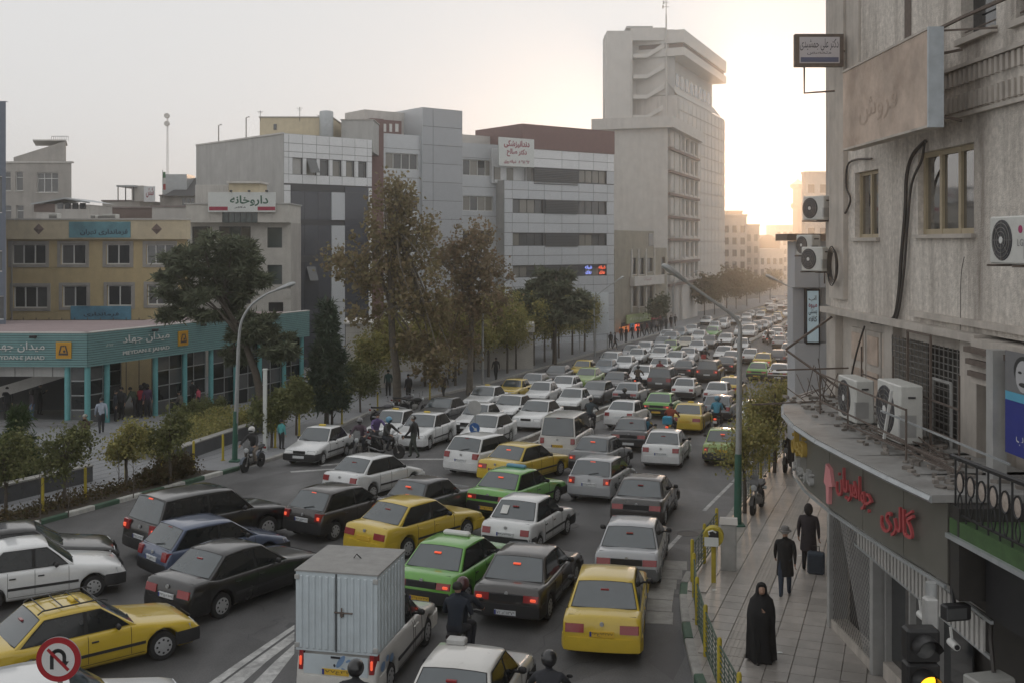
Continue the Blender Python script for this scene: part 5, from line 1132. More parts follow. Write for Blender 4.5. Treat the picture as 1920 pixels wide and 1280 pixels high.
for i, (x_, y_, lab) in enumerate(((6.0,14.5,'small white security camera under the valance near the meter box'),(6.0,15.6,'small white security camera under the valance beside the show window'))):
    t_ = thing('security_camera', lab, 'camera', (x_,y_,3.05)); mb = MB(); mb.lathe([(.05,-.12),(.055,0),(.055,.1)], 10, 'y'); obj('housing', mb, m_frame, t_, 40); mb = MB(); mb.lathe([(.035,-.13),(.035,-.118)], 10, 'y'); obj('lens', mb, m_blk, t_); mb = MB(); mb.tube([(0,.05,.05),(0,.1,.2)], .02, 4); obj('mount', mb, m_frame, t_)

# --- panelled shop building beyond the corner
Yr = 33; RP = thing('panelled_shop', 'grey metal-panelled shop building with tall narrow sign beyond the stucco corner', 'building', (9.6, Yr+4, gz(Yr)))
m_pr = mat('rp_panel', (.42,.43,.45), .45, var=.06, scale=2, island=.04)
prp = Plane((X(1490,Yr), Yr), FR); u1 = 4.5; zz = [Z(830,Yr), Z(780,Yr), Z(643,Yr), Z(540,Yr), Z(452,Yr)]
for i in range(4):
    ucols = [0, prp.u(1512), prp.u(1540), prp.u(1575), 4.5] if i == 2 else [0, prp.u(1536), prp.u(1575), 4.5]
    out = .0 if i in (1, 3) else -.25 if i == 2 else 0
    for a, b in zip(ucols, ucols[1:]): g_ = MB(); prp.box(g_, a+.008, b-.008, zz[i]+.008, zz[i+1]-.008, -.9, out); obj('panel', g_, m_pr, RP, world=True)
x0_ = X(1490,Yr)+.12; g_ = MB(); g_.prism(ccw([(x0_+.3,Yr+.96),(x0_+.3+.38*12,Yr+13),(x0_+16,Yr+11),(x0_+12,Yr+.96)]), zz[0]+.1, zz[4]+.0); obj('body', g_, m_con3, RP, world=True)
g_ = MB(); prp.box(g_, -.3, 1.4, zz[4]+.003, zz[4]+.22, -1.2, .25); obj('roof_edge', g_, m_rust, RP, world=True)
g_ = MB(); g_.prism(ccw([(x0_+1.5,Yr+1.2),(x0_+1.5+.38*12,Yr+13),(x0_+16,Yr+11),(x0_+12,Yr+1.2)]), gz(Yr+12)-.1, zz[0]+.098); obj('shop_front', g_, m_shop, RP, world=True)
VS = thing('vertical_sign', 'tall narrow pale blue sign with stacked round lettering on the panelled shop', 'sign', (X(1524,Yr), Yr, Z(645,Yr))); g_ = MB(); a, b = at(1511,645,Yr-.02), at(1537,543,Yr-.02); g_.box(a.x,b.x,Yr-.06,Yr+.2,a.z,b.z); obj('frame', g_, m_blk, VS, world=True)
g_ = MB(); a, b = at(1514,641,Yr-.08), at(1535,546,Yr-.08); g_.box(a.x,b.x,Yr-.075,Yr-.062,a.z,b.z); obj('panel', g_, mat('pale_blue_panel', (.40,.50,.54), .4, var=.05, emit=(.6,.8,.9), estr=.08), VS, world=True)
for i, (y_, mm, bd) in enumerate(((560,m_ink,'آب'),(574,m_pinkred,'میوه'),(586,m_navy,'بستنی'),(598,m_ink,'کافه'))): text_on('lettering', fa(bd), mm, VS, at(1524,y_,Yr-.076), (1,0,0), .17, .26, .006, bold=.02)
# far shops along the near side
def side_block(label, y0, y1, dx, ztop, m):
    r = thing('street_building', label, 'building', (xr((y0+y1)/2)+dx, (y0+y1)/2, gz(y0))); mb = MB(); mb.prism(ccw([(xr(y0)+dx,y0),(xr(y1)+dx,y1),(xr(y1)+dx+12,y1-4),(xr(y0)+dx+12,y0-4)]), gz(y1)-1, ztop); obj('body', mb, m, r, world=True)
    for k in range(4):
        ya = y0+(y1-y0)*(k+.2)/4; yb = y0+(y1-y0)*(k+.8)/4; mb = MB(); mb.add([(xr(ya)+dx-.03,ya,gz(ya)+.3),(xr(yb)+dx-.03,yb,gz(yb)+.3),(xr(yb)+dx-.03,yb,gz(yb)+3),(xr(ya)+dx-.03,ya,gz(ya)+3)],[(0,3,2,1)]); obj('shop_window', mb, m_glass, r, world=True)
    return r
side_block('plain shop row hidden behind the panelled shop building', 48, 80, 4.6, 10, m_con2); side_block('pale shop row far along the near pavement', 82, 130, 4.6, 12, m_con1)
# ================================================================ trees and planting
def foliage_mat(name, c1, c2, trans=.3): return mat(name, c1, .75, var=.25, scale=1.2, col2=c2, trans=trans, spec=.2)
m_bark = mat('bark', (.10,.085,.07), .95, var=.3, scale=6, bump=.6, bscale=25)
m_barkp = mat('plane_bark', (.15,.13,.105), .9, var=.35, scale=4, bump=.4, bscale=15)
f_plane = foliage_mat('plane_leaves', (.25,.185,.11), (.24,.215,.11)); f_plane2 = foliage_mat('plane_leaves_rust', (.26,.18,.115), (.22,.19,.11))
f_pine = foliage_mat('pine_needles', (.09,.11,.07), (.15,.16,.10), .12); f_cyp = foliage_mat('cypress_leaves', (.05,.072,.05), (.085,.11,.07), .1)
f_yel = foliage_mat('autumn_leaves', (.37,.32,.12), (.22,.23,.085)); f_oliv = foliage_mat('privet_leaves', (.10,.12,.05), (.19,.19,.08), .25)
f_bush = foliage_mat('bush_leaves', (.075,.072,.03), (.10,.065,.035), .2); f_far = foliage_mat('far_leaves', (.15,.12,.07), (.12,.12,.06))
f_con = foliage_mat('conifer_leaves', (.03,.06,.018), (.06,.09,.03), .15)
def leaf_mesh(name, m, pts, size, rng, aspect=1.0, align=None, jit=.5):
    wd = .9 if aspect < 1.5 else .34
    n = len(pts); a = rng.normal(size=(n,3)); a /= np.linalg.norm(a, axis=1)[:,None]+1e-9
    if align is not None: a = a*.6+align; a /= np.linalg.norm(a, axis=1)[:,None]+1e-9
    b = np.cross(a, rng.normal(size=(n,3))); b /= np.linalg.norm(b, axis=1)[:,None]+1e-9
    s = size*(1-jit+2*jit*rng.random(n))[:,None]; u = a*s*.5*aspect; v = b*s*.5
    co = np.stack([pts-u, pts+v*wd-u*.1, pts+u, pts-v*wd+u*.1], 1).reshape(-1, 3)
    me = bpy.data.meshes.new(name); me.vertices.add(4*n); me.vertices.foreach_set('co', co.ravel()); me.loops.add(4*n); me.loops.foreach_set('vertex_index', np.arange(4*n)); me.polygons.add(n); me.polygons.foreach_set('loop_start', np.arange(n)*4)
    me.materials.append(m); me.update(calc_edges=True); return me
def crown_points(blobs, n_cl, n_leaf, cl_r, rng, flat=1.0, shell=.5):
    # blobs: (x,y,z,rx,ry,rz,weight); clump centres in their outer parts
    wts = np.array([b[6] for b in blobs]); wts = wts/wts.sum(); cen = []
    for i in rng.choice(len(blobs), n_cl, p=wts):
        b = blobs[i]; d = rng.normal(size=3); d /= np.linalg.norm(d); rr = (shell+(1-shell)*rng.random())**.6*(.75+.45*rng.random()); cen.append([b[0]+d[0]*b[3]*rr, b[1]+d[1]*b[4]*rr, b[2]+d[2]*b[5]*rr])
    cen = np.array(cen); rad = cl_r*(.5+rng.random(n_cl)); idx = rng.integers(0, n_cl, n_leaf); off = rng.normal(size=(n_leaf,3))*rad[idx][:,None]*.55; off[:,2] *= flat
    return cen, cen[idx]+off, off
def tree(name, label, base, trunk, r0, blobs, n_cl, n_leaf, cl_r, leaf, lm, bm=None, seed=1, flat=1.0, aspect=1.0, nb=14, group=None, needles=False, shell=.5, scale=1.0):
    rng = np.random.default_rng(seed); t = thing(name, label, 'tree', base, 0, group)
    cen, pts, off = crown_points(blobs, n_cl, n_leaf, cl_r, rng, flat, shell)
    al = None
    if needles: al = off/(np.linalg.norm(off, axis=1)[:,None]+1e-6)*.9
    me = leaf_mesh('crown', lm, pts, leaf, rng, aspect, al); link('crown', me, t)
    mb = MB(); k = len(trunk); mb.tube(trunk, [r0*(1-.62*i/(k-1)) for i in range(k)], 8)
    T = [Vector(p) for p in trunk]
    for q in cen[:nb]:
        q = Vector(q); s = T[min(k-2, max(1, int(k*.45+rng.random()*k*.5)))]; m1 = s.lerp(q, .5)+Vector((rng.normal()*.15, rng.normal()*.15, .25)); rr = r0*(.30+.12*rng.random())
        mb.tube([s, s.lerp(m1, .5)+Vector((0,0,.08)), m1, m1.lerp(q, .6), q], [rr, rr*.8, rr*.55, rr*.35, rr*.12], 5)
    obj('trunk', mb, bm or m_bark, t, 50); return t
def reuse(src, label, base, rz, s, group=None):
    o = copy_tree(src); o.location = base; o.rotation_euler = (0, 0, rz); o.scale = (s, s, s*R.uniform(.92, 1.1)); o['label'] = label
    if group: o['group'] = group
    return o
def L_(px, py, Y, b): p = at(px, py, Y); return (p.x-b[0], p.y-b[1], p.z-b[2])
# big leaning pine
Yb = 53; b = (X(497,Yb), Yb, gz(Yb)+.14); tr = [L_(497,825,Yb,b), L_(492,760,Yb,b), L_(480,700,Yb,b), L_(462,650,Yb,b), L_(438,605,Yb,b), L_(415,560,Yb,b), L_(400,510,Yb,b)]; tr[0] = (0,0,-.1)
def blob(px, py, rx, rz_, Y, b, w, ry=None, dy=0): p = L_(px, py, Y, b); return (p[0], p[1]+dy, p[2], rx/F*Y, (ry or rx)/F*Y, rz_/F*Y, w)
bl = [blob(400,480,75,42,Yb,b,3), blob(345,530,55,48,Yb,b,2.4), blob(455,510,45,50,Yb,b,2,dy=.5), blob(390,570,70,30,Yb,b,1.6), blob(470,615,45,32,Yb,b,1.4), blob(520,650,36,26,Yb,b,1.1), blob(430,655,42,26,Yb,b,.9,dy=1), blob(330,590,30,18,Yb,b,.5)]
tree('pine_tree', 'large leaning pine beside the metro station canopy', b, tr, .24, bl, 190, 40000, .32, .20, f_pine, seed=3, flat=.55, aspect=1.9, nb=26, needles=True)
# dark column cypress
Yb = 55; b = (X(612,Yb), Yb, gz(Yb)+.14); bl = [blob(615,580+i*32,12+i*6,26,Yb,b,1+i*.5) for i in range(6)]
tree('cypress_tree', 'dark narrow conifer between the pine and the plane tree', b, [(0,0,-.1),(.03,0,2),(.05,0,4),(.06,0,6.6)], .13, bl, 170, 30000, .26, .17, f_cyp, seed=4, aspect=2.0, nb=10, needles=True, shell=.3)
# plane trees
Yb = 64.5; b = (X(745,Yb), Yb, gz(Yb)+.14); tr = [(0,0,-.1), L_(744,700,Yb,b), L_(736,640,Yb,b), L_(733,580,Yb,b), L_(738,500,Yb,b), L_(742,430,Yb,b), L_(745,370,Yb,b)]
bl = [blob(745,370,45,45,Yb,b,1.4), blob(720,430,65,50,Yb,b,2), blob(780,440,50,50,Yb,b,1.6), blob(690,505,70,45,Yb,b,2), blob(780,520,75,50,Yb,b,2.2), blob(735,580,85,45,Yb,b,2), blob(650,490,50,26,Yb,b,.7), blob(815,585,45,42,Yb,b,1.2), blob(790,660,42,55,Yb,b,1.4,dy=-1), blob(830,690,35,45,Yb,b,.9,dy=-1)]
tree('plane_tree', 'tall autumn plane tree with thinning brown crown by the kerb', b, tr, .27, bl, 300, 12500, .5, .20, f_plane, m_barkp, 5, nb=46, shell=.2)
Yb = 73; b = (X(880,Yb), Yb, gz(Yb)+.14); tr = [(0,0,-.1), L_(882,680,Yb,b), L_(884,610,Yb,b), L_(880,540,Yb,b), L_(885,470,Yb,b)]
bl = [blob(890,455,45,38,Yb,b,1.3), blob(900,510,60,45,Yb,b,1.7), blob(850,560,45,50,Yb,b,1.2), blob(915,570,50,40,Yb,b,1.2), blob(845,480,30,30,Yb,b,.5), blob(860,640,40,40,Yb,b,.7)]
tree('plane_tree', 'rust-leaved plane tree in front of the clinic wing', b, tr, .24, bl, 170, 7000, .5, .20, f_plane2, m_barkp, 6, nb=34, shell=.2)
# pine behind
Yb = 97; b = (X(1040,Yb), Yb, gz(Yb)+.14); bl = [blob(1035,530,40,26,Yb,b,2), blob(1000,560,45,22,Yb,b,1.6), blob(1070,565,40,20,Yb,b,1.4), blob(1040,590,60,14,Yb,b,1)]
tree('pine_tree', 'spreading pine in front of the clinic lower windows', b, [(0,0,-.1),(0,0,3),(.2,0,5.5),(.1,0,8)], .22, bl, 90, 14000, .5, .36, f_pine, seed=7, flat=.5, aspect=1.9, nb=14, needles=True)
# row of yellow-green trees along the pavement
def std_tree(name, label, base, h, rw, lm, seed, n=5200, leaf=.15, group=None, cl=70, clr=.42, rz_=None, bm=None):
    rz_ = rz_ or h*.3; bl = [(0,0,h*.66,rw,rw,rz_,2),(rw*.35,rw*.2,h*.8,rw*.6,rw*.6,rz_*.7,1),(-rw*.4,-.1,h*.58,rw*.6,rw*.6,rz_*.6,1)]
    return tree(name, label, base, [(0,0,-.1),(.02,.01,h*.25),(-.03,.02,h*.5),(.04,0,h*.85)], .035+.012*h, bl, cl, n, clr, leaf, lm, bm, seed, nb=14, group=group, shell=.2)
grp = 'yellow-green street trees along the pavement'; lab = 'yellow-green street tree in the row before the low hall'
p = (xl(79)-1.6, 79, gz(79)+.14); t0 = std_tree('street_tree', lab, p, 6.2, 1.8, f_yel, 11, 7000, .17, grp, 80, .5); alt = None
for i, Yq in enumerate((82, 85.5, 88.5, 92, 95.5, 99, 103, 107, 111)):
    reuse(t0, lab, (xl(Yq)-1.6+R.uniform(-.4,.4), Yq, gz(Yq)+.14), R.uniform(0,6), R.uniform(.8,1.12), grp)
for i, Yq in enumerate((72, 75, 78.5, 81, 84, 87, 90, 94, 98, 102)): reuse(t0, 'loose yellow-green tree in the second row against the low hall', (xl(Yq)-4.2+R.uniform(-.6,.6), Yq, gz(Yq)+.14), R.uniform(0,6), R.uniform(.75,1.0), 'second row of yellow-green trees')
grp2 = 'hazy trees along the far pavement'; lab2 = 'hazy brownish street tree along the pavement below the slab block'
t1 = std_tree('street_tree', lab2, (xl(184)-2,184,gz(184)+.14), 7.5, 2.4, f_far, 12, 3000, .36, grp2, 70, .9)
for i, Yq in enumerate((196, 210, 224, 240, 262, 285)): reuse(t1, lab2, (xl(Yq)-2.2+R.uniform(-.6,.6), Yq, gz(Yq)+.14), R.uniform(0,6), R.uniform(.8,1.15), grp2)
t2 = std_tree('street_tree', 'dark green tree at the foot of the old shop house', (xl(146)-1.5,146,gz(146)+.14), 4.6, 1.3, f_pine, 13, 2200, .3, None, 60, .7)
t3 = std_tree('street_tree', 'dark round tree beside the white hoarding', (xl(112)-5,114,gz(114)+.14), 5.2, 1.8, f_oliv, 14, 5000, .25, None, 60, .6)
# small privet trees by the yellow posts
grp = 'small privet trees beside the yellow posts'
priv = [(530,838,'small privet tree behind the white taxi and the turquoise coat',2.5,.85),(575,815,'small privet tree under the dark conifer',2.6,.9),(641,796,'round privet tree beside the plane tree bench',2.8,.95),(692,772,'round privet tree touching the plane tree trunk',2.7,.9)]
pt = None
for px_, py_, lb, h, rw in priv:
    p = G(px_, py_, .14); p.x -= .5
    if pt is None: pt = std_tree('privet_tree', lb, p, h, rw, f_oliv, 15, 6500, .10, grp, 90, .26)
    else: reuse(pt, lb, p, R.uniform(0,6), h/2.5, grp)
for px_, py_, lb, h, rw, lm, sd in ((318,905,'bushy green privet tree in the planting strip',3.0,1.05,f_oliv,21),(236,915,'thin yellowing privet tree in the planting strip',2.7,.8,f_yel,22),(120,948,'broad privet tree in front of the granite wall',3.0,1.15,f_oliv,23),(10,965,'yellow-tinged privet tree at the planting strip end',2.9,1.0,f_oliv,24)):
    p = G(px_, py_, .15); std_tree('privet_tree', lb, p, h*.88, rw*.8, lm, sd, 3800, .085, None, 90, .24)
p = G(33, 905, .14); tree('conifer', 'young feathery conifer behind the granite planter wall', p, [(0,0,-.1),(0,0,1.2),(0,0,2.9)], .06, [(0,0,.5,.75,.75,.3,2),(0,0,1.0,.6,.6,.35,1.6),(0,0,1.6,.42,.42,.4,1.1),(0,0,2.3,.2,.2,.5,.7)], 130, 16000, .2, .1, f_con, seed=25, aspect=2.4, needles=True, nb=10)
# trees on the near pavement
p = G(1396, 962, .14); std_tree('pavement_tree', 'sparse yellow-green tree beside the grey parked motorcycle', p, 2.9, .95, f_yel, 31, 3200, .085, None, 70, .28)
p = G(1452, 885, .14); std_tree('pavement_tree', 'bushy yellowing tree inside the kerb fence', p, 3.6, 1.3, f_yel, 32, 7000, .09, None, 110, .34)
p = (xr(66)+1.2, 66, gz(66)+.14); std_tree('pavement_tree', 'small round tree further along the near pavement', p, 3.2, 1.0, f_oliv, 33, 3000, .12, None, 60, .3)
p = (xr(105)+1.4, 105, gz(105)+.14); std_tree('pavement_tree', 'brownish tree far along the near pavement', p, 4.6, 1.6, f_far, 34, 3000, .2, None, 60, .4)
# low planting: uncountable
def ground_cover(name, label, poly_fn, n, h, leaf, lm, seed):
    rng = np.random.default_rng(seed); pts = np.array([poly_fn(rng) for _ in range(n)]); pts[:,2] += rng.random(n)**1.6*h
    me = leaf_mesh(name, lm, pts, leaf, rng); return tag(link(name, me), label, 'shrubs', kind='stuff')
def bed(rng):
    Yq = 23+18*rng.random(); c = .5+.5*math.sin(Yq*2.1)*math.sin(Yq*.7+1); x = xl(Yq)-.4-1.4*rng.random()
    return [x, Yq, gz(Yq)+.15+.12*c*rng.random()]
ground_cover('undergrowth', 'low brown and green undergrowth in the planting strip', bed, 9000, .3, .07, f_bush, 41)
def bed2(rng):
    t = rng.random(); d = R.random()
    return [-15.6-3.8*(1-t)-3*rng.random()-.2, 28+11*t+rng.random(), gz(33)+.5+.15*rng.random()]
ground_cover('undergrowth', 'green ground cover inside the granite planter', bed2, 9000, .5, .09, f_oliv, 42)
def bed3(rng): t = rng.random(); return [-13.6+1.6*t-2.6*rng.random()-.3, 44+10*t, gz(48)+.35]
ground_cover('undergrowth', 'yellow flowering ground cover behind the second granite wall', bed3, 9000, .8, .09, f_yel, 43)
def shrub(label, px_, py_, h, rw, lm, sd, off=.14):
    p = G(px_, py_, off); rng = np.random.default_rng(sd); t = thing('shrub', label, 'shrub', p); cen, pts, o_ = crown_points([(0,0,h*.5,rw,rw,h*.5,1)], 50, 4200, .2, rng, 1, .2); link('foliage', leaf_mesh('foliage', lm, pts, .08, rng), t)
    mb = MB()
    for q in cen[:14]: mb.tube([(0,0,-.05),(q[0]*.5,q[1]*.5,max(.1,q[2]*.6)),tuple(q)], [.018,.012,.005], 4)
    obj('stem', mb, m_bark, t); return t
shrub('dense brown-green bush at the planting strip end', 330, 893, .75, .75, f_bush, 51, .15); shrub('low rust bush in the planting strip', 290, 905, .5, .6, f_bush, 52, .15)
shrub('leafy bush behind the second granite wall', 400, 800, 1.6, .95, f_oliv, 53); shrub('loose bush beside the station glazing', 365, 795, 1.3, .8, f_oliv, 54); shrub('spiky bush in front of the cypress', 600, 770, 1.4, .7, f_cyp, 55); shrub('yellow bush behind the curved lamp post', 455, 812, 1.0, .7, f_yel, 56)
# bare stems in the bed
for i, (px_, py_) in enumerate(((128,965),(250,930),(222,920),(75,975))):
    p = G(px_, py_, .15); t = thing('sapling', 'bare thin sapling stem in the planting strip', 'sapling', p, 0, 'bare saplings in the planting strip'); mb = MB(); h = 1.2+.4*i/3; mb.tube([(0,0,-.05),(.02,.01,h*.5),(-.03,0,h)], [.02,.014,.006], 5)
    for k in range(6): z_ = h*(.3+.11*k); a = k*2.4; mb.tube([(0,0,z_),(.18*cos(a),.18*sin(a),z_+.2)], [.008,.003], 4)
    obj('stem', mb, m_bark, t)
# ================================================================ cars
m_paint = mat('car_paint', rough=.3, coat=1.0, objcol=True, var=.05, scale=2.0, spec=.35, dust=.035, coat_ior=1.5)
m_trim = mat('car_trim', rough=.6, objcol=True, var=.08)
m_cglass = mat('car_glass', (.045,.06,.068), .06, var=.2, scale=1.5, ior=1.8, spec=.65)
m_sglass = mat('car_side_glass', (.013,.015,.016), .07, var=.25, scale=2.5, ior=1.5, spec=.5)
m_tyre = mat('tyre', (.022,.022,.023), .9, var=.15)
m_rim = mat('wheel_rim', (.36,.365,.37), .4, metal=.1, var=.1)
m_seam = mat('car_seam', (.012,.012,.013), .7, var=0)
m_tail = mat('tail_lens', (.26,.018,.02), .2, var=.1, coat=.5)
m_tailon = mat('tail_lens_lit', (.6,.05,.03), .3, var=0, emit=(1,.14,.06), estr=.5)
m_amber = mat('amber_lens', (.5,.17,.03), .25, var=0, emit=(1,.3,.05), estr=.6)
m_head = mat('head_lens', (.45,.47,.48), .15, var=.1, coat=.6)
m_plate = mat('plate_white', (.62,.64,.65), .5, var=.05); m_platey = mat('plate_yellow', (.62,.40,.04), .5, var=.05)
m_yelt = mat('taxi_roof_sign', (.62,.45,.06), .5, var=.05)
m_rack = mat('roof_rack', (.03,.03,.032), .5, var=.1)
PARKED = []
def clash(c, a, W, L, pad=.08):                       # does a footprint meet a vehicle already placed?
    f = Vector((sin(a), cos(a))); r = Vector((cos(a), -sin(a)))
    for q, qa, qw, ql in PARKED:
        if (q-c).length > 6: continue
        qf = Vector((sin(qa), cos(qa))); qr = Vector((cos(qa), -sin(qa))); d = q-c; hit = True
        for ax in (f, r, qf, qr):
            e = abs(ax.dot(f))*L/2+abs(ax.dot(r))*W/2+abs(ax.dot(qf))*ql/2+abs(ax.dot(qr))*qw/2
            if abs(d.dot(ax)) > e+pad: hit = False; break
        if hit: return True
    return False
BLK = (.022,.022,.024)
MODELS = {
 #        L     W     H     wb    fo   r    belt  hood0 cowl  A(y)  B     C      D     deck  bumper tail
 'sedan405': dict(L=4.41,W=1.71,H=1.41,wb=2.67,fo=.83,r=.30,belt=.90,h0=.68,h1=.90,A=.80,B=.10,C=-1.05,D=-1.62,deck=.93,tail=(.40,.15,.72),band=True,bump='black'),
 'samand':   dict(L=4.50,W=1.72,H=1.45,wb=2.67,fo=.86,r=.30,belt=.92,h0=.72,h1=.92,A=.85,B=.12,C=-1.02,D=-1.62,deck=.98,tail=(.44,.17,.76),band=False,bump='body'),
 'pride':    dict(L=3.94,W=1.61,H=1.45,wb=2.35,fo=.78,r=.27,belt=.91,h0=.70,h1=.91,A=.72,B=.12,C=-.92,D=-1.42,deck=.96,tail=(.30,.17,.74),band=False,bump='black'),
 'boxy':     dict(L=4.30,W=1.62,H=1.40,wb=2.50,fo=.78,r=.29,belt=.90,h0=.74,h1=.91,A=.70,B=.18,C=-.95,D=-1.35,deck=.92,tail=(.22,.18,.70),band=False,bump='black'),
 'hatch206': dict(L=3.83,W=1.67,H=1.44,wb=2.44,fo=.75,r=.29,belt=.92,h0=.68,h1=.93,A=.86,B=.08,C=-1.30,D=-1.74,deck=.93,tail=(.27,.22,.78),band=False,bump='black',hatch=True),
 'sedan206': dict(L=4.19,W=1.66,H=1.45,wb=2.44,fo=.78,r=.29,belt=.92,h0=.68,h1=.93,A=1.0,B=.22,C=-1.0,D=-1.58,deck=1.0,tail=(.30,.18,.82),band=False,bump='body'),
 'crossover':dict(L=4.72,W=1.88,H=1.74,wb=2.70,fo=.92,r=.36,belt=1.08,h0=.88,h1=1.08,A=.95,B=.25,C=-1.92,D=-2.22,deck=1.06,tail=(.36,.26,.92),band=False,bump='black',hatch=True),
 'compact':  dict(L=4.10,W=1.76,H=1.54,wb=2.57,fo=.82,r=.32,belt=1.0,h0=.78,h1=1.0,A=.95,B=.15,C=-1.48,D=-1.9,deck=1.0,tail=(.28,.22,.86),band=False,bump='body',hatch=True),
 'tondar':   dict(L=4.29,W=1.74,H=1.52,wb=2.63,fo=.80,r=.30,belt=.97,h0=.76,h1=.97,A=.85,B=.18,C=-1.0,D=-1.5,deck=1.03,tail=(.24,.3,.82),band=False,bump='body'),
 'van':      dict(L=4.45,W=1.72,H=1.92,wb=2.60,fo=.80,r=.31,belt=1.08,h0=.85,h1=1.08,A=1.35,B=.75,C=-1.92,D=-2.14,deck=1.06,tail=(.22,.24,.88),band=False,bump='body',hatch=True),
}
def car_parts(P):
    L, W, H, r = P['L'], P['W'], P['H'], P['r']; w = W/2; hb = P.get('hatch', False)
    ya_f = L/2-P['fo']; ya_r = ya_f-P['wb']; ra = r+.065; zs = .20
    belt, deck = P['belt'], P['deck']; A, Bf, Cc, D = P['A'], P['B'], P['C'], P['D']
    top = [(-L/2, .62, .93), (-L/2+.05, deck-.16, .965), (-L/2+.11, deck-.03, .98), (-L/2+.2, deck, .985), (D-.02, deck+.005, 1), (D+.3, belt+.01, 1), (A-.3, belt, 1), (A, P['h1']-.005, 1), (A+.3*(L/2-A), P['h1']*.55+P['h0']*.45+.025, .995), (L/2-.35, P['h0']+.055, .98), (L/2-.14, P['h0']+.0, .955), (L/2-.05, P['h0']-.08, .93), (L/2, .56, .90)]
    top = sorted(top)
    def tp(y):
        for (a, za, sa), (b, zb, sb) in zip(top, top[1:]):
            if y <= b: t = (y-a)/(b-a) if b > a else 0; return za+(zb-za)*t, sa+(sb-sa)*t
        return top[-1][1], top[-1][2]
    ys = {t[0] for t in top}
    for ya in (ya_f, ya_r):
        for k in (-1.001, -1, -.93, -.75, -.4, 0, .4, .75, .93, 1, 1.001): ys.add(round(ya+ra*k, 4))
    ys = sorted(y for y in ys if -L/2 <= y <= L/2); rings = []
    for y in ys:
        z, s = tp(y); ww = w*s; zb = zs+ (.10 if abs(y) > L/2-.12 else 0)
        for ya in (ya_f, ya_r):
            dy = abs(y-ya)
            if dy < ra*1.0005: zb = max(zb, r+math.sqrt(max(0, ra*ra-dy*dy))*1.0)
        flare = .0
        zm = max(.53, zb+.05); zt = z; h2 = max(zt-.10, zm+.02)
        half = [(ww*.90, zb), (ww*.985, min(zb+.07, zm-.02)), (ww, zm), (ww*.985, h2), (ww*.945, zt-.022), (ww*.84, zt+.003), (ww*.42, zt+.020), (0, zt+.026)]
        rings.append([(x, y, zz) for x, zz in half] + [(-x, y, zz) for x, zz in half[-2::-1]])
    body = MB(); body.loft(rings)
    # cabin
    wbg, wr, zr = w*.915, w*(.73 if not hb else .77), H
    if P.get('L') == 4.45: wr = w*.80
    def hw(z): return wbg+(wr-wbg)*max(0, min(1, (z-belt)/(zr-belt)))**1.15
    prof = []
    for t in np.linspace(0, 1, 5): prof.append((A+(Bf-A)*t, belt-.01+(zr-.035-belt+.01)*t, 'f'))
    for t in (.2, .5, .8): prof.append((Bf+(Cc-Bf)*t, zr-.035+.035*(1-(2*t-1)**2), 'r'))
    zd = deck if not hb else deck-.0
    for t in np.linspace(0, 1, 5): prof.append((Cc+(D-Cc)*t, zr-.035+(zd-.01-zr+.035)*t, 'b'))
    S = [-1, -.95, -.6, 0, .6, .95, 1]
    def tops(y, z):
        h = hw(z); k = (z-belt)/(zr-belt); return [(s*h, y+(.07*(1-s*s)*(1-k) if y > 0 else -.05*(1-s*s)*(1-k)), z+(.028*(1-s*s) if k > .5 else 0)-(.028 if abs(s) == 1 else 0)*min(1, max(0, k*3))) for s in S]
    cab = MB(); grid = [tops(y, z) for y, z, _ in prof]; n = len(S)
    cab.loft(grid, closed=False, cap=False)
    for sgn in (0, n-1):
        rows = []
        for i, (y, z, _) in enumerate(prof):
            e = grid[i][sgn]; rows.append([e, (math.copysign(hw(belt+(z-belt)*.5), e[0]), y, belt+(e[2]-belt)*.5), (math.copysign(wbg, e[0]), y, belt-.02)])
        m_ = MB().loft(rows if sgn == 0 else [q[::-1] for q in rows], closed=False, cap=False); cab.add(m_.v, [f[::-1] for f in m_.f])
    cab.f = [f[::-1] for f in cab.f]
    def patch(y0, z0, y1, z1, inset, off, e=.07):
        g = MB(); rows = []; dy, dz = y1-y0, z1-z0; ln = math.hypot(dy, dz); ny, nz = -dz/ln, dy/ln
        if nz < 0: ny, nz = -ny, -nz
        for t in np.linspace(e, 1-e, 5):
            y, z = y0+dy*t, z0+dz*t; h = hw(z)-inset; k = (z-belt)/(zr-belt)
            rows.append([(s*h, y+(.07*(1-s*s)*(1-k) if y > 0 else -.05*(1-s*s)*(1-k))+ny*off, z+(.028*(1-s*s) if k > .5 else 0)+nz*off) for s in (-1, -.6, 0, .6, 1)])
        g.loft(rows, closed=False, cap=False)
        if y0 > y1: pass
        return g
    ws = patch(A, belt-.01, Bf, zr-.035, .06, .010); rw = patch(D, zd-.01, Cc, zr-.035, .07, .010); wst = patch(A, belt-.01, Bf, zr-.035, .04, .006, .045); rwt = patch(D, zd-.01, Cc, zr-.035, .05, .006, .045)
    rwt.f = [f[::-1] for f in rwt.f]
    rw.f = [f[::-1] for f in rw.f]
    # side glass
    bp = (A+Cc)/2-.10; z0, z1 = belt+.035, zr-.085; g_f = (A-Bf)/(zr-.035-belt); g_r = (Cc-D)/(zr-.035-zd)
    fy = lambda z: A-(z-belt)*g_f-.08; ry = lambda z: D+(z-zd)*g_r+.11
    if hb and L > 4.4: pass
    def side(pts, sg, o=.007):
        g = MB(); pp = [(sg*(hw(z)+o), y, z) for y, z in pts]; g.add(pp, [tuple(range(len(pp)))] if sg > 0 else [tuple(range(len(pp)))[::-1]]); return g
    zm = (z0+z1)/2
    fw_ = [(bp+.04, z0), (fy(z0)-.03, z0), (fy(zm), zm), (fy(z1), z1), (bp+.04, z1), (bp+.04, zm)]
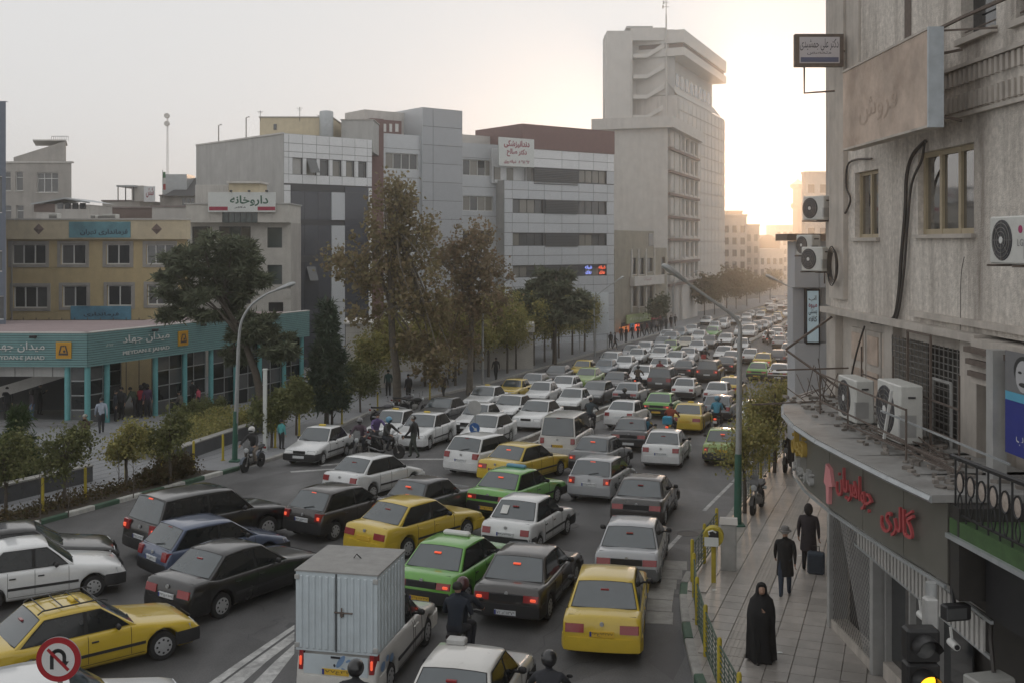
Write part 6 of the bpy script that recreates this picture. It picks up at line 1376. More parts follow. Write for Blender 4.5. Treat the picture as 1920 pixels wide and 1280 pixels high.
    rwd = [(bp-.04, z0), (bp-.04, zm), (bp-.04, z1), (ry(z1), z1), (ry(zm), zm), (max(ry(z0), D+.14), z0)]
    out = [('body', body, m_paint, None, 58), ('cabin', cab, m_paint, None, 50), ('windshield', ws, m_cglass, None, 60), ('rear_window', rw, m_cglass, None, 60)]
    out += [('window_trim', wst, m_seam, None, 60), ('window_trim', rwt, m_seam, None, 60)]
    for sg in (1, -1):
        tp_ = [(max(ry(z0), D+.14)-.03, z0-.02), (fy(z0)+.0, z0-.02), (fy(zm)+.03, zm), (fy(z1)+.01, z1+.022), (ry(z1)-.01, z1+.022), (ry(zm)-.03, zm)]; out.append(('window_trim', side(tp_, sg, .003), m_seam, None, None))
        if L == 4.45:
            out += [('side_window', side(fw_, sg), m_sglass, None, None)]
            q = (bp-.04+Cc)/2; out += [('side_window', side([(bp-.04,z0),(bp-.04,zm),(bp-.04,z1),(q+.03,z1),(q+.03,z0)], sg), m_sglass, None, None), ('side_window', side([(q-.03,z0),(q-.03,z1),(ry(z1),z1),(ry(zm),zm),(ry(z0),z0)], sg), m_sglass, None, None)]
        else: out += [('side_window', side(fw_, sg), m_sglass, None, None), ('side_window', side(rwd, sg), m_sglass, None, None)]
    # wheels
    ty = MB(); tw = .19; ty.lathe([(r*.62,-tw/2),(r*.93,-tw/2),(r,-tw/2+.03),(r,tw/2-.03),(r*.93,tw/2),(r*.62,tw/2)], 22, 'x')
    rim = MB(); rim.lathe([(r*.66,tw/2-.03),(r*.65,tw/2+.002),(r*.55,tw/2+.010),(r*.3,tw/2+.016),(.02,tw/2+.018)], 18, 'x'); rim.mi = 1
    for k in range(8): a = 2*pi*k/8; rim.lathe([(r*.085,tw/2),(r*.085,tw/2+.0145),(r*.07,tw/2+.0150)], 8, 'x', (0, r*.46*cos(a), r*.46*sin(a)))
    tym, rmm = ty.mesh('wheel', m_tyre, 40), rim.mesh('rim', [m_rim, m_seam], 30)
    for sx in (1, -1):
        for ya in (ya_f, ya_r): out.append(('wheel', (tym, rmm, (sx*(w-tw/2-.03), ya, r), 0 if sx > 0 else pi), None, None, None))
    # bumpers
    def bumper(yr, d, z0, z1):
        path = [(w*.985, yr-d*.50), (w*1.0, yr-d*.22), (w*.93, yr-d*.02), (w*.6, yr+d*.035), (0, yr+d*.05)]; path = path+[(-x, y) for x, y in path[-2::-1]]; g = MB(); rings = []
        for x, y in path: rings.append([(x*1.012, y+d*.012, z0+.03), (x*1.02, y+d*.02, (z0+z1)/2), (x*1.008, y+d*.01, z1), (x*.94, y-d*.05, z1), (x*.94, y-d*.05, z0)])
        g.loft(rings); return g
    out.append(('bumper', bumper(-L/2, -1, .27, .58), m_trim, 'bump', 40)); out.append(('bumper', bumper(L/2, 1, .24, .54), m_trim, 'bump', 40))
    tl_w, tl_h, tl_z = P['tail']
    for sx in (1, -1):
        g = MB(); x1 = w*.955; g.add([(sx*(x1-tl_w),-L/2-.012,tl_z-tl_h/2),(sx*(x1-.05),-L/2-.004,tl_z-tl_h/2),(sx*(x1+.012),-L/2+.14,tl_z-tl_h/2),(sx*(x1-tl_w),-L/2+.03,tl_z+tl_h/2),(sx*(x1-.05),-L/2+.04,tl_z+tl_h/2),(sx*(x1+.012),-L/2+.17,tl_z+tl_h/2),(sx*(x1-tl_w),-L/2+.2,tl_z-tl_h/2),(sx*(x1-tl_w),-L/2+.2,tl_z+tl_h/2),(sx*(x1-.05),-L/2+.2,tl_z+tl_h/2),(sx*(x1-.05),-L/2+.2,tl_z-tl_h/2)],
              [f if sx > 0 else f[::-1] for f in [(0,1,4,3),(1,2,5,4),(3,4,8,7),(4,5,8),(0,3,7,6),(0,6,9,1),(1,9,2)]]); out.append(('tail_light', g, m_tail, 'tail', None)); g = MB(); g.cbox((sx*(x1-.05-tl_w*.28),-L/2+.006,tl_z-tl_h*.1), tl_w*.34, .05, tl_h*.42, 0, .012); out.append(('bulb', g, m_tailon, 'bulb', None))
        g = MB(); hw_, hh = .38, .13; hz = P['h0']-.09; g.add([(sx*(w*.9-hw_),L/2+.012,hz-hh/2),(sx*(w*.9-.04),L/2-.02,hz-hh/2),(sx*(w*.965),L/2-.2,hz-hh/2),(sx*(w*.9-hw_),L/2-.07,hz+hh/2),(sx*(w*.9-.04),L/2-.1,hz+hh/2),(sx*(w*.955),L/2-.26,hz+hh/2),(sx*(w*.9-hw_),L/2-.3,hz-hh/2),(sx*(w*.9-hw_),L/2-.3,hz+hh/2-.03),(sx*(w*.9-.04),L/2-.3,hz+hh/2)],
              [f if sx < 0 else f[::-1] for f in [(0,1,4,3),(1,2,5,4),(0,3,7,6),(3,4,8,7),(4,5,8)]]); out.append(('headlight', g, m_head, None, None))
        g = MB(); g.cbox((sx*(w+.07), A-.42, belt+.075), .15, .09, .12, 0, .03); g.cbox((sx*(w-.03), A-.40, belt+.04), .14, .05, .04); out.append(('mirror', g, m_trim, 'trim', 50))
        g = MB()
        for y in (bp+.02, A-.12, max(ya_r+ra+.03, D+.45)): g.tube([(sx*w*.99,y,.32),(sx*(w*1.001),y,.53),(sx*w*.988,y,belt-.1),(sx*w*.948,y,belt-.02)], .006, 4)
        g.tube([(sx*w*.99,ya_r+ra+.05,.30),(sx*w*.99,ya_f-ra-.05,.30)], .006, 4); out.append(('door_seam', g, m_seam, None, None))
        g = MB(); g.box(min(sx*w*.995,sx*(w+.014)), max(sx*w*.995,sx*(w+.014)), ya_r+ra+.03, ya_f-ra-.03, .47, .53); out.append(('side_strip', g, m_trim, 'trim', None))
        for y in (bp+.16, max(ya_r+ra+.14, D+.55)): g = MB(); g.cbox((sx*(w*.993), y, belt-.16), .03, .15, .035, 0, .01); out.append(('door_handle', g, m_trim, 'handle', None))
    g = MB(); g.box(-.28, .28, L/2-.005, L/2+.012, P['h0']-.15, P['h0']-.03); out.append(('grille', g, m_seam, None, None))
    g = MB(); g.box(-.26, .26, L/2+.06, L/2+.075, .36, .47); out.append(('front_plate', g, m_plate, 'plate', None))
    pz = .66 if (P['bump'] == 'body' or hb or not P['band']) else .40
    yo = -L/2-.012 if pz > .6 else -L/2-.062
    g = MB(); g.box(-.26, .26, yo-.012, yo+.05, pz-.055, pz+.055); out.append(('rear_plate', g, m_plate, 'plate', None)); P['plate'] = (yo-.014, pz)
    if P['band']: g = MB(); g.box(-(w*.955-tl_w)+.01, w*.955-tl_w-.01, -L/2-.006, -L/2+.1, tl_z-tl_h/2, tl_z+tl_h/2); out.append(('rear_band', g, m_trim, 'band', None))
    g = MB(); g.tube([(-w*.84,-L/2+.2 if not hb else -L/2+.13,deck+.004),(w*.84,-L/2+.2 if not hb else -L/2+.13,deck+.004)], .006, 4); out.append(('boot_seam', g, m_seam, None, None))
    g = MB(); g.lathe([(.045,-L/2+.015),(.045,-L/2+.05)], 10, 'y', (0,0,deck-.12)); out.append(('emblem', g, m_rim, None, None))
    if hb: g = MB(); g.tube([(-.05, D-.02, zd+.06), (.3, D+.05, zd+.13)], .012, 4); out.append(('rear_wiper', g, m_seam, None, None))
    g = MB(); g.tube([(-.35,A+.03,belt+.02),(.1,A-.12,belt+.09)], .012, 4); g.tube([(.1,A+.05,belt+.02),(.5,A-.06,belt+.09)], .012, 4); out.append(('wiper', g, m_seam, None, None))
    g = MB(); g.box(-.09, .09, Cc-.26 if not hb else Cc-.08, Cc-.2 if not hb else Cc-.03, zr-.17 if not hb else zr-.075, zr-.14 if not hb else zr-.05); out.append(('brake_light', g, m_tail, 'tail', None))
    return [(nm, (mb if isinstance(mb, tuple) else mb.mesh(nm, mt, sm)), slot) for nm, mb, mt, slot, sm in out]
_cache = {}
FAR_SKIP = {'window_trim','emblem','door_handle','door_seam','wiper','rear_wiper','boot_seam','side_strip','grille','brake_light','front_plate'}
COL = dict(white=(.66,.67,.67), offwhite=(.60,.59,.56), silver=(.36,.37,.385), grey=(.12,.125,.13), dgrey=(.045,.046,.05), black=(.010,.010,.011), brown=(.032,.028,.026), yellow=(.56,.395,.03), green=(.13,.36,.055), lime=(.26,.38,.10), blue=(.075,.10,.165), navy=(.02,.028,.05), steel=(.16,.19,.22), cream=(.50,.46,.36), red=(.25,.02,.02))
PLATES = {}
def plate_text(body, m):
    k = body
    if k not in PLATES: PLATES[k] = text_mesh(body, .075, .44)
    return PLATES[k]
def car(model, col, label, px, py, head, anchor='r', tail=False, far=False, taxi=None, plate='w', rack=False, text=None, group=None, at_xy=None, bump=None, rows=None):
    P = MODELS[model]
    if model not in _cache: _cache[model] = car_parts(P)
    S = 1.0 if at_xy else .95; L, W, r = P['L']*S, P['W']*S, P['r']*S; ya_f = L/2-P['fo']*S; ya_r = ya_f-P['wb']*S; a = radians(head); f = Vector((sin(a), cos(a), 0)); rt = Vector((cos(a), -sin(a), 0))
    loc = {'r': (0, -L/2), 'f': (0, L/2), 'c': (0, 0), 'rr': (W/2-.04, ya_r), 'fr': (W/2-.04, ya_f), 'rl': (-W/2+.04, ya_r), 'fl': (-W/2+.04, ya_f)}[anchor]
    if at_xy: p = Vector((at_xy[0], at_xy[1], 0))
    else: p = G(px, py, .27 if anchor in 'rf' else 0.01)
    c = p-rt*loc[0]-f*loc[1]
    if far and anchor in 'rf':
        for k in range(40):
            if not clash(c.xy, a, W, L): break
            c = c+Vector((.18,.5,0))
    PARKED.append((c.xy.copy(), a, W, L)); c.z = gz(c.y)+.004
    pf, pr = c+f*1.3, c-f*1.3; pitch = math.atan2(gz(pf.y)-gz(pr.y), 2.6)
    c.z = (gz(pf.y)+gz(pr.y))/2+.006
    t = thing('van' if model == 'van' else 'car', label, 'van' if model == 'van' else 'car', c, 0, group); t.rotation_euler = (pitch, 0, -a); t.scale = (S, S, S)
    cc = COL[col]; bcol = (BLK if P['bump'] == 'black' else cc) if bump is None else COL[bump]
    for nm, me, slot in _cache[model]:
        if far and nm in FAR_SKIP: continue
        if nm == 'bulb' and not tail: continue
        if isinstance(me, tuple):
            o = link('wheel', me[0], t, me[2], me[3]); link('rim', me[1], o) if not far else None; continue
        o = link(nm, me, t)
        if nm in ('body', 'cabin'): o.color = (*cc, 1)
        elif slot == 'bump': o.color = (*bcol, 1)
        elif slot == 'handle': o.color = (*(BLK if P['bump'] == 'black' else cc), 1)
        elif slot in ('trim', 'band'): o.color = (*BLK, 1)
        elif nm == 'brake_light' and tail: o.material_slots[0].link = 'OBJECT'; o.material_slots[0].material = m_tailon
        elif slot == 'plate' and plate == 'y': o.material_slots[0].link = 'OBJECT'; o.material_slots[0].material = m_platey
        if nm == 'rear_plate' and text:
            tm_ = plate_text(text, m_ink); y0, z0 = P['plate']; g = MB(); g.v = [(v[0]+.02, y0-.003, v[2]+z0) for v in tm_.v]; g.f = tm_.f; g.m = [0]*len(g.f)
            obj('plate_digits', g, m_ink, o); g = MB(); g.box(-.255,-.215,y0-.004,y0-.001,z0-.05,z0+.05); obj('plate_band', g, mat('plate_blue', (.02,.04,.25), .5, var=0), o)
    H = P['H']
    if taxi == 'low': g = MB(); g.cbox((0,-.25,H+.045), .32, .16, .09, 0, .03); o = obj('taxi_sign', g, m_yelt, t)
    if taxi in ('wide','pale'): g = MB(); g.cbox((0,-.2,H+.07), .75, .18, .12, 0, .04); o = obj('taxi_sign', g, m_frame if taxi == 'pale' else mat('blue_roof_sign', (.12,.28,.40), .5, var=.05), t)
    if rack:
        for sx in (-.5, .5): g = MB(); g.tube([(sx,.3,H+.03),(sx,.2,H+.08),(sx,-1.0,H+.08),(sx,-1.1,H+.02)], .018, 5); obj('rack_rail', g, m_rack, t)
        for y in (.1,-.25,-.6,-.95): g = MB(); g.tube([(-.5,y,H+.08),(.5,y,H+.08)], .014, 5); obj('rack_bar', g, m_rack, t)
    return t
RD = 19.8
# --- the near traffic
car('crossover','black','black crossover with roof rails turning beside the striped kerb',502,1010,41,'fr',True,text='۵۳ب۵۷۴')
car('hatch206','blue','blue hatchback between the black crossover and a black sedan',502,1058,44,'fr',text='۵۶د۳۲۸')
car('samand','black','black sedan with pale hubcaps beside the box pickup',416,1158,34,'rr',text='۶۳ج۵۷۹',bump='black')
car('sedan405','black','black sedan with dark front bumper just behind the striped kerb lane',162,1080,62,'fr')
car('pride','white','white hatchback sedan between black sedan and yellow taxi with roof rack',176,1118,60,'fr')
car('sedan405','yellow','yellow taxi with black roof rack and side strip',306,1236,50,'fr',rack=True,taxi='low',plate='y')
car('tondar','white','white car under the no U-turn sign',0,0,62,'c',at_xy=(-7.5,17.4))
car('hatch206','brown','dark brown hatchback with orange lit tail lamp behind a white sedan',628,1012,33,'rr',True,text='۴۲ق۲۶۵')
car('boxy','dgrey','old dark boxy sedan beside the dark brown hatchback',886,962,33,'fr',True,bump='steel')
car('samand','yellow','yellow taxi behind the green taxi and the white pickup box',876,1010,37,'fr',plate='y',bump='yellow')
car('sedan405','green','green taxi with white roof sign beside the pickup box',788,1130,23,'r',True,taxi='pale',plate='y',text='۳۶ع۱۱۲۴۷')
car('pride','white','white sedan with paper sheet in its rear window',946,1026,23,'r',text='۴۳م۷۴۹۱۸')
car('sedan405','brown','dark bronze sedan with red lit tail lamps beside the motorcycle pair',948,1156,17,'r',True,text='۷۵د۵۱۱۳۷۶')
car('samand','yellow','yellow taxi with red lens lamps beside the kerb fence',1128,1222,9,'r',plate='y',text='۶۳ع۹۴۲۷۷')
car('sedan405','silver','silver sedan in front of the yellow taxi along the kerb lane',1174,1086,12,'r',text='۴۶د۴۵۸۷۲',bump='grey')
car('sedan405','brown','dark brown sedan ahead of the silver sedan in the kerb lane',1192,978,16,'r',bump='brown')
car('hatch206','silver','silver hatchback with lit orange tail lamps in the middle lane',1103,928,21,'r',True,text='۵۲ج۷۹۵۱۱',bump='silver')
car('sedan206','white','white rounded sedan with black bumper line ahead of the dark brown sedan',1238,868,16,'r',text='۳۵ب۶۲۴')
car('boxy','lime','pale green and cream taxi beside the kerb fence tree',1352,862,15,'r',True,plate='y',bump='dgrey')
car('sedan405','dgrey','dark grey sedan behind the white van and beside the white rounded sedan',1178,836,15,'r')
car('pride','grey','dark grey sedan with orange lit lamp behind the white van',1098,880,24,'r',True)
car('van','offwhite','off-white minivan with roof of reflections beside the road divider',1044,852,16,'r',plate='y',text='۳۸ع۲۱۴')
car('samand','yellow','yellow taxi with one lit lamp between white hatchback and green taxi',926,899,33,'r',True,plate='y',text='۲۴ع۵۱۷')
car('sedan405','green','green taxi with blue roof sign and black rear band',912,958,29,'r',True,taxi='wide',plate='y',text='۲۶ع۵۴۱')
car('compact','white','white high hatchback with red rear lamps by the divider nose',862,880,31,'r',text='۴۱س۶۳۸')
car('sedan206','white','white rounded sedan with open road behind it at the junction',699,936,31,'rr')
car('pride','white','white taxi with yellow roof lamp facing the striped kerb',606,870,196,'fl',taxi='low')
car('tondar','white','white taxi with dark grille waiting beside the parked motorcycles',806,842,198,'fl',taxi='low')
car('pride','white','white taxi half hidden behind the motorcycle group',706,822,198,'f',taxi='low')
car('sedan206','white','white coupe-like sedan behind the round traffic sign',886,832,199,'f')
car('sedan405','grey','dark grey car behind the motorcycle group under the plane tree',800,790,199,'f')
car('pride','white','white car half hidden behind the round sign back',872,806,199,'f')
car('tondar','white','white taxi beside the kerb under the second plane tree',888,766,199,'f',taxi='low')
car('sedan405','white','white sedan second in the oncoming lane behind the big white sedan',935,784,199,'f')
car('samand','white','big white sedan leading the oncoming queue beside the divider',985,799,199,'f')
# --- the queue behind
FAR = [('boxy','yellow',945,746,199,'yellow'),('pride','white',1001,753,199,''),('sedan405','silver',985,733,199,''),('pride','white',1058,768,199,''),('hatch206','white',1045,739,199,''),('hatch206','grey',1103,752,199,''),
 ('sedan405','dgrey',1032,716,199,''),('samand','lime',1088,722,199,''),('boxy','yellow',1082,704,199,''),('pride','steel',1125,703,199,''),('sedan405','dgrey',1143,730,199,''),('compact','white',1136,689,199,''),('pride','white',1163,695,199,''),('sedan405','white',1194,716,199,''),
 ('sedan405','silver',1170,752,RD,'r'),('sedan206','white',1158,796,RD,'r'),('sedan405','green',1230,776,RD,'rg'),('crossover','dgrey',1235,728,RD,'r'),('samand','yellow',1284,804,RD,'ry'),('hatch206','steel',1342,782,RD,'r'),('pride','white',1340,752,RD,'r'),('samand','yellow',1366,741,RD,'ry'),('pride','white',1279,743,RD,'r'),
 ('sedan405','dgrey',1278,703,RD,'rl'),('crossover','black',1325,711,RD,'rl'),('sedan405','brown',1358,695,RD,'rl'),('sedan405','green',1418,707,RD,'rg'),('samand','yellow',1428,688,RD,'ry'),('hatch206','navy',1456,681,RD,'r'),('pride','white',1405,678,RD,'r'),('compact','white',1479,668,RD,'r'),('sedan405','white',1458,710,RD,'r'),('tondar','white',1410,800,RD,'rl'),
 ('pride','silver',1460,650,RD,'r'),('sedan206','white',1490,640,RD,'r'),('pride','white',1441,639,RD,'r'),('sedan405','dgrey',1454,627,RD,'r'),('compact','white',1490,620,RD,'r'),('samand','yellow',1456,598,RD,'ry'),('pride','white',1443,585,RD,'r'),('sedan405','white',1475,579,RD,'r'),('pride','silver',1477,567,RD,'r'),('sedan405','white',1478,556,RD,'r'),('pride','white',1450,565,RD,'r'),('samand','cream',1461,553,RD,'r'),('sedan206','white',1490,597,RD,'r'),
 ('crossover','white',1400,632,199,''),('sedan405','silver',1427,616,199,''),('pride','white',1425,596,199,''),('pride','white',1388,656,199,''),('sedan405','white',1356,645,199,''),('sedan206','white',1371,634,199,''),('sedan405','green',1331,631,199,''),('pride','grey',1326,650,199,''),('tondar','white',1305,640,199,''),('sedan405','white',1302,661,199,''),('samand','white',1284,677,199,''),('sedan405','cream',1280,652,199,''),('pride','lime',1252,661,199,''),
 ('sedan206','white',1259,685,199,''),('pride','white',1230,676,199,''),('sedan405','white',1230,699,199,''),('sedan405','white',1202,664,199,''),('hatch206','steel',1237,653,199,''),('tondar','steel',1252,643,199,''),('sedan405','white',1352,673,199,''),('hatch206','white',1368,684,199,''),('pride','silver',1176,671,199,''),('pride','white',1187,679,199,''),('sedan405','white',1160,695,199,''),('pride','white',1336,619,199,''),('samand','white',1292,626,199,''),
 ('sedan405','white',1352,610,199,''),('pride','silver',1378,607,199,''),('pride','white',1398,600,199,''),('sedan405','white',1322,607,199,''),('sedan405','white',1440,573,199,''),('pride','steel',1270,632,199,''),('pride','white',1222,645,199,'')]
CN = dict(white='white',silver='silver',grey='grey',dgrey='dark grey',black='black',brown='dark brown',yellow='yellow',green='green',lime='pale green',steel='blue grey',navy='navy',cream='cream')
KN = dict(sedan405='sedan',samand='sedan',pride='small sedan',boxy='boxy sedan',hatch206='hatchback',sedan206='rounded sedan',crossover='crossover',compact='high hatchback',tondar='tall sedan')
used = [G(q[2], q[3], .27) for q in FAR]
rr_ = random.Random(5)
for lane, hd_ in ((-7.5,199),(-4.6,199),(-1.8,199),(2.4,RD),(5.6,RD),(8.6,RD)):     # the rest of the queue, bumper to bumper into the haze
    y_ = 96+rr_.uniform(0,4)
    while y_ < 330:
        x_ = xm(y_)+.4+lane+rr_.uniform(-.3,.3); q = Vector((x_, y_, gz(y_)+.27))
        if all((q.xy-u.xy).length > (5.2 if abs(q.y-u.y) > 2.5 else 2.3) for u in used) and HX+F*x_/y_ < 1505:
            used.append(q); FAR.append((rr_.choice(['sedan405','pride','samand','sedan206','hatch206','tondar','pride']), rr_.choice(['white']*6+['silver','silver','grey','dgrey','steel','yellow','green','cream']), HX+F*x_/y_, HY+F*(CH-q.z)/y_, hd_, 'r' if hd_ < 90 else ''))
        y_ += rr_.uniform(5.4,7.6)
seenl = {}; spots = []
for md_, cl_, px_, py_, hd_, fl_ in FAR:
    p = G(px_, py_, .27); back = hd_ < 90
    taken = [q for q in spots if (q-p).length < 2.2]
    if taken and p.y < 120: pass
    spots.append(p)
    kd = ('taxi' if cl_ in ('yellow','green','lime') and 'r' in fl_ else KN[md_])
    lane = ('in the queue driving away' if back else 'in the oncoming queue')
    dist = 'below the old shop house' if p.y > 85 else 'behind the white minivan'
    dist = 'near the divider' if p.y < 60 else 'level with the clinic block' if p.y < 100 else 'level with the slab block' if p.y < 170 else 'at the hazy street end'
    lb = f"{CN[cl_]} {kd} {lane} {dist}"; seenl[lb] = seenl.get(lb, 0)+1
    car(md_, cl_, lb, px_, py_, hd_+R.uniform(-2,2), 'r' if back else 'f', 'l' in fl_ or (back and R.random() < .3), True, plate='y' if 'y' in fl_ or 'g' in fl_ else 'w', group=lb, taxi='low' if cl_ == 'yellow' and md_ != 'boxy' else None)
# ================================================================ people and motorcycles
m_skin = mat('skin', (.36,.22,.155), .6, var=.06); m_shoe = mat('shoe_leather', (.018,.016,.015), .5, var=.1); m_hair = mat('hair', (.012,.010,.009), .6, var=.15); m_hairg = mat('grey_hair', (.22,.21,.2), .7, var=.15)
_cl = {}
def cloth(c):
    k = tuple(round(x, 3) for x in c)
    if k not in _cl: _cl[k] = mat('cloth_%d' % len(_cl), c, .9, var=.22, scale=9, bump=.25, bscale=30)
    return _cl[k]
def skeleton(pose):
    # joints: name -> (x, y, z, radius); facing +y; height about 1.72
    J = {}; E = []
    def j(n, x, y, z, r): J[n] = (x, y, z, r)
    def e(a, b, reg): E.append((a, b, reg))
    sit = pose in ('ride', 'pillion', 'sit')
    if sit:
        base = {'ride': .88, 'pillion': .93, 'sit': .52}[pose]; ly = .10 if pose != 'sit' else .02
        P0 = Vector((0, -.05, base)); ch = P0+Vector((0, ly+.06, .42)); nk = P0+Vector((0, ly+.10, .56))
        sp = P0+Vector((0, ly*.5, .2))
    else:
        base = .95; P0 = Vector((0,0,.95)); sp = Vector((0,0,1.14)); ch = Vector((0,.01,1.36)); nk = Vector((0,.02,1.49))
        if pose == 'bend': sp = Vector((0,.10,1.10)); ch = Vector((0,.24,1.26)); nk = Vector((0,.33,1.36))
    j('pel', *P0, .135); j('sp', *sp, .128); j('ch', *ch, .140); j('nk', *nk, .058)
    hv = Vector((0,.012,1)) if pose != 'bend' else Vector((0,.5,.8)).normalized()
    for i, (d, r) in enumerate(((.055,.062),(.115,.088),(.175,.094),(.235,.066))): q = nk+hv*d; j('h%d' % i, q.x, q.y, q.z, r)
    j('nose', nk.x, nk.y+.015+.105, nk.z+.125, .014)
    e('pel','sp','top'); e('sp','ch','top'); e('ch','nk','top'); e('nk','h0','skin'); e('h0','h1','skin'); e('h1','h2','skin'); e('h2','h3','skin'); e('h1','nose','skin')
    for s, sx in (('l',-1),('r',1)):
        sh = ch+Vector((sx*.195, -.01, .06)); j('sh'+s, *sh, .068); e('ch','sh'+s,'top')
        if pose == 'ride': el = sh+Vector((sx*.12, .17, -.20)); wr = Vector((sx*.33, .44, base+.17))
        elif pose == 'pillion': el = sh+Vector((sx*.09, .06, -.26)); wr = el+Vector((-sx*.10, .24, -.05))
        elif pose == 'wrap': el = sh+Vector((sx*.03, .05, -.27)); wr = el+Vector((-sx*.14, .13, .06))
        elif pose == 'sit': el = sh+Vector((sx*.06, .10, -.25)); wr = el+Vector((-sx*.08, .20, -.05))
        elif pose == 'walk': el = sh+Vector((sx*.05, -.10*sx, -.27)); wr = el+Vector((sx*.0, .10-.12*sx, -.23))
        elif pose == 'phone' and sx > 0: el = sh+Vector((.06, .02, -.26)); wr = el+Vector((-.04, .20, .14))
        elif pose == 'bend': el = sh+Vector((sx*.05, .10, -.24)); wr = el+Vector((0, .12, -.20))
        else: el = sh+Vector((sx*.055, -.02, -.27)); wr = el+Vector((sx*.01, .06, -.24))
        j('el'+s, *el, .047); j('wr'+s, *wr, .033); e('sh'+s,'el'+s,'top'); e('el'+s,'wr'+s,'top')
        d = (wr-el).normalized()
        if pose == 'ride': d = Vector((sx*-.2, .9, -.35)).normalized()
        side = Vector((0,1,0)) if abs(d.y) < .7 else Vector((sx,0,0)); side = (side-d*side.dot(d)).normalized(); pal = wr+d*.06; j('pa'+s, *pal, .030); e('wr'+s,'pa'+s,'skin'); curl = d.cross(side)*(.02)
        for f in range(4):
            o = side*(.027-.018*f); ln = (.040,.045,.042,.033)[f]; k1 = pal+o+d*.035; k2 = k1+d*ln+curl*.6; k3 = k2+d*ln*.7+curl*1.3
            j(f'f{f}a'+s, *k1, .0105); j(f'f{f}b'+s, *k2, .0095); j(f'f{f}c'+s, *k3, .008); e('pa'+s, f'f{f}a'+s, 'skin'); e(f'f{f}a'+s, f'f{f}b'+s, 'skin'); e(f'f{f}b'+s, f'f{f}c'+s, 'skin')
        t1 = wr+d*.03+side*.035; t2 = t1+d*.035+side*.015; j('ta'+s, *t1, .012); j('tb'+s, *t2, .0095); e('wr'+s,'ta'+s,'skin'); e('ta'+s,'tb'+s,'skin')
        hip = P0+Vector((sx*.09, .0, -.04)); j('hi'+s, *hip, .108); e('pel','hi'+s,'leg')
        if sit:
            kn = hip+Vector((sx*(.10 if pose != 'sit' else .04), .38, -.05 if pose != 'sit' else .0)); an = kn+Vector((sx*.0, -.18 if pose != 'sit' else .02, -.40)); toe = an+Vector((sx*.01,.15,-.05))
        elif pose in ('walk','wrap'):
            kn = hip+Vector((sx*.01, .14*sx+.05, -.42)); an = kn+Vector((0, .08*sx-.10, -.41+(0 if sx > 0 else .03))); toe = an+Vector((sx*.02,.14,-.045))
        elif pose == 'bend': kn = hip+Vector((sx*.02,-.02,-.43)); an = Vector((sx*.12,-.06,.085)); toe = an+Vector((sx*.02,.15,-.045))
        else: kn = hip+Vector((sx*.015,.02,-.42)); an = Vector((sx*.115,-.02,.085)); toe = Vector((sx*.135,.13,.04))
        j('kn'+s, *kn, .066); j('an'+s, *an, .046); j('to'+s, *toe, .034); e('hi'+s,'kn'+s,'leg'); e('kn'+s,'an'+s,'leg'); e('an'+s,'to'+s,'shoe')
    return J, E
REG = {'top': 0, 'leg': 1, 'skin': 2, 'shoe': 3}
_pm = {}
def body_mesh(pose, sub=1):
    if pose in _pm: return _pm[pose]
    J, E = skeleton(pose); names = list(J); ix = {n: i for i, n in enumerate(names)}
    me = bpy.data.meshes.new('body'); me.from_pydata([J[n][:3] for n in names], [(ix[a], ix[b]) for a, b, _ in E], []); o = bpy.data.objects.new('body', me); C.objects.link(o)
    sk = o.modifiers.new('skin', 'SKIN'); sk.use_smooth_shade = True; sk.branch_smoothing = .3
    ss = o.modifiers.new('sub', 'SUBSURF'); ss.levels = sub; ss.render_levels = sub
    if not me.skin_vertices: 
        bpy.context.view_layer.objects.active = o
        me.attributes.new  # layer is made by the modifier
    dg = bpy.context.evaluated_depsgraph_get()
    if not me.skin_vertices:
        import bmesh as _bm
        b = _bm.new(); b.from_mesh(me); b.verts.layers.skin.verify(); b.to_mesh(me); b.free()
    for n, sv in zip(names, me.skin_vertices[0].data):
        r = J[n][3]*(1.0 if (n[0] == 'f' or n[:2] in ('ta','tb','pa') or n in ('nose','h0','h1','h2','h3','nk')) else 1.17); sv.radius = (r*1.12, r*.86) if n in ('pel','sp','ch') else (r, r); sv.use_root = (n == 'pel')
    dg.update(); ev = o.evaluated_get(dg); m2 = bpy.data.meshes.new_from_object(ev); bpy.data.objects.remove(o)
    segs = [(Vector(J[a][:3]), Vector(J[b][:3]), REG[r], max(J[a][3], J[b][3])) for a, b, r in E]; mi = []
    for p in m2.polygons:
        c = p.center; best, bi = 1e9, 0
        for a, b, r, rad in segs:
            ab = b-a; t = max(0, min(1, (c-a).dot(ab)/max(ab.length_squared, 1e-9))); d = (c-(a+ab*t)).length-rad*.7
            if d < best: best, bi = d, r
        mi.append(bi)
    m2.materials.clear()
    for q in (cloth((.03,.03,.03)), cloth((.04,.04,.05)), m_skin, m_shoe): m2.materials.append(q)
    m2.polygons.foreach_set('material_index', mi); m2.polygons.foreach_set('use_smooth', [True]*len(mi)); m2.update()
    _pm[pose] = (m2, J); return _pm[pose]
def ell(c, rx, ry, rz_, n=12, m=7, t0=-1.57, t1=1.57):
    mb = MB(); rings = []
    for i in range(m):
        t = t0+(t1-t0)*i/(m-1); rings.append([(c[0]+rx*cos(t)*cos(2*pi*k/n), c[1]+ry*cos(t)*sin(2*pi*k/n), c[2]+rz_*sin(t)) for k in range(n)])
    mb.loft(rings); return mb
_cm = {}
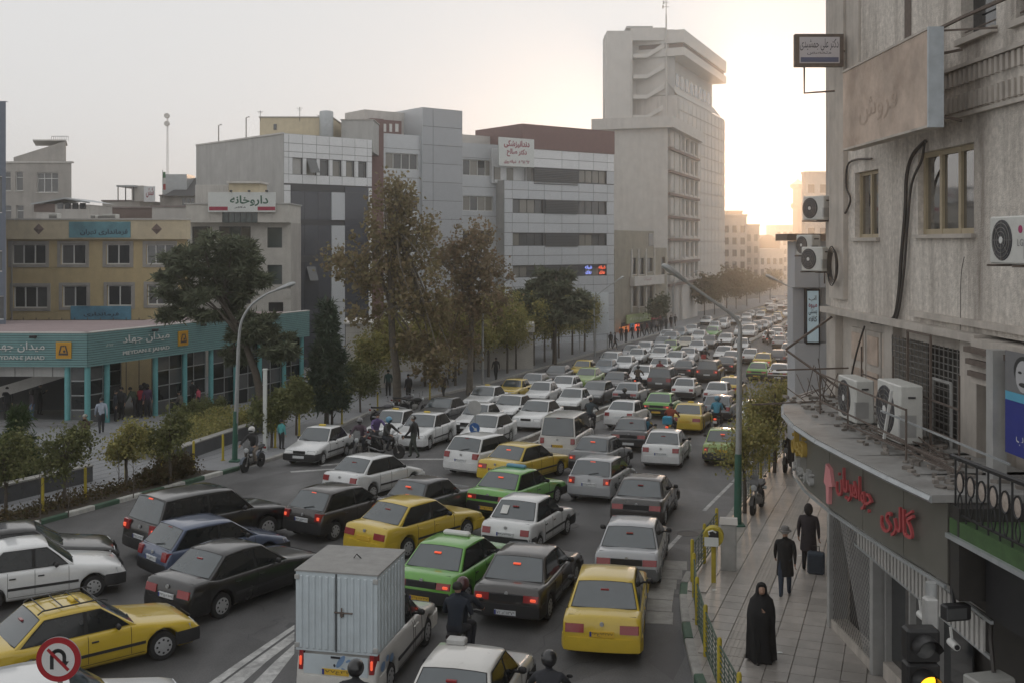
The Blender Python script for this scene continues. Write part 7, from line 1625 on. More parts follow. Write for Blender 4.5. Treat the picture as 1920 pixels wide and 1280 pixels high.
def person(label, loc, rz, pose='stand', top=(.03,.03,.035), leg=(.03,.032,.04), s=1.0, hat=None, hair=m_hair, coat=None, skirt=None, helmet=None, bag=None, scarf=None, group=None):
    me, J = body_mesh(pose); t = thing('person', label, 'person', loc, rz, group); t.scale = (s, s, s); o = link('body', me, t)
    for i, c in ((0, top), (1, leg)): o.material_slots[i].link = 'OBJECT'; o.material_slots[i].material = cloth(c)
    h1, h2 = Vector(J['h1'][:3]), Vector(J['h2'][:3]); hc = (h1+h2)/2
    def child(nm, key, fn, m, sm=60):
        k = (key, pose)
        if k not in _cm: _cm[k] = fn().mesh(nm, m, sm)
        c = link(nm, _cm[k], t)
        c.material_slots[0].link = 'OBJECT'; c.material_slots[0].material = m; return c
    if helmet is not None:
        child('helmet', 'helm', lambda: ell(hc+Vector((0,-.005,.03)), .135, .155, .145, 16, 9, -1.0, 1.57), mat('helmet_%d' % int(helmet[0]*1e4+helmet[2]*1e6), helmet, .3, coat=.5, var=.05)); child('visor', 'vis', lambda: ell(hc+Vector((0,.05,.0)), .115, .115, .06, 14, 5, -.9, .9), m_sglass)
    elif scarf is not None: child('headscarf', 'scarf', lambda: ell(hc+Vector((0,-.025,.0)), .118, .125, .165, 14, 8), cloth(scarf))
    elif hair is not None: child('hair', 'hair', lambda: ell(hc+Vector((0,-.022,.035)), .104, .108, .105, 14, 7, -.35, 1.57), hair)
    if hat == 'brim': child('hat', 'hat', lambda: MB().lathe([(.165,0),(.16,.02),(.108,.025),(.104,.10),(.08,.125),(.02,.12)], 18, 'z', tuple(hc+Vector((0,-.01,.055)))), cloth((.16,.155,.15)))
    if hat == 'cap': child('cap', 'cap', lambda: ell(hc+Vector((0,.0,.045)), .112, .125, .09, 14, 6, -.2, 1.57), cloth((.3,.29,.27)))
    if coat is not None:
        def mk():
            mb = MB(); rings = []
            for z, rx, ry in ((1.47,.075,.07),(1.44,.16,.095),(1.38,.215,.125),(1.2,.195,.125),(1.0,.19,.135),(.8,.205,.15),(.62,.22,.16),(.56,.215,.155)): rings.append([(rx*cos(2*pi*k/18), .005+ry*sin(2*pi*k/18)*(1+.05*sin(5*k)), z-.01*sin(3*k)) for k in range(18)])
            mb.loft(rings); return mb
        child('coat', 'coat', mk, cloth(coat))
    if skirt is not None:
        def mk():
            mb = MB(); rings = []
            for z, r_ in ((1.42,.19),(1.2,.19),(1.0,.2),(.7,.24),(.4,.27),(.12,.29)): rings.append([(r_*(1+.06*sin(4*k))*cos(2*pi*k/18), r_*.75*(1+.06*sin(4*k))*sin(2*pi*k/18), z) for k in range(18)])
            mb.loft(rings); return mb
        child('skirt', 'skirt', mk, cloth(skirt))
    return t
def stand_at(px, py, off=.14): return G(px, py, off)
# --- the three walkers on the near pavement
p = stand_at(1428, 1240); heading = radians(178)
wm = thing('person', 'woman in a long black chador walking on the tiled pavement', 'person', p, pi-.12); wm.scale = (.9,.9,.88); me, J = body_mesh('wrap'); bo = link('body', me, wm)
for i in (0, 1): bo.material_slots[i].link = 'OBJECT'; bo.material_slots[i].material = cloth((.012,.012,.013))
mb = MB(); rings = []
for z, rx, ry, oy in ((1.80,.03,.03,-.03),(1.77,.085,.085,-.03),(1.70,.118,.122,-.025),(1.62,.128,.130,-.03),(1.55,.135,.125,-.035),(1.48,.19,.14,-.02),(1.42,.25,.165,-.01),(1.2,.30,.27,.03),(1.05,.31,.29,.04),(.85,.295,.25,.02),(.6,.29,.25,.0),(.38,.30,.29,-.03),(.18,.315,.32,-.05),(.06,.325,.33,-.06)):
    rg = []
    for k in range(32):
        a = 2*pi*k/32; fold = 1+(.11*sin(7*a+z*2.2)+.05*sin(12*a+z*3))*max(0, min(1, (1.45-z)/.8)); x_, y_ = rx*fold*cos(a), ry*fold*sin(a)+oy; front = sin(a) > .80 and 1.52 < z < 1.74
        if front: y_ -= .05
        rg.append((x_, y_, z+(.03*sin(5*a) if z < .1 else 0)))
    rings.append(rg)
mb.loft(rings); obj('chador', mb, cloth((.010,.010,.011)), wm, 60)
fc = ell((0,.052,1.625), .062, .062, .088, 14, 9); obj('face', fc, m_skin, wm, 60)
for sx in (-1, 1): obj('eye', ell((sx*.026,.108,1.635), .010, .006, .006, 8, 5), mat('eye_dark', (.02,.015,.012), .3, var=0), wm, 60)
obj('nose', ell((0,.115,1.615), .010, .012, .02, 8, 5), m_skin, wm, 60); obj('mouth', ell((0,.108,1.582), .018, .006, .005, 8, 5), mat('lips', (.25,.09,.08), .5, var=0), wm, 60)
person('man in a black overcoat and grey brimmed hat walking away', stand_at(1472, 1118), -.25, 'walk', (.012,.012,.013), (.03,.042,.065), .92, hat='brim', coat=(.012,.012,.013), hair=m_hairg)
person('person in a dark padded jacket and hood standing by the shop corner', stand_at(1516, 1070), -.4, 'stand', (.03,.024,.028), (.012,.012,.014), .97, scarf=(.02,.017,.018), coat=(.028,.023,.027))
lg = thing('suitcase', 'blue grey suitcase standing by the shop corner', 'suitcase', stand_at(1530, 1076), -.4); mb = MB(); mb.cbox((0,0,.3), .42, .22, .56, 0, .04); obj('shell', mb, cloth((.05,.065,.085)), lg); mb = MB(); mb.tube([(-.08,0,.58),(-.08,0,.72),(.08,0,.72),(.08,0,.58)], .012, 4); obj('handle', mb, m_blk, lg); mb = MB(); mb.box(-.17,.17,-.118,-.108,.1,.5); obj('pocket', mb, cloth((.035,.045,.06)), lg)
person('person in a black coat beside the parked motorcycle behind the pavement tree', stand_at(1487, 888), .2, 'walk', (.015,.015,.017), (.015,.015,.017), 1.0, coat=(.014,.014,.016))
# --- station square
K = [('man in dark suit walking past the station column',14,786,'walk',(.02,.02,.025),(.02,.02,.025),.3),('woman in jeans and dark jacket standing by the station steps',60,792,'stand',(.04,.03,.035),(.10,.16,.27),2.2),('person in black coat reaching out by the station steps',74,778,'phone',(.015,.015,.016),(.015,.015,.017),-.6),('man in dark jacket standing under the station canopy',216,790,'stand',(.018,.022,.032),(.02,.02,.025),-1.3),('man in open dark suit beside the station doors',228,786,'stand',(.05,.05,.055),(.02,.02,.022),2.8),('person in pale shirt walking to the station',190,812,'walk',(.33,.37,.44),(.03,.03,.035),.5),
 ('man in dark red jacket and white cap on the pavement',160,850,'walk',(.05,.022,.024),(.015,.015,.018),2.9),('person in olive jacket bending at the kerb of the station',255,782,'bend',(.07,.09,.06),(.03,.03,.035),1.2),('woman in red top among people at the station doors',264,782,'stand',(.35,.03,.05),(.02,.02,.025),2.6),('woman in purple coat at the station doors',276,782,'stand',(.07,.035,.075),(.02,.02,.025),-2.2),('woman in black headscarf at the station doors',270,776,'stand',(.015,.015,.017),(.015,.015,.017),2.2),
 ('person with red cap walking beside the station glazing',360,768,'walk',(.02,.022,.024),(.02,.02,.025),1.0),('child in pink jacket beside the station glazing',372,768,'stand',(.45,.08,.12),(.03,.03,.035),1.4),('person sitting on the ledge by the station glazing',338,775,'sit',(.10,.09,.08),(.03,.03,.035),1.4)]
for lb, px_, py_, ps_, tc, lc, rz_ in K: person(lb, stand_at(px_, py_), rz_, ps_, tc, lc, .78 if 'child' in lb else R.uniform(.96,1.04), hat='cap' if 'cap' in lb else None, scarf=(.012,.012,.013) if ('woman' in lb) else None)
K = [('child in turquoise coat at the kerb behind the white taxi',528,842,'stand',(.10,.36,.36),(.05,.05,.05),-.5,.75),('person in dark coat and cap crossing before the white taxi',776,858,'walk',(.03,.03,.032),(.05,.06,.05),1.3,1.0),('person in black standing under the plane tree',766,752,'stand',(.02,.02,.022),(.02,.02,.022),.8,1.0),('person in pale blue shirt behind the second plane tree',852,716,'walk',(.30,.36,.44),(.03,.03,.035),1.0,1.0),('person in grey jacket on the pavement by the stone building',690,722,'walk',(.10,.10,.11),(.03,.03,.035),1.2,1.0),('person in red jacket by the stone building',712,724,'walk',(.28,.04,.05),(.03,.03,.035),-2,1.0),
 ('person in dark green coat by the plane trunk',728,742,'stand',(.02,.05,.045),(.02,.02,.022),.4,1.0),('person in black beside the row of yellow-green trees',930,712,'walk',(.02,.02,.022),(.02,.02,.022),.3,1.0),('man in dark jacket pushing a cart by the kerb under the plane tree',832,748,'walk',(.05,.04,.035),(.03,.03,.03),.6,1.0)]
for lb, px_, py_, ps_, tc, lc, rz_, s_ in K: person(lb, stand_at(px_, py_, .14 if px_ != 778 else .01), rz_, ps_, tc, lc, s_, hat='cap' if 'cap' in lb else None)
for i, (px_, py_, tc) in enumerate(((1165,640,(.02,.02,.022)),(1174,642,(.03,.02,.02)),(1186,636,(.02,.02,.025)),(1196,634,(.06,.05,.05)),(1204,632,(.02,.02,.022)),(1213,629,(.12,.03,.03)),(1222,627,(.02,.02,.022)),(1231,623,(.2,.2,.2)),(1240,621,(.02,.02,.022)),(1249,618,(.04,.04,.05)),(1258,615,(.02,.02,.022)),(1266,612,(.02,.02,.022)),(1145,652,(.02,.02,.022)),(1153,655,(.03,.03,.04)))):
    person('dark-clothed pedestrian in the crowd on the pavement by the old shop house', stand_at(px_, py_), R.uniform(-3,3), R.choice(['walk','stand']), tc, (.02,.02,.022), R.uniform(.95,1.05), group='crowd by the old shop house')

# --- motorcycles
def tube(pts, r, n=6): return MB().tube(pts, r, n)
def moto_parts():
    out = []; r = .29
    ty = MB(); ty.lathe([(r*.8,-.045),(r*.95,-.05),(r,-.02),(r,.02),(r*.95,.05),(r*.8,.045)], 20, 'x'); rim = MB(); n = 20
    rim.tube([(0, r*.78*cos(2*pi*k/n), r*.78*sin(2*pi*k/n)) for k in range(n+1)], .018, 5, False); rim.lathe([(.05,-.06),(.05,.06)], 10, 'x')
    for k in range(9): a = 2*pi*k/9; rim.tube([(0,.04*cos(a),.04*sin(a)),(0,r*.78*cos(a),r*.78*sin(a))], .006, 3)
    out.append(('wheel', ty.mesh('wheel', m_tyre, 40), (0,.62,r), rim.mesh('rim', m_rim, 40))); out.append(('wheel', out[0][1], (0,-.62,r), out[0][3]))
    def add(nm, mb, m, sm=50): out.append((nm, mb.mesh(nm, m, sm), (0,0,0), None))
    fr = tube([(0,.42,.84),(0,.25,.55),(0,-.1,.42),(0,-.45,.5),(0,-.7,.72)], .028); fr.tube([(.06,-.2,.42),(.07,-.62,.29)], .025, 5); fr.tube([(-.06,-.2,.42),(-.07,-.62,.29)], .025, 5); add('frame', fr, m_blk)
    en = MB(); en.cbox((0,.02,.42), .26, .34, .28, 0, .05); en.lathe([(.09,-.16),(.1,0),(.09,.16)], 12, 'x', (0,.0,.36)); add('engine', en, m_lat)
    add('fuel_tank', ell((0,.16,.80), .135, .27, .13, 14, 8), m_trim); st = MB(); st.loft([[(x*w_, y, z+dz) for x, dz in ((-1,0),(-.9,.06),(0,.075),(.9,.06),(1,0),(0,-.03))] for y, w_, z in ((-.02,.09,.78),(-.3,.14,.76),(-.6,.13,.79),(-.82,.09,.82))]); add('seat', st, m_blk)
    fk = MB()
    for s in (-.07,.07): fk.tube([(s,.62,.29),(s,.42,.92)], .022, 5)
    fk.tube([(-.34,.30,1.02),(-.2,.40,1.0),(0,.42,.97),(.2,.40,1.0),(.34,.30,1.02)], .014, 5); add('handlebar_and_fork', fk, m_lat)
    hl = MB(); hl.lathe([(.05,.40),(.095,.47),(.1,.53),(.08,.545)], 14, 'y', (0,0,.86)); add('headlight', hl, m_head)
    for s in (-1,1): mm = tube([(s*.26,.36,1.02),(s*.31,.36,1.2)], .008, 4); mm.add(ell((s*.32,.36,1.23), .055, .012, .035, 10, 6).v, ell((0,0,0), 1,1,1, 10, 6).f); add('mirror', mm, m_blk)

    for yc, a0, a1 in ((.62,.3,2.6),(-.62,.4,2.3)):
        fd = MB(); fd.loft([[(x, yc+.335*cos(a), .29+.335*sin(a)) for x in (-.06,.06)] for a in np.linspace(a0, a1, 8)], cap=False, closed=False)
        add('mudguard', fd, m_trim)
    tl = MB(); tl.cbox((0,-.93,.72), .14, .06, .09, 0, .015); add('tail_light', tl, m_tail); pl_ = MB(); pl_.box(-.1,.1,-.97,-.962,.52,.64); add('plate', pl_, m_plate)
    ex = tube([(.12,.1,.3),(.15,-.3,.27),(.17,-.5,.32)], .02, 6); ex.tube([(.17,-.5,.32),(.18,-.9,.38)], .04, 8); add('exhaust', ex, m_rim); fp = tube([(-.25,.02,.3),(.25,.02,.3)], .014, 5); add('footrest', fp, m_blk)
    sh = MB(); sh.loft([[(x*w_, y, z) for x in (-1,-.5,0,.5,1)] for y, z, w_ in ((.50,.92,.13),(.48,1.08,.15),(.42,1.24,.12))], cap=False, closed=False); out.append(('windscreen', sh.mesh('windscreen', m_glass3, 60), (0,0,0), None))
    return out
MP = None
def moto(label, p, head, col=(.02,.02,.022), screen=False, lit=False, box=None, group=None, far=False):
    global MP
    if MP is None: MP = moto_parts()
    a = radians(head); t = thing('motorcycle', label, 'motorcycle', (p[0], p[1], gz(p[1])+(p[2] if len(p) > 2 else .004)), -a, group)
    for nm, me, lc, rm in MP:
        if nm == 'windscreen' and not screen: continue
        o = link(nm, me, t, lc)
        if rm is not None: link('rim', rm, o)
        if nm in ('fuel_tank','mudguard'): o.color = (*col, 1)
        if nm == 'tail_light' and lit: o.material_slots[0].link = 'OBJECT'; o.material_slots[0].material = m_tailon
    if box: mb = MB(); mb.cbox((0,-.78,1.02), .42, .36, .36, 0, .03); obj('top_box', mb, cloth(box), t)
    return t
def ride(label, p, head, top, leg=(.025,.027,.035), helmet=None, two=None, label2=None, helmet2=None, mlabel='', col=(.02,.02,.022), screen=False, lit=True, box=None, group=None):
    p = Vector((p[0], p[1], 0)); a = radians(head); z = gz(p.y); moto(mlabel, (p.x, p.y), head, col, screen, lit, box, group); f = Vector((sin(a), cos(a), 0))
    q = p-f*.05; person(label, (q.x, q.y, z), -a, 'ride', top, leg, 1.0, helmet=helmet, group=group)
    if two is not None: q = p-f*.42; person(label2, (q.x, q.y, z), -a, 'pillion', two, leg, 1.0, helmet=helmet2, group=group)
ride('rider in maroon helmet beside the dark bronze sedan', (-1.02,21.5), 13, (.02,.025,.035), helmet=(.06,.012,.015), two=(.018,.024,.036), label2='passenger in navy jacket and grey hood on the motorcycle', helmet2=None, mlabel='black motorcycle with red tail lamp carrying two beside the green taxi')
ride('rider in black helmet with white stripe ahead of the pale roofed car', (.60,17.6), 8, (.03,.032,.038), helmet=(.015,.015,.017), mlabel='dark motorcycle below the yellow kerb-lane taxi')
ride('rider in glossy black helmet behind the box pickup', (-2.55,17.2), 10, (.025,.027,.03), helmet=(.008,.008,.009), mlabel='dark motorcycle tucked behind the box pickup tailgate')
g = G(466, 882, .01); ride('rider in white helmet and dark coat under the curved lamp', (g.x+.1, g.y+.3), 196, (.04,.04,.042), (.20,.17,.14), helmet=(.55,.55,.54), mlabel='grey motorcycle with tall windscreen under the curved lamp', col=(.10,.12,.15), screen=True, lit=False)
for px_, py_, hd, tc, hm, lb, ml, sc_ in ((676,858,190,(.11,.08,.10),(.16,.16,.16),'rider in brown jacket with bundled windscreen beside the white taxi','motorcycle with padded windscreen beside the white taxi',True),(706,845,150,(.14,.10,.24),None,'man in purple shirt sitting on a motorcycle','dark motorcycle under the man in purple shirt',False),(726,856,120,(.05,.05,.05),(.10,.28,.42),'rider in blue helmet among the parked motorcycles','black motorcycle of the blue-helmeted rider',False)):
    g = G(px_, py_, .01); ride(lb, (g.x, g.y), hd, tc, helmet=hm, mlabel=ml, screen=sc_, lit=False)
for px_, py_, lb in ((760,770,'black motorcycle parked against the plane tree trunk'),(722,790,'silver motorcycle parked beside the plane tree'),(778,775,'dark motorcycle parked by the kerb under the plane tree')):
    g = G(px_, py_, .14); moto(lb, (g.x, g.y, .14), R.uniform(30,110), R.choice([(.02,.02,.02),(.12,.12,.13)]))
for px_, py_, lb in ((1420,958,'grey covered motorcycle parked nose out on the tiled pavement'),(1478,880,'black motorcycle parked behind the pavement tree')):
    g = G(px_, py_, .14); moto(lb, (g.x, g.y, .14), 205, (.06,.06,.06), True)
RI = [(1346,806,RD,(.018,.018,.02),None,'rider in black jacket in the kerb lane beside the grey hatchback','motorcycle carrying two in the kerb lane',(.06,.25,.36),'passenger in bright blue jacket and helmet in the kerb lane'),(1240,822,RD,(.22,.05,.03),None,'rider in rust red jacket with a blue bag','motorcycle loaded with a blue bag by the yellow taxi',None,None),(1112,808,RD,(.04,.055,.065),None,'rider in grey blue jacket passing the white minivan','motorcycle passing the white minivan',None,None),
 (1196,786,RD+20,(.02,.02,.022),None,'rider in black leaning beside the green taxi in the queue','motorcycle beside the green taxi in the queue',None,None),(1215,716,RD,(.20,.02,.025),None,'rider in red jacket between the white cars','motorcycle with red tail lamp between the white cars',None,None),(1172,728,RD,(.08,.06,.04),None,'rider in brown jacket with striped panel','motorcycle with red and white striped panel',None,None),(1322,688,RD,(.02,.02,.022),None,'rider in black carrying a red box in the queue','motorcycle with large red box in the queue',None,None),(1478,712,RD,(.025,.022,.025),None,'rider in dark coat near the panelled shop','motorcycle with red tail lamp near the panelled shop',(.03,.03,.032),'passenger in dark coat near the panelled shop'),(1352,668,RD,(.02,.02,.022),None,'rider in dark jacket among white cars at the divider','motorcycle among white cars at the divider',None,None),(1440,646,RD,(.02,.02,.025),None,'rider in dark blue jacket far along the queue','motorcycle far along the queue beside the divider',None,None)]
for px_, py_, hd, tc, hm, lb, ml, t2_, l2 in RI:
    g = G(px_, py_, .01); best = None
    for dx, dy in sorted([(i*.15, j*.35) for i in range(-14,15) for j in range(-8,9)], key=lambda q: q[0]**2+q[1]**2):
        if not clash(Vector((g.x+dx, g.y+dy-.1)), radians(hd), .75, 2.1, .0): best = (dx, dy); break
    if best: g.x += best[0]; g.y += best[1]
    PARKED.append((Vector((g.x, g.y-.1)), radians(hd), .7, 2.0)); ride(lb, (g.x, g.y), hd, tc, helmet=(.03,.03,.032) if R.random() < .4 else None, mlabel=ml, two=t2_, label2=l2, helmet2=(.05,.2,.3) if t2_ and t2_[2] > .2 else None, box=(.3,.02,.025) if 'red box' in ml else ((.05,.28,.42) if 'blue bag' in ml else None))
# ================================================================ metro station
m_teal = mat('teal_slat', (.165,.30,.30), .55, var=.12, scale=2, stain=.15, stain_col=(.15,.3,.3)); m_tealc = mat('teal_column', (.13,.36,.37), .5, var=.1); m_teald = mat('teal_backing', (.03,.085,.09), .7, var=.1)
m_metl = mat('metro_letters', (.62,.62,.60), .5, var=.05); m_mety = mat('metro_yellow', (.55,.30,.02), .5, var=.06); m_sfloor = mat('station_floor', (.20,.20,.205), .4, var=.15)
m_steel = mat('stainless', (.38,.39,.39), .35, metal=.6, var=.1)
c0, c1, cl = Vector((-21.9,55)), Vector((-13.9,73)), Vector((-33,55.4)); g0 = gz(56)+.14; zT, zB = 3.82, 2.1
ST = thing('metro_station', 'teal-slatted metro entrance pavilion with glazed walls and round columns', 'building', (-22,58,g0))
pR = Plane(c0, (c1-c0)); pLf = Plane(cl, (c0-cl)); uR, uL = (c1-c0).length, (c0-cl).length
for pl, u1 in ((pLf,uL),(pR,uR)):
    g_ = MB(); pl.box(g_, .0, u1, zB, zT, -.25, -.02); obj('fascia_backing', g_, m_teald, ST, world=True)
    n = 14
    for k in range(n):
        z_ = zB+(zT-zB)*k/n; g_ = MB(); pl.box(g_, .0, u1, z_+.008, z_+(zT-zB)/n-.022, -.015, .05); obj('slat', g_, m_teal, ST, world=True)
    g_ = MB(); pl.box(g_, -.05, u1+.05, zT+.002, zT+.05, -.3, .06); obj('fascia_cap', g_, m_con2, ST, world=True)
g_ = MB(); g_.prism(ccw([tuple(cl+Vector((0,.3))), tuple(c0+Vector((-.15,.3))), tuple(c1+Vector((-.3,0))), (-20.5,73.5), (-22.5,65), (-33,65)]), zT-.35, zT-.06); obj('roof', g_, mat('pink_roof', (.30,.235,.235), .85, var=.15, scale=1), ST, world=True)
g_ = MB(); g_.prism(ccw([tuple(cl+Vector((0,.3))), tuple(c0+Vector((-.15,.3))), tuple(c1+Vector((-.3,0))), (-20.5,73.5), (-22.5,65), (-33,65)]), zB-.02, zB+.1); obj('ceiling', g_, m_con1, ST, world=True)
for pl, us in ((pLf, (uL-9,uL-5.6,uL-1.15,uL-.1)),(pR,(1.6,5.2,7.6,9.9,12.2,14.6,17.2,19.2))):
    for u in us:
        q = pl.w(u, 0, -.25); zg = gz(q[1])+.14; g_ = MB(); g_.lathe([(.15,0),(.15,zB+.05-zg)], 14, 'z', (q[0],q[1],zg)); obj('column', g_, m_tealc, ST, 40, world=True)
# glazed bays: frames and panes
def bay(pl, a, b, dep):
    q = pl.w((a+b)/2, 0, -dep); zg = gz(q[1])+.16; n = max(1, round((b-a)/1.1)); f = MB()
    for k in range(n+1): u = a+(b-a)*k/n; pl.box(f, u-.03, u+.03, zg, zB, -dep-.03, -dep+.03)
    for k in range(5): z_ = zg+(zB-zg)*k/4.001; pl.box(f, a, b, z_-.03, z_+.03, -dep-.026, -dep+.026)
    w = obj('window', f, m_steel, ST, world=True)
    for k in range(n):
        for j in range(4): g_ = MB(); pl.box(g_, a+(b-a)*k/n+.03, a+(b-a)*(k+1)/n-.03, zg+(zB-zg)*j/4+.03, zg+(zB-zg)*(j+1)/4-.03, -dep-.008, -dep+.008); obj('pane', g_, m_sglass if (k+j) % 3 else m_glass3, w, world=True)
bay(pLf, uL-1.0, uL-.2, .3); bay(pR, .2, 1.4, .35); bay(pR, 5.5, 9.6, .45); bay(pR, 10.2, 19.4, .45); bay(pR, 2.0, 5.0, 2.6)
g_ = MB(); g_.box(-33,-23.5,60.5,60.8,g0,zB); obj('back_wall', g_, m_dk, ST, world=True)
for k in range(8): u = uL-9+k*1.0; g_ = MB(); pLf.box(g_, u, u+.96, zB-.55, zB-.01, -.5, -.44); obj('ceiling_panel', g_, m_con3, ST, world=True)
# escalator balustrade
g_ = MB(); g_.add([(-30,57.5,g0+.4),(-24.2,58,g0+2.2),(-24.2,58,g0+2.75),(-30,57.5,g0+1.0),(-30,57.9,g0+.4),(-24.2,58.4,g0+2.2),(-24.2,58.4,g0+2.75),(-30,57.9,g0+1.0)], [(0,1,2,3),(4,7,6,5),(3,2,6,7),(0,4,5,1)]); obj('balustrade', g_, m_con2, ST, world=True)
for k in range(3): g_ = MB(); g_.prism(ccw([tuple(cl+Vector((0,-.5-.32*k))), tuple(c0+Vector((.2+.2*k,-.5-.32*k))), tuple(c0+Vector((.2+.2*k,.3))), tuple(cl+Vector((0,.3)))]), gz(54)+.1, g0+.3-.1*k); obj('step', g_, m_sfloor, ST, world=True)
def metro(pl, pxs, y_fa, y_en, y_lo, wf):
    for body, yy, h, w in ((fa('میدان جهاد'), y_fa, .52, wf), ('MEYDAN-E JAHAD', y_en, .26, wf)):
        u, z = pl.uv(pxs[0], yy); text_on('lettering', body, m_metl, ST, pl.w(u, z, .05), tuple(pl.d), h, w, .04, .02)
    u, z = pl.uv(pxs[1], y_lo); g_ = MB(); s = .40; pl.box(g_, u-s, u+s, z-s*1.05, z+s*1.05, .055, .12); o = obj('metro_emblem', g_, m_mety, ST, world=True)
    g_ = MB(); pl.box(g_, u-s*.86, u+s*.86, z-s*.9, z+s*.9, .12, .13); obj('emblem_field', g_, mat('emblem_amber', (.50,.25,.015), .5, var=.05), o, world=True)
    g_ = MB(); g_.add([pl.w(u+x*s, z+y*s, .137) for x, y in ((-.62,-.62),(.62,-.62),(.62,-.36),(-.62,-.36))], [(0,1,2,3)]); g_.add([pl.w(u+x*s, z+y*s, .137) for x, y in ((-.62,-.34),(-.42,-.34),(-.16,.62),(-.36,.62))], [(0,1,2,3)]); g_.add([pl.w(u+x*s, z+y*s, .137) for x, y in ((.42,-.34),(.62,-.34),(.36,.62),(.16,.62))], [(0,1,2,3)]); g_.add([pl.w(u+x*s, z+y*s, .137) for x, y in ((-.14,.45),(.14,.45),(.16,.62),(-.16,.62))], [(0,1,2,3)]); g_.add([pl.w(u+.12*s+.17*s*cos(a), z-.12*s+.17*s*sin(a), .137) for a in np.linspace(0,2*pi,13)[:-1]], [tuple(range(12))])
    obj('emblem_mark', g_, m_ink, o, world=True)
metro(pLf, (36,121), 650, 671, 656, 2.75); metro(pR, (273,341), 633, 657, 634, 3.55)
u, z = pR.uv(203,646); text_on('lettering', fa('ورودی'), m_metl, ST, pR.w(u,z,.05), tuple(pR.d), .16, .5, .04)
for pl, us in ((pLf,(uL-2.7,)),(pR,(4.6,8.6))):
    for u in us: t_ = thing('spotlight', 'black spotlight on the teal station fascia', 'spotlight', pl.w(u,zT-.25,.3), 0, 'station fascia spotlights'); g_ = MB(); g_.cbox((0,0,.1), .36, .22, .14, .3, .03); obj('lamp_head', g_, m_blk, t_); g_ = MB(); g_.tube([(0,.05,.1),(.0,.3,-.05)], .02, 4); obj('arm', g_, m_blk, t_)
# parked white cars behind the station glazing
car('sedan206','white','white car parked behind the station glazing by the conifer',652,722,75,'c',far=True); car('sedan405','silver','silver car parked between station glazing and stone building',628,712,75,'c',far=True)
# railing on the tan building's yard
t_ = thing('yard_railing', 'rusty railing between the station roof and the tan building', 'railing', (-26,70,gz(70)+.14))
for k in range(16): x = -34+k*.85; g_ = MB(); g_.tube([(x,70.5,gz(70)),(x,70.5,Z(596,70.5))], .03, 4); obj('post', g_, m_rust, t_, world=True)
for y_ in (600,606,612): g_ = MB(); g_.tube([(-34,70.5,Z(y_,70.5)),(-21.3,70.5,Z(y_,70.5))], .02, 4); obj('rail', g_, m_rust, t_, world=True)

# ================================================================ box pickup and the pale car in front
MODELS['pickup'] = dict(L=4.05,W=1.62,H=1.46,wb=2.45,fo=.78,r=.29,belt=.92,h0=.70,h1=.92,A=.85,B=.25,C=-.15,D=-.30,deck=.97,tail=(.13,.40,.86),band=False,bump='body')
a = radians(12); f = Vector((sin(a),cos(a))); pk = Vector((-3.22,19.5))+f*2.02
t_ = car('pickup','offwhite','white pickup with tall ribbed metal cargo box',0,0,12,'c',True,plate='y',text='۷۷ع۳۱',at_xy=tuple(pk)); t_['category'] = 'pickup truck'; t_.name = 'pickup_truck'
m_boxw = mat('cargo_box_paint', (.50,.56,.59), .5, var=.1, scale=3, stain=.2, stain_col=(.3,.31,.31)); m_boxr = mat('cargo_box_roof', (.27,.265,.255), .7, var=.2, scale=4)
y0, y1, z0, z1, hw_ = -2.0, -.38, 1.0, 2.47, .79
g_ = MB(); g_.box(-hw_,hw_,y0,y1,z0,z1-.02); cb = obj('cargo_box', g_, m_boxw, t_)
g_ = MB(); g_.box(-hw_-.02,hw_+.02,y0-.02,y1+.02,z1-.018,z1+.01); obj('box_roof', g_, m_boxr, cb)
for sx in (-1,1):
    for k in range(6): x = sx*(.06+k*.125); g_ = MB(); g_.add([(x-.035,y0-.004,z0+.04),(x+.035,y0-.004,z0+.04),(x+.035,y0-.004,z1-.08),(x-.035,y0-.004,z1-.08),(x-.018,y0-.024,z0+.06),(x+.018,y0-.024,z0+.06),(x+.018,y0-.024,z1-.1),(x-.018,y0-.024,z1-.1)], [(4,5,6,7),(0,1,5,4),(1,2,6,5),(2,3,7,6),(3,0,4,7)]); obj('rib', g_, m_boxw, cb)
    for k in range(8): y = y0+.1+k*.19; g_ = MB(); xa = sx*hw_; xb = sx*(hw_+.02); g_.add([(xa,y-.04,z0+.04),(xa,y+.04,z0+.04),(xa,y+.04,z1-.08),(xa,y-.04,z1-.08),(xb,y-.02,z0+.06),(xb,y+.02,z0+.06),(xb,y+.02,z1-.1),(xb,y-.02,z1-.1)], [q if sx > 0 else q[::-1] for q in [(4,5,6,7),(0,1,5,4),(1,2,6,5),(2,3,7,6),(3,0,4,7)]]); obj('rib', g_, m_boxw, cb)
    for z in (z0+.1, z1-.12): g_ = MB(); g_.cbox((sx*(hw_-.03),y0-.015,z), .1, .03, .09, 0, .01); obj('hinge', g_, m_ship, cb)
g_ = MB(); g_.tube([(0,y0-.012,z0+.02),(0,y0-.012,z1-.03)], .012, 5); obj('door_gap', g_, m_seam, cb)
g_ = MB(); g_.tube([(-.02,y0-.04,z0+.75),(.33,y0-.04,z0+.75)], .016, 5); g_.tube([(.12,y0-.04,z0+.66),(.12,y0-.04,z0+.84)], .014, 5); g_.cbox((.12,y0-.03,z0+.72), .06, .03, .08); obj('latch', g_, m_rust, cb)
g_ = MB(); g_.tube([(.0,-1.1,z1),(.08,-1.15,z1+.1),(.16,-1.1,z1)], .012, 4); obj('roof_hook', g_, m_blk, cb)
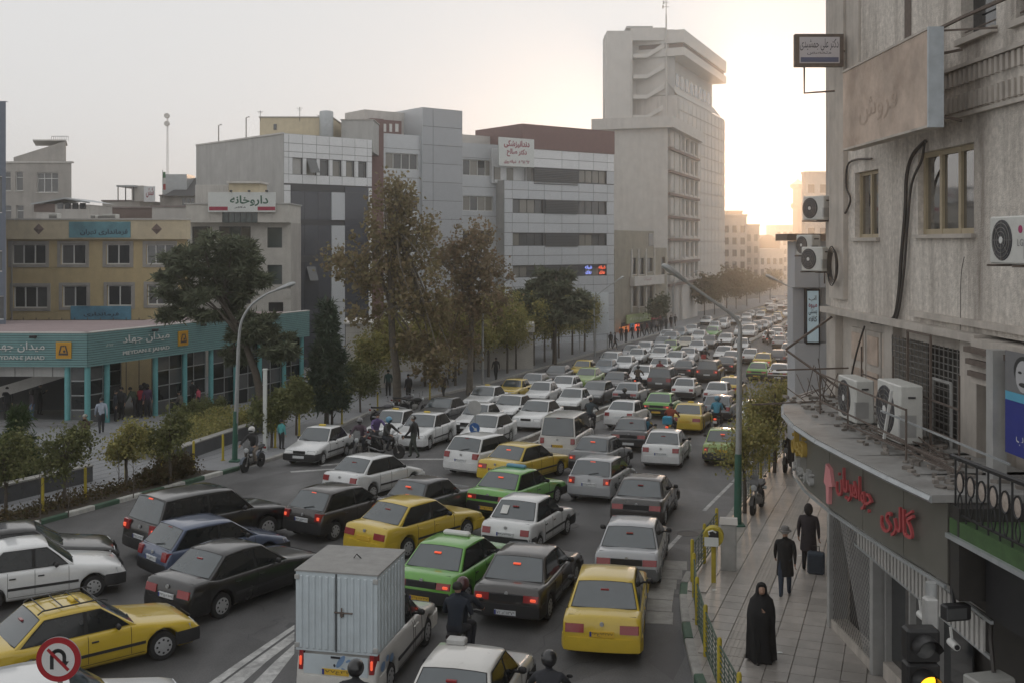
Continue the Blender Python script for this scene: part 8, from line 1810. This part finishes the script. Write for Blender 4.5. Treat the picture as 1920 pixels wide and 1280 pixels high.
g_ = MB(); g_.box(-.62,.62,-2.035,-2.02,.60,.96); tg = obj('tailgate', g_, m_boxw, t_); g_ = MB(); g_.box(-.09,.09,-2.05,-2.036,.91,.945); obj('tailgate_handle', g_, m_blk, tg)
m_dec = mat('blue_decal', (.16,.26,.42), .5, var=.1)
for k, (x, z, rx, rz_, an) in enumerate(((.10,.86,.05,.14,-.6),(.3,.78,.045,.12,.1),(.44,.74,.06,.06,0),(.17,.70,.03,.07,.9),(-.02,.78,.022,.03,.2),(.24,.88,.02,.05,-1))):
    g_ = MB(); g_.add([(x+rx*cos(q)*cos(an)-rz_*sin(q)*sin(an), -2.041, z+rx*cos(q)*sin(an)+rz_*sin(q)*cos(an)) for q in np.linspace(0,2*pi,13)[:-1]], [tuple(range(12))]); obj('decal', g_, m_dec if k != 4 else m_ink, tg)
for sx in (1,):
    for k, (y, z, r1) in enumerate(((-1.75,.72,.09),(-1.5,.78,.06),(-1.25,.70,.08))): g_ = MB(); g_.add([(.815, y+r1*1.4*cos(q), z+r1*sin(q)) for q in np.linspace(0,2*pi,13)[:-1]], [tuple(range(12))]); obj('decal', g_, m_dec, t_)
a = radians(13); f = Vector((sin(a),cos(a))); pp = Vector((-1.18,16.75))+f*1.97
t_ = car('pride','offwhite','off-white sedan with small grey roof box below the motorcycle pair',0,0,13,'c',at_xy=tuple(pp)); g_ = MB(); g_.cbox((-.25,.05,1.5), .34, .2, .11, 0, .02); obj('roof_box', g_, m_ship, t_)
g_ = MB(); 
o = [k for k in bpy.data.objects if k.get('label','').startswith('white sedan with paper')][0]; g_ = MB(); g_.add([(-.42,-1.345,1.10),(-.20,-1.345,1.10),(-.20,-1.14,1.30),(-.42,-1.14,1.30)], [(0,1,2,3)]); obj('paper_sheet', g_, m_frame, o)

# ================================================================ street furniture
m_lamp = mat('lamp_post', (.36,.37,.37), .45, metal=.4, var=.15, scale=5); m_lgreen = mat('post_green', (.03,.11,.075), .6, var=.2, scale=6, stain=.2, stain_col=(.15,.15,.13)); m_lens = mat('lamp_lens', (.42,.40,.36), .3, var=.1)
m_ypost = mat('post_yellow', (.42,.33,.025), .6, var=.2, scale=7, stain=.35, stain_col=(.16,.14,.06)); m_rail = mat('fence_green', (.05,.085,.06), .6, var=.2)
def smooth(P_, n=6):
    Q = []
    for i in range(len(P_)-1):
        p0, p1, p2, p3 = P_[max(i-1,0)], P_[i], P_[i+1], P_[min(i+2,len(P_)-1)]
        for k in range(n): t = k/n; Q.append(.5*((2*p1)+(p2-p0)*t+(2*p0-5*p1+4*p2-p3)*t*t+(3*p1-p0-3*p2+p3)*t**3))
    return Q+[P_[-1]]
def lamp(label, Y, pole, arm, r=.075, green=None, head=.62, dy=0.0):
    b = at(*pole[0], Y); zg = gz(Y)+.14; t = thing('street_lamp', label, 'street lamp', (b.x, Y, zg))
    top = at(*pole[1], Y); g = MB(); g.tube([(b.x,Y,zg),(top.x,Y,top.z)], [r*1.25,r*.9], 10); obj('pole', g, m_lamp, t, 50, True)
    if green: gt = at(*green, Y); g = MB(); g.tube([(b.x,Y,zg),(b.x+(top.x-b.x)*.3,Y,gt.z)], [r*1.4,r*1.25], 10); obj('painted_base', g, m_lgreen, t, 50, True); g = MB(); g.cbox((b.x,Y,zg+.04), .4, .4, .08, 0, .02); obj('base_plate', g, m_lgreen, t, world=True)
    P_ = [at(*q, Y+dy*i/len(arm)) for i, q in enumerate(arm)]; Q = smooth([top]+P_); g = MB(); g.tube(Q, [r*.8-(r*.35)*i/len(Q) for i in range(len(Q))], 8); obj('arm', g, m_lamp, t, 50, True)
    e, d = Q[-1], (Q[-1]-Q[-4]).normalized(); s = d.cross(Vector((0,0,1))).normalized(); u = s.cross(d)
    rings = []
    for k, (q, w, h) in enumerate(((-.1,.05,.05),(0,.09,.07),(.25,.15,.10),(.5,.17,.12),(.68,.14,.10),(.74,.06,.05))): c = e+d*(q*head/.62); rings.append([tuple(c+s*(w*cos(2*pi*i/10))+u*(h*sin(2*pi*i/10)*(1 if sin(2*pi*i/10) > 0 else .7))) for i in range(10)])
    g = MB(); g.loft(rings); obj('lamp_head', g, m_lamp, t, 50, True); c = e+d*(.42*head/.62)-u*.055; g = ell(tuple(c), .14, .14, .07, 12, 6, -1.57, 0); obj('lens', g, m_lens, t, 50, True); return t
lamp('curved grey street lamp with green base beside the planting strip', 43.6, [(440,866),(447,650)], [(452,606),(470,574),(498,553),(522,543)], .08, (441,770))
lamp('grey street lamp with long arm and green base on the near pavement', 32.0, [(1383,990),(1387,640)], [(1387,612),(1374,592),(1330,560),(1284,527)], .085, (1384,850), .7)
lamp('slim street lamp rising behind the second plane tree', 74, [(905,735),(905,580)], [(908,560),(925,540),(950,526)], .08)
lamp('slim street lamp beside the white hoarding', 104, [(1115,690),(1114,575)], [(1116,560),(1130,545),(1158,526)], .08)
lamp('slim street lamp in front of the slab block', 150, [(1262,612),(1262,540)], [(1266,532),(1280,522),(1300,512)], .08)
lamp('street lamp arm reaching over the far queue from behind the panelled shop', 66, [(1502,745),(1502,560)], [(1498,551),(1480,538),(1458,527)], .08, None, .7)
for k, (px_, Yq) in enumerate(((1352,215),(1382,260))): lamp('distant thin street lamp along the hazy pavement', Yq, [(px_,580),(px_,505)], [(px_+2,500),(px_+12,495),(px_+20,494)], .09)['group'] = 'distant street lamps'
# white square post
b = G(497,842,.14); t_ = thing('sign_post', 'plain white square post beside the leaning pine trunk', 'post', b); g_ = MB(); g_.cbox((0,0,1.75), .16, .16, 3.5, 0, .02); obj('shaft', g_, m_sgn, t_); g_ = MB(); g_.cbox((0,0,3.52), .2, .2, .05, 0, .01); obj('cap', g_, m_sgn, t_)
# yellow posts on the station side
for i, (px_, py_) in enumerate(((80,957),(160,935),(236,914),(304,893),(363,876),(418,862),(516,838),(561,816),(641,794),(708,768),(746,758),(806,748))):
    b = G(px_, py_, .15); t_ = thing('bollard', 'yellow steel post along the pavement of the station side', 'bollard', b, 0, 'yellow posts on the station side'); g_ = MB(); g_.lathe([(.05,0),(.05,1.02),(.035,1.06),(.01,1.07)], 10); obj('shaft', g_, m_ypost, t_, 40); g_ = MB(); g_.lathe([(.09,0),(.09,.02)], 10); obj('base_plate', g_, m_ypost, t_)
# kerb fence on the near side: yellow posts and thin green rails
def fence(label, ys, xo=.34):
    pts = [Vector((xr(y)+xo, y, gz(y)+.14)) for y in ys]; t = thing('kerb_fence', label, 'fence', pts[0])
    for p in pts: g = MB(); g.lathe([(.045,0),(.045,1.0),(.03,1.04)], 10, 'z', tuple(p)); obj('post', g, m_ypost, t, 40, True)
    for p, q in zip(pts, pts[1:]):
        d = (q-p).normalized(); a_, b_ = p+d*.06, q-d*.06
        for k in range(9): z = .1+k*.1; g = MB(); g.tube([a_+Vector((0,0,z)), b_+Vector((0,0,z))], .012 if 0 < k < 8 else .02, 5); obj('rail', g, m_rail, t, world=True)
        for k in range(1, 4): c = a_.lerp(b_, k/4); g = MB(); g.tube([c+Vector((0,0,.08)), c+Vector((0,0,.92))], .01, 4); obj('upright', g, m_rail, t, world=True)
    return t
fence('curved green rail fence with yellow posts at the pavement corner', [16.6,18.2,19.8,21.6,23.4,25.2]); fence('green rail fence with yellow posts beside the phone post', [26.4,28.0,29.8]); fence('green rail fence with yellow posts beyond the street lamp', [34.0,36.4,38.8,41.2,43.4,46.0])
# phone and cabinet
b = G(1338,1092,.15); t_ = thing('pay_phone', 'yellow pay phone on a yellow post beside the grey cabinet', 'phone', b, -.2); g_ = MB(); g_.cbox((0,0,.45), .11, .09, .9, 0, .01); obj('post', g_, m_ypost, t_)
g_ = MB(); g_.lathe([(.24,-.10),(.25,0),(.25,.12),(.2,.16)], 18, 'y', (0,0,1.15)); obj('hood', g_, m_ypost, t_, 40); g_ = MB(); g_.cbox((0,-.11,1.16), .24, .06, .30, 0, .02); obj('handset_unit', g_, m_blk, t_); g_ = MB(); g_.cbox((-.05,-.16,1.05), .34, .012, .22, 0); obj('pasted_notice', g_, m_sgn, t_)
g_ = MB(); g_.tube([(-.1,-.15,1.22),(-.12,-.17,1.30),(-.02,-.17,1.33),(.06,-.15,1.28)], .02, 5); obj('handset', g_, m_sgn, t_)
b = G(1366,1067,.15); t_ = thing('utility_cabinet', 'grey utility cabinet with sloped cap beside the pay phone', 'cabinet', b, -.2); g_ = MB(); g_.cbox((0,0,.6), .40, .34, 1.2, 0, .02); obj('casing', g_, m_ship, t_); g_ = MB(); g_.add([(-.23,-.2,1.2),(.23,-.2,1.2),(.23,.2,1.2),(-.23,.2,1.2),(-.22,-.1,1.34),(.22,-.1,1.34),(.22,.2,1.3),(-.22,.2,1.3)], [(0,1,5,4),(1,2,6,5),(2,3,7,6),(3,0,4,7),(4,5,6,7)]); obj('cap', g_, m_con2, t_); g_ = MB(); g_.box(-.17,.17,-.18,-.172,.1,1.1); obj('door', g_, m_ship, t_)
# no U-turn sign
Ys = 14.5; c = at(110,1235,Ys); t_ = thing('no_u_turn_sign', 'round red-rimmed no U-turn sign on a post', 'sign', (c.x,Ys,gz(Ys))); h = c.z; m_sred = mat('sign_rim_red', (.30,.012,.018), .4, var=.06); m_sw = mat('sign_face_white', (.55,.55,.54), .4, var=.05)
def disc(name, r, y, m, par, r2=None, n=36, cx=0, cz=0):
    g = MB(); g.lathe([(r,y+.012),(r,y)], n, 'y', (cx,0,cz)); return obj(name, g, m, par)
g_ = MB(); g_.tube([(0,.05,0),(0,.05,h+.2)], .035, 8); obj('post', g_, m_lamp, t_)
fc_ = disc('back_plate', .305, .0, m_lamp, t_, cz=h); disc('red_rim', .302, -.014, m_sred, t_, cz=h); disc('white_face', .225, -.018, m_sw, t_, cz=h)
g_ = MB(); rr = .085; pts = [(-rr,-.125),(-rr,.04)]+[(rr*cos(q),.04+rr*sin(q)) for q in np.linspace(pi,0,9)]+[(rr,-.02)]
for (xa, za), (xb, zb_) in zip(pts, pts[1:]):
    d = Vector((xb-xa, zb_-za)).normalized(); nn = Vector((-d.y, d.x))*.026; d = d*.006; g_.add([(xa-nn.x-d.x,-.0195,h+za-nn.y-d.y),(xb-nn.x+d.x,-.0195,h+zb_-nn.y+d.y),(xb+nn.x+d.x,-.0195,h+zb_+nn.y+d.y),(xa+nn.x-d.x,-.0195,h+za+nn.y-d.y)], [(0,1,2,3)])
g_.add([(rr-.065,-.0195,h-.02),(rr,-.0195,h-.115),(rr+.065,-.0195,h-.02)], [(0,1,2)]); obj('u_arrow', g_, m_blk, t_)
g_ = MB(); s = .707; w_ = .022; g_.add([((-.2-w_)*s,-.0215,h+(.2-w_)*s),((.2-w_)*s,-.0215,h+(-.2-w_)*s),((.2+w_)*s,-.0215,h+(-.2+w_)*s),((-.2+w_)*s,-.0215,h+(.2+w_)*s)], [(0,1,2,3)]); obj('slash', g_, m_sred, t_)
# divider nose signs
b = G(890,852,.02); t_ = thing('divider_sign', 'post on the divider nose with round sign back, blue arrow disc and striped board', 'sign', b, -.3); g_ = MB(); g_.tube([(0,.04,0),(0,.04,2.35)], .03, 8); obj('post', g_, m_lamp, t_)
disc('sign_back', .31, -.01, m_ship, t_, cz=2.05); disc('blue_disc', .24, -.02, mat('sign_blue', (.03,.11,.32), .4, var=.05), t_, cz=1.15)
g_ = MB(); g_.add([(x, -.025, 1.15+z) for x, z in ((-.12,.09),(-.09,.12),(.03,.0),(.08,.05),(.11,-.11),(-.05,-.08),(0,-.03))], [(0,1,2,6),(3,4,5,2)]); obj('arrow', g_, m_sgn, t_)
for k in range(4): g_ = MB(); g_.box(-.17,.17,-.02,.0,.32+k*.12,.43+k*.12); obj('stripe', g_, m_sred if k % 2 else m_sgn, t_)
# white hoarding on two poles
Yh = 112; t_ = thing('hoarding', 'blank white double-panel hoarding on poles before the old shop house', 'billboard', (X(1118,Yh),Yh,gz(Yh)+.14))
for a_, b_ in ((1096,1116),(1118,1141)):
    for y0_, y1_ in ((548,586),(588,625)): g_ = MB(); g_.box(X(a_,Yh),X(b_,Yh),Yh-.06,Yh,Z(y1_,Yh),Z(y0_,Yh)); obj('panel', g_, mat('hoarding_white', (.60,.64,.67), .5, var=.06), t_, world=True)
for a_ in (1098,1117,1139): g_ = MB(); g_.tube([(X(a_,Yh),Yh+.06,gz(Yh)+.1),(X(a_,Yh),Yh+.06,Z(548,Yh))], .06, 6); obj('pole', g_, m_lamp, t_, world=True)
t_ = thing('small_sign', 'small cream sign box on the pine side of the white hoarding', 'sign', (X(1087,108),108,Z(606,108))); g_ = MB(); g_.box(X(1080,108),X(1095,108),107.8,108,Z(606,108),Z(594,108)); obj('box', g_, mat('cream_box', (.5,.42,.28), .5, var=.05, emit=(1,.8,.5), estr=.1), t_, world=True); text_on('lettering', fa('کفش'), m_pinkred, t_, at(1087,600,107.8), (1,0,0), .35, .6, .01); g_ = MB(); g_.tube([(X(1087,108),108.05,gz(108)+.1),(X(1087,108),108.05,Z(596,108))], .05, 5); obj('pole', g_, m_lamp, t_, world=True)
# traffic signal close to the lens
Yq = 11.3; c = at(1726,1172,Yq); t_ = thing('traffic_light', 'black traffic signal with glowing amber lamp below a dark one', 'traffic light', (c.x+.25,Yq+.35,.14)); m_tl = mat('signal_black', (.012,.012,.013), .5, var=.1)
lx, ly, lz = c.x-(c.x+.25), -.35, c.z-.14; w2 = .175
for k in range(3):
    zc = lz-.19-k*.36; g_ = MB(); g_.cbox((lx,ly,zc), .35, .2, .355, 0, .025); hs2 = obj('housing', g_, m_tl, t_)
    g_ = MB(); g_.lathe([(.115,-.112),(.11,-.118),(.05,-.128),(.005,-.13)], 24, 'y', (lx,ly,zc)); obj('lens', g_, m_glass3 if k != 1 else mat('amber_lit', (.8,.35,.02), .3, var=0, emit=(1,.42,.02), estr=1.7), t_, 60)
    rings = []; n = 15
    for y_, ext in ((-.1,0),(-.19,0),(-.30,.0)): rings.append([(lx+.135*cos(q), ly+y_, zc+.135*sin(q)) for q in np.linspace(-.35 if y_ > -.25 else .25, pi+.35 if y_ > -.25 else pi-.25, n)])
    g_ = MB(); g_.loft(rings, cap=False, closed=False); rg2 = [[(lx+.128*cos(q), ly+y_, zc+.128*sin(q)) for q in np.linspace(-.35 if y_ > -.25 else .25, pi+.35 if y_ > -.25 else pi-.25, n)] for y_ in (-.1,-.19,-.30)]; g_.loft(rg2, cap=False, closed=False); obj('visor', g_, m_tl, t_, 60)
g_ = MB(); g_.tube([(0,0,0),(0,0,lz+.35)], .06, 10); obj('pole', g_, m_lamp, t_, 50); g_ = MB(); g_.tube([(0,0,lz-.1),(lx,ly+.1,lz-.1)], .025, 6); g_.tube([(0,0,lz-.9),(lx,ly+.1,lz-.9)], .025, 6); obj('bracket', g_, m_tl, t_); g_ = MB(); g_.cbox((-.05,-.1,lz+.05), .14, .14, .34, 0, .02); obj('control_box', g_, m_ship, t_)
# drifting fragments: paper litter on the pavement
for i, (px_, py_) in enumerate(((1500,1040),(1462,1222),(1340,1105),(1408,1150))): b = G(px_,py_,.172); t_ = tag(obj('paper_scrap', MB().add([(-.06,-.04,0),(.05,-.05,.004),(.06,.03,0),(0,.04,.008),(-.05,.03,0)], [(0,1,2,3,4)]), m_sgn), 'pale paper scrap lying on the pavement tiles', 'litter', 'paper scraps on the pavement', 'thing'); t_.location = b
# ================================================================ haze
m_h = bpy.data.materials.new('haze_air'); m_h.use_nodes = True; t = m_h.node_tree; t.nodes.clear()
o_ = t.nodes.new('ShaderNodeOutputMaterial'); pv = t.nodes.new('ShaderNodeVolumePrincipled')
pv.inputs['Color'].default_value = (.97,.935,.89,1); pv.inputs['Density'].default_value = .0013; pv.inputs['Anisotropy'].default_value = .88
t.links.new(pv.outputs[0], o_.inputs['Volume'])
hb = MB(); hb.box(-460, 610, -60, 710, -17, 54); tag(obj('haze', hb, m_h), kind='stuff')
